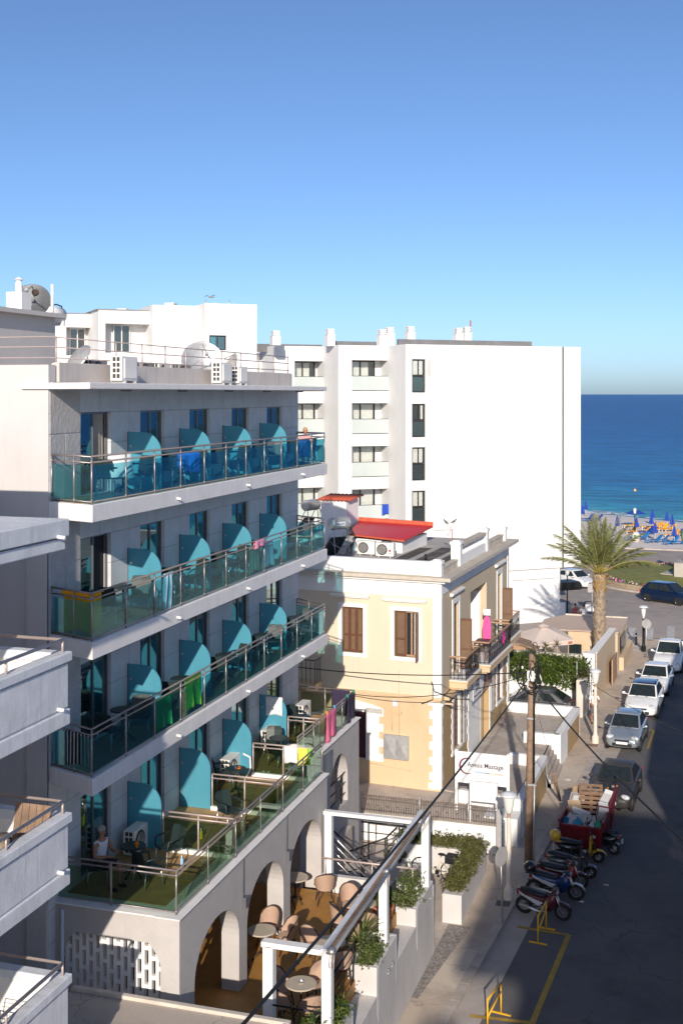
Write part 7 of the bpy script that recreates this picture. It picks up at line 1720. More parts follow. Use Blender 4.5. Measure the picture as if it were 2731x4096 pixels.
# ---------------------------------------------------------------- motorbikes
def moto(label, rear, front, kind, body, accent, fairing=None, mud=None, topbox=None, wr=None, seatmat='seat_black', screenm=False, flip=False):
    rear, front = Vector(rear), Vector(front); d = front - rear; d.z = 0; Lw = d.length
    t = T('motorbike' if kind != 'scooter' else 'scooter', label, 'motorbike' if kind != 'scooter' else 'scooter', (rear.x+d.x/2, rear.y+d.y/2, RD), math.atan2(d.y, d.x), 'two wheelers parked nose out by the kerb')
    h = Lw/2; r = wr or (.285 if kind != 'scooter' else .225); tw = .058 if kind != 'scooter' else .062
    t.rotation_euler = (R(7 if not flip else -7), 0, math.atan2(d.y, d.x))
    for x in (h, -h):
        mb = MB(); torus(mb, (x,0,r), r-tw, tw, 26, 8); wh = mb.build('wheel', M['tyre'], t, local=True)
        mb = MB(); torus(mb, (x,0,r), r-2*tw, .014, 26, 6); mb.tube([(x,-.06,r),(x,.06,r)], .035, 8)
        if kind == 'scooter':
            for k in range(5): a = k*1.2566; mb.tube([(x,0,r),(x+(r-2*tw)*math.cos(a),0,r+(r-2*tw)*math.sin(a))], .016, 5)
        else: wheel_spokes(mb, (x,0,r), r-2*tw, 12)
        mb.build('rim', M['rim'] if kind == 'scooter' else M['acgrey'], wh, local=True)
    hx, hz = h*.62, (.98 if kind != 'scooter' else .98)
    mb = MB()
    for s in (-.06,.06): mb.tube([(h,s,r),(hx+.05,s,.80)], .022, 6)
    mb.build('fork', M['steel'] if kind != 'scooter' else M['black_metal'], t, local=True)
    mb = MB(); mb.tube([(hx-.05,-.34,hz),(hx,-.2,hz+.03),(hx+.05,0,hz-.02),(hx,.2,hz+.03),(hx-.05,.34,hz)], .016, 6); mb.tube([(hx+.03,0,.75),(hx+.03,0,hz)], .03, 6)
    for s in (-1,1):
        mb.tube([(hx,s*.22,hz+.02),(hx-.03,s*.30,hz+.18)], .008, 5); mb.ell((hx-.04,s*.31,hz+.21), (.02,.06,.045), 10, 6)
    mb.build('handlebar', M['black_metal'], t, local=True)
    mb = MB(); mb.smooth = True
    zs = .76 if kind != 'scooter' else .74
    secs = [[(x, wd*math.cos(a*.785), z + .055*math.sin(a*.785)) for a in range(8)] for x, wd, z in ((.14,.08,zs-.03),(.04,.14,zs-.02),(-.18,.17,zs+.01),(-.38,.18,zs+.05),(-.60,.14,zs+.08),(-.72,.06,zs+.08))]
    mb.loft(secs); mb.build('seat', M[seatmat], t, local=True)
    mb = MB(); mb.smooth = True
    if kind == 'scooter':
        secs = [[(x, wd*math.cos(a*.785), z + hh*math.sin(a*.785)) for a in range(8)] for x, wd, z, hh in ((.02,.10,.46,.14),(-.15,.17,.50,.20),(-.4,.19,.52,.19),(-.62,.14,.58,.12),(-.78,.05,.64,.05))]
        mb.loft(secs); mb.build('tail_body', body, t, local=True)
        mb = MB(); mb.box(-.02,-.15,.26,h*.55,.15,.32); mb.build('footboard', M['car_black'], t, local=True, bevel=.02)
        mb = MB(); mb.smooth = True; secs = []
        for z, x, wd in ((.28,h*.52,.16),(.5,h*.60,.22),(.72,h*.60,.22),(.9,hx-.0,.15),(1.0,hx+.0,.09)):
            secs.append([(x+.07,0,z),(x+.03,wd*.7,z),(x-.03,wd,z),(x-.05,wd*.95,z),(x+.0,wd*.6,z),(x+.03,0,z),(x+.0,-wd*.6,z),(x-.05,-wd*.95,z),(x-.03,-wd,z),(x+.03,-wd*.7,z)])
        mb.loft(secs); mb.build('leg_shield', fairing or body, t, local=True, sub=1)
        mb = MB(); mb.smooth = True; secs = [[(h+.02+math.cos(a)*(r+.05), wd, r+math.sin(a)*(r+.05)) for wd in (-.08,-.04,.04,.08)] for a in (R(20),R(60),R(100),R(140),R(165))]; mb.loft(secs, cap=False, closed=False); mb.build('front_mudguard', fairing or body, t, local=True, solid=.02)
    else:
        secs = [[(x, wd*math.cos(a*.785), z + hh*math.sin(a*.785)) for a in range(8)] for x, wd, z, hh in ((hx+.05,.08,.84,.12),(hx-.14,.15,.70,.18),(.22,.16,.58,.18),(0,.16,.55,.18),(-.2,.16,.61,.14),(-.5,.14,.69,.10),(-.82,.07,.78,.06))]
        mb.loft(secs); mb.build('body', body, t, local=True)
        mb = MB(); mb.ell((.06,0,.36), (.2,.13,.15), 12, 8); mb.box(-.05,-.11,.26,.18,.11,.40); mb.build('engine', M['acgrey'], t, local=True)
        mb = MB(); mb.smooth = True
        for s in (-1,1):
            pts = [(hx+.02,s*.15,.92),(hx+.10,s*.20,.64),(hx-.06,s*.22,.36),(.12,s*.20,.30),(.18,s*.19,.60),(hx-.18,s*.15,.84)]
            mb.extr(pts, (0,s*.02,0))
        mb.build('fairing', fairing or body, t, local=True)
        mb = MB(); mb.smooth = True; secs = [[(h+math.cos(a)*(r+.03), wd, r+math.sin(a)*(r+.03)) for wd in (-.055,-.03,.03,.055)] for a in (R(15),R(50),R(90),R(125),R(150))]; mb.loft(secs, cap=False, closed=False); mb.build('front_mudguard', mud or accent, t, local=True, solid=.014)
        mb = MB(); 
        for s in (-1,1): mb.extr([(.05,s*.17,.56),(-.55,s*.155,.72),(-.76,s*.10,.80),(-.68,s*.12,.68),(-.1,s*.175,.44)], (0,s*.015,0))
        mb.build('side_panel', accent, t, local=True)
    mb = MB(); mb.smooth = True; mb.ell((hx+.10,0,.90 if kind != 'scooter' else .96), (.06,.08,.055), 12, 8); mb.build('headlight', M['bike_lens'], t, local=True)
    mb = MB(); mb.box(-.84,-.07,.66,-.78,.07,.72); mb.build('tail_light', M['red_lens'], t, local=True)
    mb = MB(); 
    for s in (-1,1): mb.cut(); mb.ell((hx+.04,s*.2,.86), .03, 8, 5); mb.cut(); mb.ell((-.78,s*.14,.66), .026, 8, 5)
    mb.build('indicator', M['amber'], t, local=True)
    mb = MB(); mb.smooth = True; mb.tube([(.1,-.12,.26),(-.1,-.15,.24),(-.3,-.16,.30),(-.75,-.17,.38)], [.02,.022,.05,.045], 8); mb.build('exhaust', M['steel'], t, local=True)
    mb = MB(); mb.tube([(-h,-.08,r),(-.12,-.1,.36)], .025, 6); mb.tube([(-h,.08,r),(-.12,.1,.36)], .025, 6); mb.tube([(-h+.02,.11,r+.04),(-.45,.12,.66)], .028, 6); mb.tube([(.0,.13,.3),(-.04,.30,.02)], .014, 5); mb.build('swingarm', M['black_metal'], t, local=True)
    mb = MB(); mb.box(-.90,-.09,.46,-.885,.09,.62); mb.build('number_plate', M['plate'], t, local=True)
    if topbox:
        mb = MB(); mb.smooth = True; mb.ell((-.82,0,.98), (.21,.22,.18), 16, 10); mb.box(-.95,-.12,.80,-.6,.12,.84); mb.build('top_box', topbox, t, local=True)
    return t
MAR = paint('maroon', (.09,.01,.02), .25); BLU = paint('race_blue', (.01,.04,.16), .25); REDP = paint('red', (.22,.01,.015), .25); WHP = paint('pearl', (.62,.64,.66)); YEL = paint('scooter_yellow', (.62,.36,.02), .28); BLK = paint('black', (.012,.012,.014), .25); SGR = paint('scooter_grey', (.10,.115,.12), .28, .4)
S = lambda x, y: at('S4', x, y, RD)
moto('maroon moped with silver side stripe, nearest the yellow barrier', S(160,1225), S(695,1330), 'moped', MAR, WHP, MAR, MAR)
moto('blue and white motorbike with a black top box, second from the barrier', S(300,985)+Vector((0,.05,0)), S(880,1050), 'moped', BLU, WHP, BLU, None, BLK)
moto('red and white motorbike between the blue one and the grey scooter', S(420,860), S(935,890), 'moped', BLK, REDP, REDP)
moto('grey retro scooter with bright front wheel, mid row', S(500,690), S(1075,745), 'scooter', SGR, SGR, SGR)
moto('yellow and black scooter with a yellow top box', S(640,500), S(1190,530), 'scooter', BLK, YEL, YEL, None, YEL)
moto('black maxi scooter facing the kerb in front of the skip', S(1400,420), S(960,335), 'scooter', BLK, BLK, BLK)
moto('black naked motorbike with amber indicator, squeezed behind the skip', at('S2',560,1430,RD), at('S2',800,1600,RD), 'moped', BLK, BLK, BLK)
# ---------------------------------------------------------------- skip and its rubbish
ft = [at('Q7',318,990,RD), at('Q7',985,1015,RD)]
SK0, SK1, SK2, SK3 = Vector((-5.42,44.05,0)), Vector((-3.85,43.95,0)), Vector((-3.62,47.2,0)), Vector((-5.2,47.35,0))
t = T('rubbish_skip', 'red steel rubbish skip heaped with cardboard, pallets and bags', 'skip', (-4.5,45.6,RD))
def lerp2(k, z): return k
cen = Vector((-4.5,45.6,0)); 
mb = MB(); zs = RD
def skq(a, b, z0, z1, th=.05, inset=.16):
    n_ = (cen - (a+b)/2); n_.z = 0; n_.normalize()
    a0, b0 = a + (cen-a)*.13, b + (cen-b)*.13
    return [Vector((a0.x,a0.y,z0)), Vector((b0.x,b0.y,z0)), Vector((b.x,b.y,z1)), Vector((a.x,a.y,z1))], n_*th
for a, b, z1 in ((SK0,SK1,.82),(SK1,SK2,1.02),(SK2,SK3,1.0),(SK3,SK0,.95)):
    q, n_ = skq(a, b, zs+.12, z1); mb.extr(q, n_)
mb.prism([((p+(cen-p)*.13).x,(p+(cen-p)*.13).y) for p in (SK0,SK1,SK2,SK3)], zs+.1, zs+.16); mb.build('hull', M['skip'], t)
mb = MB()
for a, b, z in ((SK0,SK1,.82),(SK1,SK2,1.02),(SK2,SK3,1.0),(SK3,SK0,.95)): mb.bar(Vector((a.x,a.y,z)), Vector((b.x,b.y,z)), .09, .07)
mb.bar(SK1+Vector((0,0,.8)), SK2+Vector((0,0,1.25)), .06, .25)
mb.build('rim_bar', M['skip'], t)
mb = MB(); 
for a in (SK0.lerp(SK1,.25), SK0.lerp(SK1,.75), SK1.lerp(SK2,.3), SK1.lerp(SK2,.7)): q = a + (cen-a)*.13; mb.bar(Vector((a.x,a.y,.8)), Vector((q.x,q.y,zs+.14)), .07, .07)
for x, y in ((-5.1,44.5),(-4.1,44.4),(-3.95,46.8),(-5.0,46.9)): mb.box(x-.08,y-.08,RD,x+.08,y+.08,zs+.12)
mb.build('rib', M['skip'], t)
def box_thing(label, c, s, rot, mat, flaps=False, name='cardboard_box', cat='box', tape=None):
    t = T(name, label, cat, c, 0, 'rubbish in the skip'); Rm = Matrix.Rotation(rot[2],4,'Z') @ Matrix.Rotation(rot[1],4,'Y') @ Matrix.Rotation(rot[0],4,'X')
    mb = MB(); mb.X = Rm; x, y, z = s
    mb.box(-x/2,-y/2,-z/2,x/2,y/2,z/2); mb.build('carton', mat, t, local=True)
    if flaps:
        mb = MB(); mb.X = Rm; mb.extr([(-x/2,-y/2,z/2),(x/2,-y/2,z/2),(x/2,-y/2-.14,z/2+.10),(-x/2,-y/2-.14,z/2+.10)], (0,0,.006)); mb.extr([(-x/2,y/2,z/2),(x/2,y/2,z/2),(x/2,y/2+.14,z/2+.08),(-x/2,y/2+.14,z/2+.08)], (0,0,.006)); mb.build('flap', mat, t, local=True)
    if tape:
        mb = MB(); mb.X = Rm; mb.box(-x*.52,-y*.2,-z*.2,x*.52,y*.05,z*.505); mb.build('print', tape, t, local=True)
cw, cb_ = M['cardw'], M['card']
box_thing('open brown carton on the left of the skip', (-5.0,45.35,.85), (.5,.4,.35), (.5,.1,.5), cb_, True)
box_thing('pale flattened carton lying left of centre in the skip', (-4.85,44.85,.78), (.75,.5,.12), (.45,.1,-.4), cw, True)
box_thing('pale square carton sheet in the front middle of the skip', (-4.4,44.65,.82), (.5,.55,.06), (.5,.1,.25), pm('buff_card', (.45,.42,.36), .85))
box_thing('white and red printed carton at the right side of the skip', (-3.98,45.3,.98), (.35,.42,.5), (.3,.15,.2), cw, False, tape=M['ink_red'])
box_thing('small white carton at the left rear of the skip', (-5.0,46.3,1.08), (.5,.25,.3), (.2,.2,.6), cw, False, tape=cb_)
box_thing('pale grey carton wedged in the right rear of the skip', (-3.95,46.2,1.08), (.3,.5,.35), (.3,.2,-.2), cw, True)
box_thing('brown carton sheet standing at the far left corner of the skip', (-5.1,46.9,1.12), (.35,.05,.5), (.2,.1,.4), cb_)
for k, (c, rz, tilt, lb) in enumerate((((-4.45,46.0,1.02), .08, .55, 'lower wooden pallet leaning in the middle of the skip'),((-4.5,46.35,1.22), .12, .5, 'upper wooden pallet stacked on another in the skip'))):
    t = T('wooden_pallet', lb, 'pallet', c, rz, 'pallets in the skip'); Rm = Matrix.Rotation(tilt,4,'X')
    mb = MB(); mb.X = Rm
    for q in range(5): mb.box(-.45,-.5+.22*q,.05,.45,-.5+.22*q+.11,.072)
    mb.build('deck_board', M['pallet'], t, local=True)
    mb = MB(); mb.X = Rm
    for x in (-.4,0,.4):
        for y in (-.45,0,.42): mb.box(x-.05,y-.06,-.04,x+.05,y+.06,.05)
        mb.box(x-.05,-.5,-.062,x+.05,.5,-.04)
    mb.build('bearer', M['pallet'], t, local=True)
def bag(label, c, r, mat, seed):
    rr = random.Random(seed); t = T('rubbish_bag', label, 'rubbish bag', c, rr.uniform(0,6), 'bags in the skip')
    mb = MB(); mb.smooth = True; nu, nv = 18, 10; vs = []
    for i in range(nv+1):
        a = math.pi*(i/nv-.5)
        for k in range(nu):
            b = 2*math.pi*k/nu; q = 1 + .10*math.sin(b*5+i) + rr.uniform(-.06,.06); top = .25*max(0, math.sin(a))**6
            vs.append((r*math.cos(a)*math.cos(b)*q, r*math.cos(a)*math.sin(b)*q, r*(.75*math.sin(a)+top)*q))
    mb.add(vs, [(i*nu+k, i*nu+(k+1) % nu, (i+1)*nu+(k+1) % nu, (i+1)*nu+k) for i in range(nv) for k in range(nu)]); mb.build('sack', mat, t, local=True)
    mb = MB(); mb.tube([(0,0,r*.8),(.02,0,r*1.0),(-.04,.03,r*1.15)], [.03,.02,.05], 6); mb.build('knot', mat, t, local=True)
bag('dark blue bin bag in the front left corner of the skip', (-5.22,44.5,.72), .20, pm('navy_bag', (.01,.10,.22), .3), 1)
bag('bright blue bin bag at the front of the skip, left of centre', (-4.78,44.4,.74), .21, M['bag_blue'], 2)
bag('white carrier bag between the two blue bags in the skip', (-5.02,44.32,.70), .15, M['bag_white'], 3)
bag('green bin bag in the front right corner of the skip', (-4.02,44.3,.74), .22, M['bag_green'], 4)
bag('white bag with red print left of the green bag', (-4.27,44.28,.72), .16, M['bag_white'], 5)
q = at('S4',950,1075,RD); mb = MB(); mb.extr([(q.x-.08,q.y-.03,RD+.012),(q.x+.07,q.y-.05,RD+.012),(q.x+.09,q.y+.05,RD+.03),(q.x-.03,q.y+.05,RD+.014)], (0,0,.006)); tag(mb.build('paper_scrap', M['plate']), 'white scrap of paper on the road at the motorbike wheel', 'litter')
q = at('S4',1300,842,RD); mb = MB(); mb.extr([(q.x-.09,q.y-.02,RD+.012),(q.x+.08,q.y-.03,RD+.012),(q.x+.08,q.y+.02,RD+.016),(q.x-.08,q.y+.03,RD+.014)], (0,0,.005)); tag(mb.build('paper_scrap', M['plate']), 'thin white scrap of paper alone on the dark road', 'litter')
q = at('S2',205,1240,0); mb = MB(); mb.extr([(q.x-.12,q.y-.03,.012),(q.x+.08,q.y-.10,.012),(q.x+.12,q.y+.03,.03),(q.x-.05,q.y+.10,.014)], (0,0,.006)); tag(mb.build('paper_scrap', M['plate']), 'white scrap of paper on the sunlit pavement before the skip', 'litter')
# ---------------------------------------------------------------- people
def skin_obj(name, mat, parent, joints, edges, sub=2, root=0):
    me = bpy.data.meshes.new(name); inv = WM[parent.name].inverted()
    me.from_pydata([tuple(j[0]) for j in joints], edges, []); me.materials.append(mat)
    o = bpy.data.objects.new(name, me); COL.objects.link(o); o.parent = parent; WM[o.name] = WM[parent.name]; KIDS.setdefault(parent.name, []).append(o)
    m = o.modifiers.new('Skin', 'SKIN'); m.use_smooth_shade = True
    if not me.skin_vertices: 
        me.attributes.new('skin_vertex', 'FLOAT', 'POINT') if False else None
    if not me.skin_vertices:
        bpy.context.view_layer.objects.active = o
        bpy.ops.mesh.customdata_skin_add()
    for i, j in enumerate(joints):
        sv = me.skin_vertices[0].data[i]; r = j[1] if isinstance(j[1], tuple) else (j[1], j[1]); sv.radius = r; sv.use_root = (i == root)
    s = o.modifiers.new('Sub', 'SUBSURF'); s.levels = sub; s.render_levels = sub
    return o
def person(label, loc, rz, pose='stand', skin='skin', hair='hair_dark', shirt=None, shorts=None, shoes=True, k=1., shirt_sleeve=True, arms=None, lean=0., legs=None):
    """figure facing local -y; loc is the ground point (or the seat front's floor point when sitting)"""
    t = T('person', label, 'person', loc, rz)
    def J(x, y, z, r): return (Vector((x*k, y*k, z*k)), (r[0]*k, r[1]*k) if isinstance(r, tuple) else r*k)
    hip = .95 if pose != 'sit' else .52; sh = hip + .47; dy = lean
    joints = [J(0,0,hip,(.13,.10)), J(0,dy*.4,hip+.18,(.125,.095)), J(0,dy*.8,hip+.36,(.15,.105)), J(0,dy,sh,(.10,.08)), J(0,dy-.01,sh+.09,.052), J(0,dy-.02,sh+.15,.062), J(0,dy-.025,sh+.24,(.078,.09)), J(0,dy-.02,sh+.315,(.062,.075))]
    edges = [(0,1),(1,2),(2,3),(3,4),(4,5),(5,6),(6,7)]
    joints.append(J(0,dy-.105,sh+.205,.014)); edges.append((6,8))       # nose
    arms = arms or {-1:((-.19,dy+.02,sh-.02),(-.25,dy+.06,sh-.30),(-.24,dy-.04,sh-.54)), 1:((.19,dy+.02,sh-.02),(.25,dy+.06,sh-.30),(.24,dy-.04,sh-.54))}
    armpts = {}
    for s in (-1, 1):
        a, b, c = arms[s]; i = len(joints)
        joints += [J(*a,.056), J(*b,.042), J(*c,.03)]; edges += [(3,i),(i,i+1),(i+1,i+2)]; armpts[s] = (a, b, c)
        d = (Vector(c)-Vector(b)).normalized(); sd = Vector((d.y,-d.x,0)) if abs(d.z) < .9 else Vector((0,1,0)); sd.normalize()
        h = Vector(c) + d*.08; joints.append(J(*h,(.036,.022))); edges.append((i+2,i+3)); hb = i+3
        for q in range(4):
            off = sd*(.028-.019*q); l = (.075,.09,.085,.065)[q]; bend = Vector((0,-.02,-.0)); j = len(joints)
            p1 = h + off + d*l*.5; p2 = h + off + d*l + bend; joints += [J(*p1,.0095), J(*p2,.008)]; edges += [(hb,j),(j,j+1)]
        j = len(joints); p1 = h + sd*.045 - d*.03; p2 = p1 + d*.045 + sd*.015; joints += [J(*p1,.011), J(*p2,.009)]; edges += [(hb,j),(j,j+1)]
    if legs is None:
        legs = {s:((s*.095,0,hip-.06),(s*.10,-.02,hip-.46),(s*.10,.03,.09),(s*.11,-.12,.035)) for s in (-1,1)} if pose != 'sit' else {s:((s*.10,-.06,hip-.02),(s*.14,-.46,hip+.02),(s*.14,-.44,.10),(s*.15,-.58,.04)) for s in (-1,1)}
    for s in (-1, 1):
        a, b, c, e = legs[s]; i = len(joints)
        m1 = (Vector(b)+Vector(c))/2 + (Vector((0,.02,.06)))
        joints += [J(*a,.088), J(*b,.06), J(*m1,.055), J(*c,.04), J(*e,(.042,.03))]; edges += [(0,i),(i,i+1),(i+1,i+2),(i+2,i+3),(i+3,i+4)]
    skin_obj('body', M[skin], t, joints, edges)
    # hair, ears and face
    hc = Vector((0,dy-.02,sh+.25))*k
    mb = MB(); mb.smooth = True; mb.ell(hc + Vector((0,.022,.035))*k, (.088*k,.10*k,.092*k), 16, 10); mb.build('hair', M[hair], t, local=True)
    mb = MB()
    for s in (-1,1): mb.ell(hc + Vector((s*.032,-.088,-.005))*k, (.014*k,.008*k,.009*k), 8, 5)
    mb.ell(hc + Vector((0,-.085,-.085))*k, (.026*k,.008*k,.007*k), 8, 5); mb.build('face_features', M['hair_dark'], t, local=True)
    mb = MB(); mb.smooth = True
    for s in (-1,1): mb.ell(hc + Vector((s*.083,.0,-.01))*k, (.012*k,.022*k,.032*k), 8, 6)
    mb.build('ear', M[skin], t, local=True)
    if shirt is not None:
        js = [J(0,0,hip+.0,(.152,.118)), J(0,dy*.4,hip+.18,(.148,.112)), J(0,dy*.8,hip+.36,(.168,.122)), J(0,dy,sh+.01,(.112,.09))]; es = [(0,1),(1,2),(2,3)]
        for s in (-1,1):
            a, b, c = armpts[s]; i = len(js); m_ = Vector(a).lerp(Vector(b), .62 if shirt_sleeve else .05); js += [J(*a,.075 if shirt_sleeve else .05), J(*m_,.066 if shirt_sleeve else .045)]; es += [(3,i),(i,i+1)]
        skin_obj('shirt', shirt, t, js, es)
    if shorts is not None:
        js = [J(0,0,hip+.03,(.15,.118))]; es = []
        for s in (-1,1):
            a, b, c, e = legs[s]; i = len(js); m_ = Vector(a).lerp(Vector(b), .95); js += [J(*a,.11), J(*m_,.085)]; es += [(0,i),(i,i+1)]
        skin_obj('shorts', shorts, t, js, es)
    if shoes:
        for s in (-1,1):
            c, e = Vector(legs[s][2]), Vector(legs[s][3]); mb = MB(); mb.smooth = True
            m_ = (c+e)/2; mb.ell(Vector((m_.x, m_.y-.02, .045))*k, (.05*k,.14*k,.05*k), 12, 6); mb.build('shoe', M['seat_black'], t, local=True)
    return t
wt = cloth('white_cotton', (.74,.74,.75)); 
person('man in a white t-shirt and patterned shorts walking by the far cream lamp', tuple(at('R8',895,560,0)), R(10), 'stand', 'skin', 'hair_dark', wt, cloth('patterned_shorts', (.10,.10,.11), sc=14, tint=(.45,.45,.47)), k=.985, lean=-.06,
  arms={-1:((-.19,-.04,1.40),(-.25,.0,1.12),(-.24,-.08,.88)), 1:((.19,-.04,1.40),(.26,-.02,1.13),(.14,-.22,1.34))}, legs={-1:((-.095,0,.89),(-.10,.02,.49),(-.10,.16,.12),(-.11,.02,.05)), 1:((.095,0,.89),(.10,-.12,.50),(.10,-.16,.09),(.11,-.3,.035))})
person('pedestrian with bare brown arms in a reddish top beyond the kiosk roof', (-9.35,85.2,0), R(190), 'stand', 'skin_dark', 'hair_dark', cloth('rose_top', (.42,.10,.10)), cloth('pink_shorts', (.6,.25,.25)), shirt_sleeve=False)
person('pedestrian in a pale t-shirt beside the one in the reddish top', (-8.75,85.0,0), R(165), 'stand', 'skin_dark', 'hair_dark', cloth('pale_tee', (.62,.62,.64)), wt)
# ---------------------------------------------------------------- balcony furniture, laundry, guests
chair_g = chair_proto('g', 'plastic_chair', M['plastic_green'], M['alu'], 'x'); tab_g = table_proto(M['plastic_green'], M['plastic_green'], 'x', .30)
used_c = [False]; used_t = [False]; GCH = 'dark plastic chairs on the hotel balconies'; GTB = 'dark round tables on the hotel balconies'
def put_chair(x, y, z, a, label):
    if not used_c[0]:
        used_c[0] = True; chair_g.location = (x,y,z); chair_g.rotation_euler[2] = a; WM[chair_g.name] = Matrix.Translation((x,y,z)) @ Matrix.Rotation(a,4,'Z'); chair_g['label'] = label; chair_g['group'] = GCH; return chair_g
    return dup(chair_g, (x,y,z), a, label, GCH)
def put_table(x, y, z, label):
    if not used_t[0]:
        used_t[0] = True; tab_g.location = (x,y,z); WM[tab_g.name] = Matrix.Translation((x,y,z)); tab_g['label'] = label; tab_g['group'] = GTB; return tab_g
    return dup(tab_g, (x,y,z), rnd.uniform(0,1.5), label, GTB)
BN = ['leftmost', 'second', 'middle', 'fourth', 'rightmost']
rr = random.Random(77)
for fi in range(3):
    z = FL[fi] + .012
    for bi in range(5):
        y0 = 23.5 if bi == 0 else DIV[bi-1] + .1; y1 = DIV[bi] if bi < 4 else 39.0
        yc = y0 + (y1-y0)*.58
        put_table(-13.35, yc + rr.uniform(-.1,.1), z, 'dark round table in the %s bay of the %s floor balcony' % (BN[bi], FN[fi]))
        put_chair(-13.3, yc-.62, z, R(180)+rr.uniform(-.4,.4), 'dark chair nearer the viewer, %s bay of the %s floor balcony' % (BN[bi], FN[fi]))
        if (fi, bi) not in ((2,1),(1,3)): put_chair(-13.2, yc+.62, z, rr.uniform(-.5,.5), 'dark chair beyond the table, %s bay of the %s floor balcony' % (BN[bi], FN[fi]))
z = TZ - .012
for k, (x, y, a, l) in enumerate([(-12.4,24.9,R(150),'dark chair behind the glass at the near corner of the first floor terrace'),(-13.5,24.55,R(120),'dark chair under the man in the white vest'),(-12.45,26.15,R(-30),'dark chair beside the white condenser on the first floor terrace'),(-12.05,28.9,R(60),'dark chair alone before the second partition of the terrace'),(-13.35,31.6,R(120),'dark chair against the wall in the third terrace bay'),(-12.55,33.95,R(150),'dark chair near the partition in the fourth terrace bay'),(-13.1,34.9,R(10),'dark chair by the fourth terrace bay window'),(-13.3,37.6,R(60),'dark chair in the last terrace bay beside the end rail')]): put_chair(x,y,z,a,l)
for x, y, l in [(-12.95,25.25,'dark round table in front of the man in the white vest'),(-12.85,31.3,'dark round table by the white condenser in the third terrace bay'),(-12.75,34.5,'dark round table in the fourth terrace bay'),(-12.9,37.0,'dark round table in the last terrace bay')]: put_table(x,y,z,l)
for k, (x, y, a, l) in enumerate([(-13.55,26.6,R(90),'white condenser standing in the first terrace bay beside the dark chair'),(-13.55,32.55,R(90),'white condenser with a pale hose against the screen of the third terrace bay'),(-13.5,35.7,R(90),'white condenser against the screen of the fourth terrace bay'),(-13.5,38.9,R(90),'white condenser at the end rail of the last terrace bay')]): ac_unit((x,y,z), a, l, 'condensers on the first floor terrace')
mb = MB(); mb.tube([(-13.2,32.7,z+.7),(-13.0,32.75,z+.6),(-12.98,32.75,z+.3),(-13.1,32.7,z+.02)], .03, 8); tag(mb.build('white_hose', M['plate']), 'thick white hose curving down beside the third bay condenser', 'hose')
t = T('juice_glass', 'glass of yellow juice on the table of the man in the white vest', 'glass', (-12.8,25.15,z+.72))
mb = MB(); mb.lathe([(0,0),(.03,0),(.036,.14),(.034,.14),(.028,.01),(0,.01)], n=12); mb.build('glass', M['amber'], t, local=True)
mb = MB(); mb.lathe([(.036,.07),(.06,.08),(.06,.1),(.036,.11)], n=8); mb.build('handle', M['amber'], t, local=True)
for k, (x, y, c, l) in enumerate([(-12.7,33.3,(.75,.73,.75),'pair of pale sandals on the floor of the fourth terrace bay'),(-12.4,27.9,(.75,.55,.05),'yellow bottle standing in the second terrace bay'),(-12.1,26.1,(.3,.5,.7),'blue plastic bottles on the first terrace bay floor')]):
    t = T(['sandals','bottle','bottle'][k], l, ['shoes','bottle','bottle'][k], (x,y,z))
    m_ = pm('small_%d' % k, c, .4)
    if k == 0:
        for s in (-.08,.08):
            mb = MB(); mb.smooth = True; mb.ell((s,0,.02), (.045,.12,.02), 12, 6); mb.tube([(s-.04,-.03,.03),(s,-.05,.07),(s+.04,-.03,.03)], .012, 5); mb.build('sandal', m_, t, local=True)
    else:
        mb = MB(); mb.lathe([(0,0),(.04,0),(.04,.17),(.015,.22),(.015,.25),(0,.25)], n=12); mb.build('bottle_body', m_, t, local=True)
        mb = MB(); mb.lathe([(.017,.235),(.017,.265),(0,.265)], n=10); mb.build('cap', M['plate'], t, local=True)
t = T('clothes_pegs', 'bunch of coloured clothes pegs on the third bay terrace table', 'pegs', (-12.85,31.3,z+.722)); q = random.Random(3)
for k in range(6):
    mb = MB(); a = q.uniform(0,3); x, y = q.uniform(-.1,.1), q.uniform(-.1,.1); mb.bar((x,y,.01),(x+.08*math.cos(a),y+.08*math.sin(a),.02),.015); mb.build('peg', [M['red_lens'],M['ink_blue'],M['amber']][k % 3], t, local=True)
# towels and laundry
XR = -12.66
drape('beach_towel', 'mustard yellow towel over the left end rail of the third floor balcony', 'towel', (HX+.35,23.20,FL[1]+1.03), (XR-.03,22.87,FL[1]+1.03), .92, cloth('mustard', (.92,.40,.01), tint=(.80,.30,.02)), out=(.3,1,0), back=.12, waves=1, amp=.02)
drape('beach_towel', 'narrow fold of a mustard towel just round the corner of the third floor rail', 'towel', (XR-.04,22.9,FL[1]+1.03), (XR-.04,23.35,FL[1]+1.03), .88, cloth('mustard_fold', (.92,.40,.01)), out=(-1,0,0), waves=1, amp=.02, back=.05)
drape('striped_towel', 'black and white striped towel inside the left end of the second floor railing', 'towel', (HX+.5,23.12,FL[2]+.9), (XR-.1,22.92,FL[2]+.9), .75, brickmat('cloth_stripes', (.012,.012,.014), (.012,.012,.014), (.5,.55,.58), .10, 5., .018, 'xzy', .9, 0., 0., .05), out=(-.3,-1,0), back=.1, waves=1, amp=.01)
dk = cloth('kelly', (.05,.42,.12)); lk = cloth('lime', (.22,.55,.06), tint=(.05,.4,.1))
drape('beach_towel', 'plain green towel hanging inside the second floor rail, left of a printed one', 'towel', (XR-.02,25.95,FL[2]+.88), (XR-.02,26.85,FL[2]+.88), .78, dk, out=(-1,0,0), waves=2)
drape('beach_towel', 'lime green printed towel hanging inside the second floor rail', 'towel', (XR-.02,27.6,FL[2]+1.0), (XR-.02,28.6,FL[2]+1.0), .85, lk, out=(-1,0,0), waves=2)
bl = cloth('pale_blue', (.45,.62,.75))
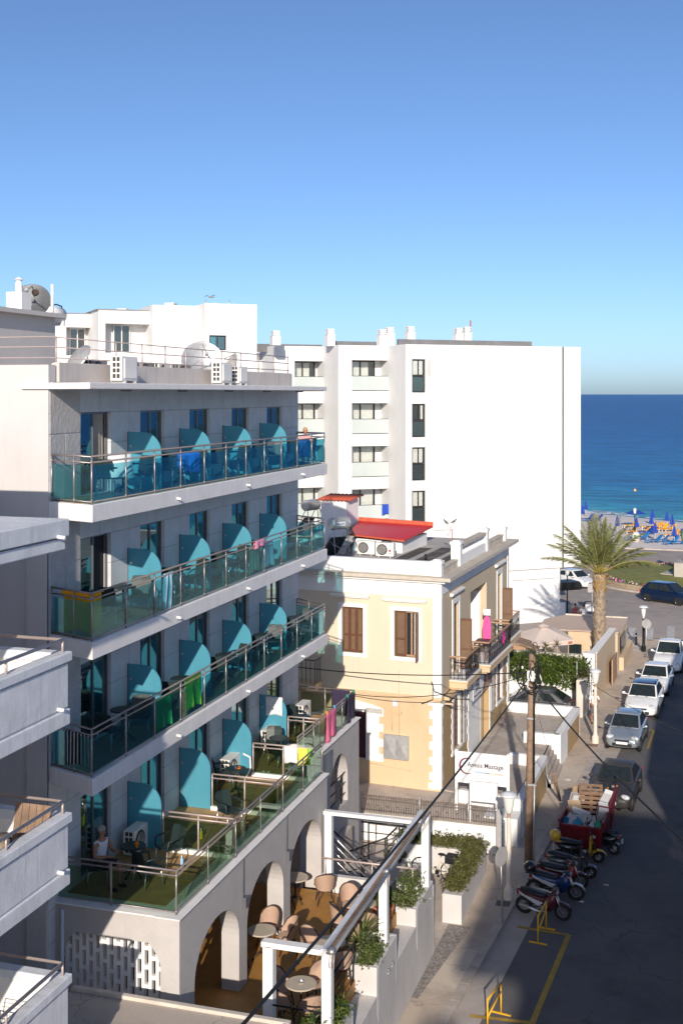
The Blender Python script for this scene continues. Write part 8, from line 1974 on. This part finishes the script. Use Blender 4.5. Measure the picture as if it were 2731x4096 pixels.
t = T('hanging_trousers', 'pale blue trousers pegged to the third floor rail before the first screen', 'trousers', (XR-.05,26.4,FL[1]+.9))
for s in (0, .26):
    mb = MB(); mb.smooth = True; mb.loft([[(0+.02*math.sin(z*5),y,z) for y in (a,)] + [(.05,(a+b)/2,z),(0,b,z),(-.04,(a+b)/2,z)] for z, a, b in ((0,.0+s*.7,.26+s*.7),(-.3,-.02+s,.22+s),(-.7,-.06+s*1.1,.13+s*1.1),(-.86,-.08+s*1.1,.1+s*1.1))]); mb.build('trouser_leg', bl, t, local=True)
mb = MB(); mb.box(-.03,-.0,-.06,.03,.46,.03); mb.build('waistband', bl, t, local=True)
drape('pink_cloth', 'pink cloth over the third floor rail beside a flowered dress', 'towel', (XR,32.25,FL[1]+1.03), (XR,33.0,FL[1]+1.03), .22, cloth('pink', (.75,.30,.42)), back=.25, waves=2)
drape('flowered_dress', 'flowered cloth hanging under the pink one on the third floor rail', 'dress', (XR-.06,32.1,FL[1]+.86), (XR-.06,32.85,FL[1]+.86), .75, cloth('floral', (.45,.40,.30), sc=16, tint=(.35,.03,.08)), out=(-1,0,0), waves=3)
drape('white_shirt', 'pale white shirt hanging inside the third floor rail right of the dress', 'shirt', (XR-.1,33.3,FL[1]+.88), (XR-.1,34.1,FL[1]+.88), .8, cloth('pale_shirt', (.62,.72,.78)), out=(-1,0,0), waves=2, flare=.3)
drape('blue_towel', 'bright blue towel thrown over a chair in the second bay of the top balcony', 'towel', (-13.25,28.35,FL[0]+.82), (-12.9,28.9,FL[0]+.86), .55, cloth('cobalt', (.01,.13,.55)), out=(.8,-.6,0), back=.4, waves=2, amp=.06)
drape('blue_towel', 'blue towel over a chair back in the rightmost bay of the top balcony', 'towel', (-13.1,37.25,FL[0]+.84), (-12.8,37.6,FL[0]+.84), .6, cloth('cobalt_dark', (.01,.10,.32)), out=(.8,-.6,0), back=.3, waves=2, amp=.04)
def pillow(label, c, rz, s, m_):
    mb = MB(); mb.smooth = True; mb.X = Matrix.Translation(c) @ Matrix.Rotation(rz,4,'Z') @ Matrix.Rotation(R(-18),4,'X')
    n = 8; vs = []
    for sg in (-1, 1):
        for i in range(n+1):
            for j in range(n+1):
                u, v = i/n*2-1, j/n*2-1; vs.append((u*s*.5, sg*.09*((1-u*u)*(1-v*v))**.45, v*s*.45))
    N1 = (n+1)**2; fs = []
    for q in range(2):
        for i in range(n):
            for j in range(n): a = q*N1+i*(n+1)+j; fs.append((a,a+1,a+n+2,a+n+1))
    mb.add(vs, fs); return tag(mb.build('pillow', m_), label, 'pillow')
pillow('white pillow propped on a chair in the leftmost bay of the top balcony', (-13.05,24.85,FL[0]+.72), R(60), .62, cloth('white_pillow', (.72,.74,.74)))
drape('white_towel', 'white towel over the last turquoise screen of the first floor terrace', 'towel', (HX+.22,36.0,TZ+1.56), (-13.18,36.0,TZ+1.56), .62, cloth('white_terry', (.74,.74,.75)), out=(0,-1,0), back=.4, waves=1, amp=.012)
YP = DIV[2]+.02
drape('white_towel', 'white towel pegged on the partition rail of the middle terrace bay', 'towel', (-12.0,YP,TZ+.96), (-11.6,YP,TZ+.96), .5, cloth('white_terry2', (.74,.74,.75)), out=(0,-1,0), back=.3, waves=1)
drape('yellow_towel', 'yellow towel between the white and the green one on the partition rail', 'towel', (-11.58,YP,TZ+.96), (-11.28,YP,TZ+.96), .55, cloth('lemon', (.68,.64,.10)), out=(0,-1,0), back=.3, waves=1)
drape('green_towel', 'lime green towel at the rail corner right of the yellow towel', 'towel', (-11.27,YP,TZ+.96), (-11.12,YP,TZ+.96), .5, cloth('leaf_green', (.25,.55,.06)), out=(0,-1,0), back=.3, waves=1)
nv = cloth('dark_navy', (.035,.025,.06), tint=(.06,.045,.09))
drape('dark_trousers', 'dark navy trousers over the end rail of the terrace, left of the corner', 'trousers', (-12.75,39.83,TZ+.96), (-12.1,39.83,TZ+.96), .82, nv, out=(0,-1,0), back=.5, waves=2)
drape('dark_trousers', 'dark navy cloth hanging outside the terrace corner, right of the pink towel', 'trousers', (-11.92,38.9,TZ+.96), (-11.92,39.75,TZ+.96), .88, nv, waves=2, back=.3, flare=.1)
drape('pink_towel', 'pink and orange patterned towel pegged outside the far terrace rail', 'towel', (-11.92,36.6,TZ+.96), (-11.92,37.6,TZ+.96), .92, cloth('pink_pattern', (.72,.16,.28), sc=10, tint=(.80,.42,.30)), waves=2, back=.2)
for k, (y, c) in enumerate(((36.7,'amber'),(37.5,'ink_blue'),(38.95,'bag_green'),(39.6,'bag_green'))):
    mb = MB(); mb.box(-11.95,y-.015,TZ+.9,-11.88,y+.015,TZ+1.02); mb.box(-11.96,y-.012,TZ+.93,-11.87,y+.012,TZ+.96); tag(mb.build('clothes_peg', M[c]), ['yellow peg at the near corner of the pink towel','blue peg at the far corner of the pink towel','green peg at the near end of the dark trousers outside the rail','green peg at the far corner of the terrace rail'][k], 'clothes peg')
mb = MB(); mb.tube([(-13.0,36.2,TZ+.72),(-11.95,37.9,TZ+.93)], .006, 5); tag(mb.build('washing_line', M['bag_blue']), 'thin turquoise washing line across the last terrace bay', 'line')
# guests
person('grey haired man in a white vest sitting at the near terrace table', (-13.45,24.62,TZ-.012), R(75), 'sit', 'skin', 'hair_grey', cloth('vest', (.74,.75,.77)), cloth('dark_shorts', (.03,.03,.04)), shirt_sleeve=False, lean=-.03,
  arms={-1:((-.2,-.02,.98),(-.28,-.08,.72),(-.14,-.34,.74)), 1:((.2,-.02,.98),(.29,-.08,.72),(.16,-.32,.76))})
person('sandy haired man in a pink shirt sitting at the far end of the top balcony', (-13.15,38.15,FL[0]+.012), R(25), 'sit', 'skin', 'hair_red', cloth('pink_shirt', (.60,.33,.33)), cloth('brown_shorts', (.10,.07,.06)), lean=.02, k=.9,
  arms={-1:((-.2,.0,.97),(-.27,-.04,.72),(-.12,-.28,.66)), 1:((.2,.0,.97),(.27,-.04,.72),(.12,-.28,.66))}, legs={-1:((-.10,-.06,.5),(-.14,-.46,.54),(-.14,-.50,.10),(-.15,-.62,.04)), 1:((.10,-.06,.5),(.05,-.48,.60),(-.12,-.62,.42),(-.2,-.72,.40))})
put_chair(-13.15, 38.15, FL[0]+.012, R(25), 'dark plastic chair under the man at the far end of the top balcony')
# loggia of the house
t = T('ironing_board', 'bright pink ironing board standing on the house balcony', 'ironing board', tuple(sp_(7.0,5.02,-.25)))
mb = MB(); mb.smooth = False; bp = [(-.17,0,.4),(.17,0,.4),(.19,0,1.1),(.13,0,1.5),(0,0,1.62),(-.13,0,1.5),(-.19,0,1.1)]
mb.extr(bp, (0,.04,0)); mb.build('cover', pm('hot_pink', (.80,.10,.33), .8), t, local=True)
mb = MB(); mb.box(-.16,.0,1.62,.16,.03,1.9); mb.build('iron_rest', M['plate'], t, local=True)
mb = MB(); mb.tube([(-.15,.06,.4),(.15,.3,0)], .015, 5); mb.tube([(.15,.06,.4),(-.15,.3,0)], .015, 5); mb.build('leg', M['galv'], t, local=True)
drape('pink_bag', 'hot pink cloth hanging on the house balcony rail below the ironing board', 'cloth', sp_(7.3,5.9,-.85), sp_(7.9,5.9,-.85), .5, cloth('magenta', (.55,.03,.25)), out=tuple(SNv), waves=2)
t = T('balcony_table', 'brown table with a slatted dark front on the house balcony', 'table', tuple(sp_(5.7,5.02,-.35)), math.atan2(SU.y,SU.x))
mb = MB(); mb.box(-.5,-.3,.70,.5,.3,.75); mb.build('table_top', M['maroon'], t, local=True)
for x in (-.42,.42):
    for y in (-.25,.25): mb = MB(); mb.box(x-.03,y-.03,0,x+.03,y+.03,.70); mb.build('leg', M['wood'], t, local=True)
# ---------------------------------------------------------------- beach
def b_umb(loc, label, h=2.1, open_=False):
    t = T('beach_umbrella', label, 'beach umbrella', loc, rnd.uniform(0,3), 'navy beach umbrellas')
    mb = MB(); mb.tube([(0,0,-.1),(0,0,h)], .025, 6); mb.build('pole', M['plastic_white'], t, local=True)
    mb = MB(); n = 16
    if open_:
        mb.lathe([(.0,h),(.6,h-.14),(1.25,h-.42)], n=8); mb.build('canopy', M['blue_canvas'], t, local=True, solid=.02)
    else:
        vs = []
        for z, r in ((h+.02,.015),(h-.25,.10),(h-.8,.19),(h-1.1,.27),(h-1.2,.25)):
            for k in range(n): q = r*(1 + (.22 if k % 2 else -.18)); a = 2*math.pi*k/n; vs.append((q*math.cos(a), q*math.sin(a), z))
        mb.add(vs, [(i*n+k, i*n+(k+1) % n, (i+1)*n+(k+1) % n, (i+1)*n+k) for i in range(4) for k in range(n)]); mb.build('canopy', M['blue_canvas'], t, local=True)
    return t
um = [('S1',80,165,'closed navy umbrella farthest left, near the surf'),('S1',32,235,'closed navy umbrella half behind the white block'),('S1',1100,305,'closed navy umbrella at the rear of the orange loungers, left one'),('S1',1080,400,'closed navy umbrella just in front of the rear left one'),('S1',1318,350,'closed navy umbrella among the orange cushions, upper right'),('S1',1400,410,'closed navy umbrella right of the orange cushions'),('S1',1138,545,'closed navy umbrella between the blue loungers, centre'),('S1',1430,600,'closed navy umbrella by the blue loungers at right'),('S1',855,450,'closed navy umbrella just right of the palm crown'),('S1',560,430,'closed navy umbrella seen through the palm fronds')]
for k, x, y, l in um: b_umb(tuple(at(k,x,y,-.06)), l)
b_umb(tuple(at('S1',845,350,-.06)), 'open navy umbrella behind the sea front lamp', 2.2, True)
def lounger(loc, rz, mat, label, frame_m):
    t = T('sun_lounger', label, 'sun lounger', loc, rz, 'sun loungers on the beach')
    mb = MB(); mb.box(-.32,-.5,.30,.32,.95,.36); mb.build('bed', mat, t, local=True)
    mb = MB(); mb.X = Matrix.Translation((0,-.5,.33)) @ Matrix.Rotation(R(-42),4,'X'); mb.box(-.32,-.8,-.03,.32,0,.03); mb.build('backrest', mat, t, local=True)
    for sx in (-.28,.28):
        for y in (-.4,.85): mb = MB(); mb.box(sx-.03,y-.03,0,sx+.03,y+.03,.30); mb.build('leg', frame_m, t, local=True)
    return t
lg = [(1035,370,'o','orange cushioned lounger behind the second rear umbrella, left'),(1140,375,'o','orange cushioned lounger right of the second rear umbrella'),(1235,400,'o','orange cushioned lounger left of the upper right umbrella'),(1345,405,'o','orange cushioned lounger right of the upper right umbrella'),(1370,490,'o','long orange lounger below the right umbrella'),(1490,480,'o','orange lounger at the right edge behind the statue'),(760,435,'o','orange lounger left of the umbrella beside the palm'),(920,440,'o','orange lounger right of the umbrella beside the palm'),(985,440,'d','dark blue lounger in shade, middle of the beach'),(1060,455,'d','dark blue lounger in shade, next to the middle one'),(780,540,'b','blue lounger left of the cream bin'),(925,540,'b','blue lounger just right of the cream bin'),(1110,580,'b','blue lounger left of the centre umbrella'),(1205,575,'b','blue lounger right of the centre umbrella'),(1375,605,'b','blue lounger left of the right front umbrella'),(1500,605,'b','blue lounger right of the right front umbrella'),(1540,420,'d','navy lounger at the right picture edge'),(120,245,'d','dark blue lounger by the leftmost umbrellas'),(215,250,'d','dark blue lounger right of the leftmost umbrellas'),(750,345,'o','white framed lounger under the open umbrella')]
for x, y, c, l in lg: lounger(tuple(at('S1',x,y,-.06)), R(rnd.uniform(100,150)), M['orange_cush'] if c == 'o' else (M['blue_sling'] if c == 'b' else M['blue_canvas']), l, M['plastic_white'] if c == 'o' else M['blue_sling'])
p = at('S1',845,560,-.06)
t = T('beach_bin', 'cream domed bin with a green label on the beach edge', 'bin', tuple(p))
mb = MB(); mb.smooth = True; mb.lathe([(.42,0),(.42,.75),(.36,.95),(.2,1.08),(0,1.12)], n=18); mb.build('shell', M['canvas'], t, local=True)
mb = MB(); mb.box(-.2,-.44,.4,.12,-.41,.8); mb.build('label_plate', M['bag_green'], t, local=True)
p = at('S1',845,455,-.06)
t = T('street_lamp', 'dark sea front lamp rising before the open umbrella', 'street lamp', (p.x,p.y-2,0))
mb = MB(); mb.tube([(0,0,0),(0,0,2.6)], .06, 8); mb.build('post', M['black_metal'], t, local=True)
mb = MB(); mb.lathe([(.06,2.6),(.14,2.75),(.18,3.1),(.22,3.15),(0,3.3)], n=14); mb.build('lantern', M['lamp_glass'], t, local=True)
# monument on the lawn at the right edge
p = at('R7',1500,590,.5); MO = T('monument', 'green bronze statue on a low concrete plinth at the right edge of the lawn', 'statue', (-2.55,109.6,.4))
mb = MB(); mb.prism([(-3.4,108.4),(-1.2,107.9),(-.8,110.4),(-3.0,110.9)], .3, 1.75); mb.build('plinth', M['plinth'], MO, bevel=.03)
mb = MB(); mb.prism([(-4.6,109.6),(-1.0,107.6),(-.4,110.6),(-4.0,111.4)], .3, .62); mb.build('step', M['plinth'], MO, bevel=.02)
js = [(Vector((-2.35,109.4,1.75)),.24),(Vector((-2.3,109.4,2.3)),.26),(Vector((-2.25,109.4,2.9)),.30),(Vector((-2.3,109.4,3.6)),.42),(Vector((-2.28,109.4,4.3)),.46),(Vector((-2.2,109.4,4.9)),.30),(Vector((-2.2,109.4,5.25)),.2),(Vector((-1.7,109.4,4.4)),.18),(Vector((-1.4,109.3,3.7)),.13),(Vector((-2.75,109.2,4.3)),.17),(Vector((-2.6,109.0,3.5)),.12),(Vector((-1.9,109.5,2.9)),.26),(Vector((-1.85,109.5,1.78)),.2)]
inv = WM[MO.name].inverted(); skin_obj('figure', M['bronze'], MO, [(inv @ a, r) for a, r in js], [(0,1),(1,2),(2,3),(3,4),(4,5),(5,6),(4,7),(7,8),(4,9),(9,10),(3,11),(11,12)])
# gull over the roofs and a buoy at sea
g = rs('D',484,682,60); t = T('seagull', 'small seagull gliding in the sky above the white upper wing', 'bird', tuple(g))
mb = MB(); mb.smooth = True; mb.loft([[(x, .06*rad*math.cos(a*1.047), .06*rad*math.sin(a*1.047)) for a in range(6)] for x, rad in ((-.16,.1),(-.08,.7),(.05,1),(.16,.6),(.22,.1))]); mb.build('body', M['acgrey'], t, local=True)
for s in (-1,1):
    mb = MB(); mb.add([(s*.02,-.0,.03),(s*.17,-.02,.10),(s*.36,.0,.02),(s*.36,.03,.015),(s*.18,.10,.09),(s*.02,.10,.03)], [(0,1,4,5),(1,2,3,4)]); mb.build('wing', M['acgrey'], t, local=True, solid=.015, fixn=False)
q = at('Q5',937,45,-.42); t = T('buoy', 'tiny orange and white buoy floating far out on the sea', 'buoy', tuple(q))
mb = MB(); mb.smooth = True; mb.ell((0,0,.05), (.25,.25,.22)); mb.build('float', M['orange_cush'], t, local=True)
mb = MB(); mb.lathe([(.1,.2),(.05,.4),(0,.4)], n=10); mb.build('top', M['plate'], t, local=True)
# ---------------------------------------------------------------- houses on the other side of the street (outside the picture; they throw its shade)
def neighbour(label, x0, y0, x1, y1, h, skew, bump_=()):
    t = T('apartment_building', label, 'building', ((x0+x1)/2,(y0+y1)/2,0))
    f = lambda y: (y-y0)*skew
    mb = MB(); mb.prism([(x0,y0),(x1,y0),(x1+f(y1),y1),(x0+f(y1),y1)], -.15, h); mb.build('wall', M['white'], t)
    n = int(h//3)
    for k in range(1, n):
        mb = MB(); mb.prism([(x0-1.0,y0+.5),(x0,y0+.5),(x0+f(y1),y1-.5),(x0-1.0+f(y1),y1-.5)], 3*k-.2, 3*k); mb.build('balcony_slab', M['slab'], t)
        y = y0 + 1
        while y < y1 - 2:
            mb = MB(); mb.prism([(x0-.03+f(y),y),(x0+f(y),y),(x0+f(y)+.09,y+1.4),(x0-.03+f(y)+.09,y+1.4)], 3*k+.05, 3*k+2.1); mb.build('balcony_door', M['car_glass'], t); y += 4
    for (a, b, c, d, e) in bump_:  # unseen slab on posts, added to square off the street shadow
        mb = MB(); mb.box(a, b, e-.3, c, d, e)
        for px in (5.2, c-.3):
            for py in (b+.4, d-.4): mb.box(px-.12, py-.12, h, px+.12, py+.12, e-.3)
        mb.build('roof_canopy', M['white'], t)
    return t
NB = neighbour('tall white apartment building on the right side of the street behind the viewer', 4.6, -48, 15, .8, 16.5, 0., ((3.3,-13.4,9,.8,18.0),))
neighbour('lower white apartment building on the right side of the street beyond the frame', 3.95, 22.5, 15, 48.6, 11.6, 0.)
mb = MB(); mb.smooth = True; mb.lathe([(.65,16.5),(.65,18.1),(.5,18.35),(0,18.4)], (3.85,-17.9,0), 20); mb.build('roof_tank', M['white'], NB)
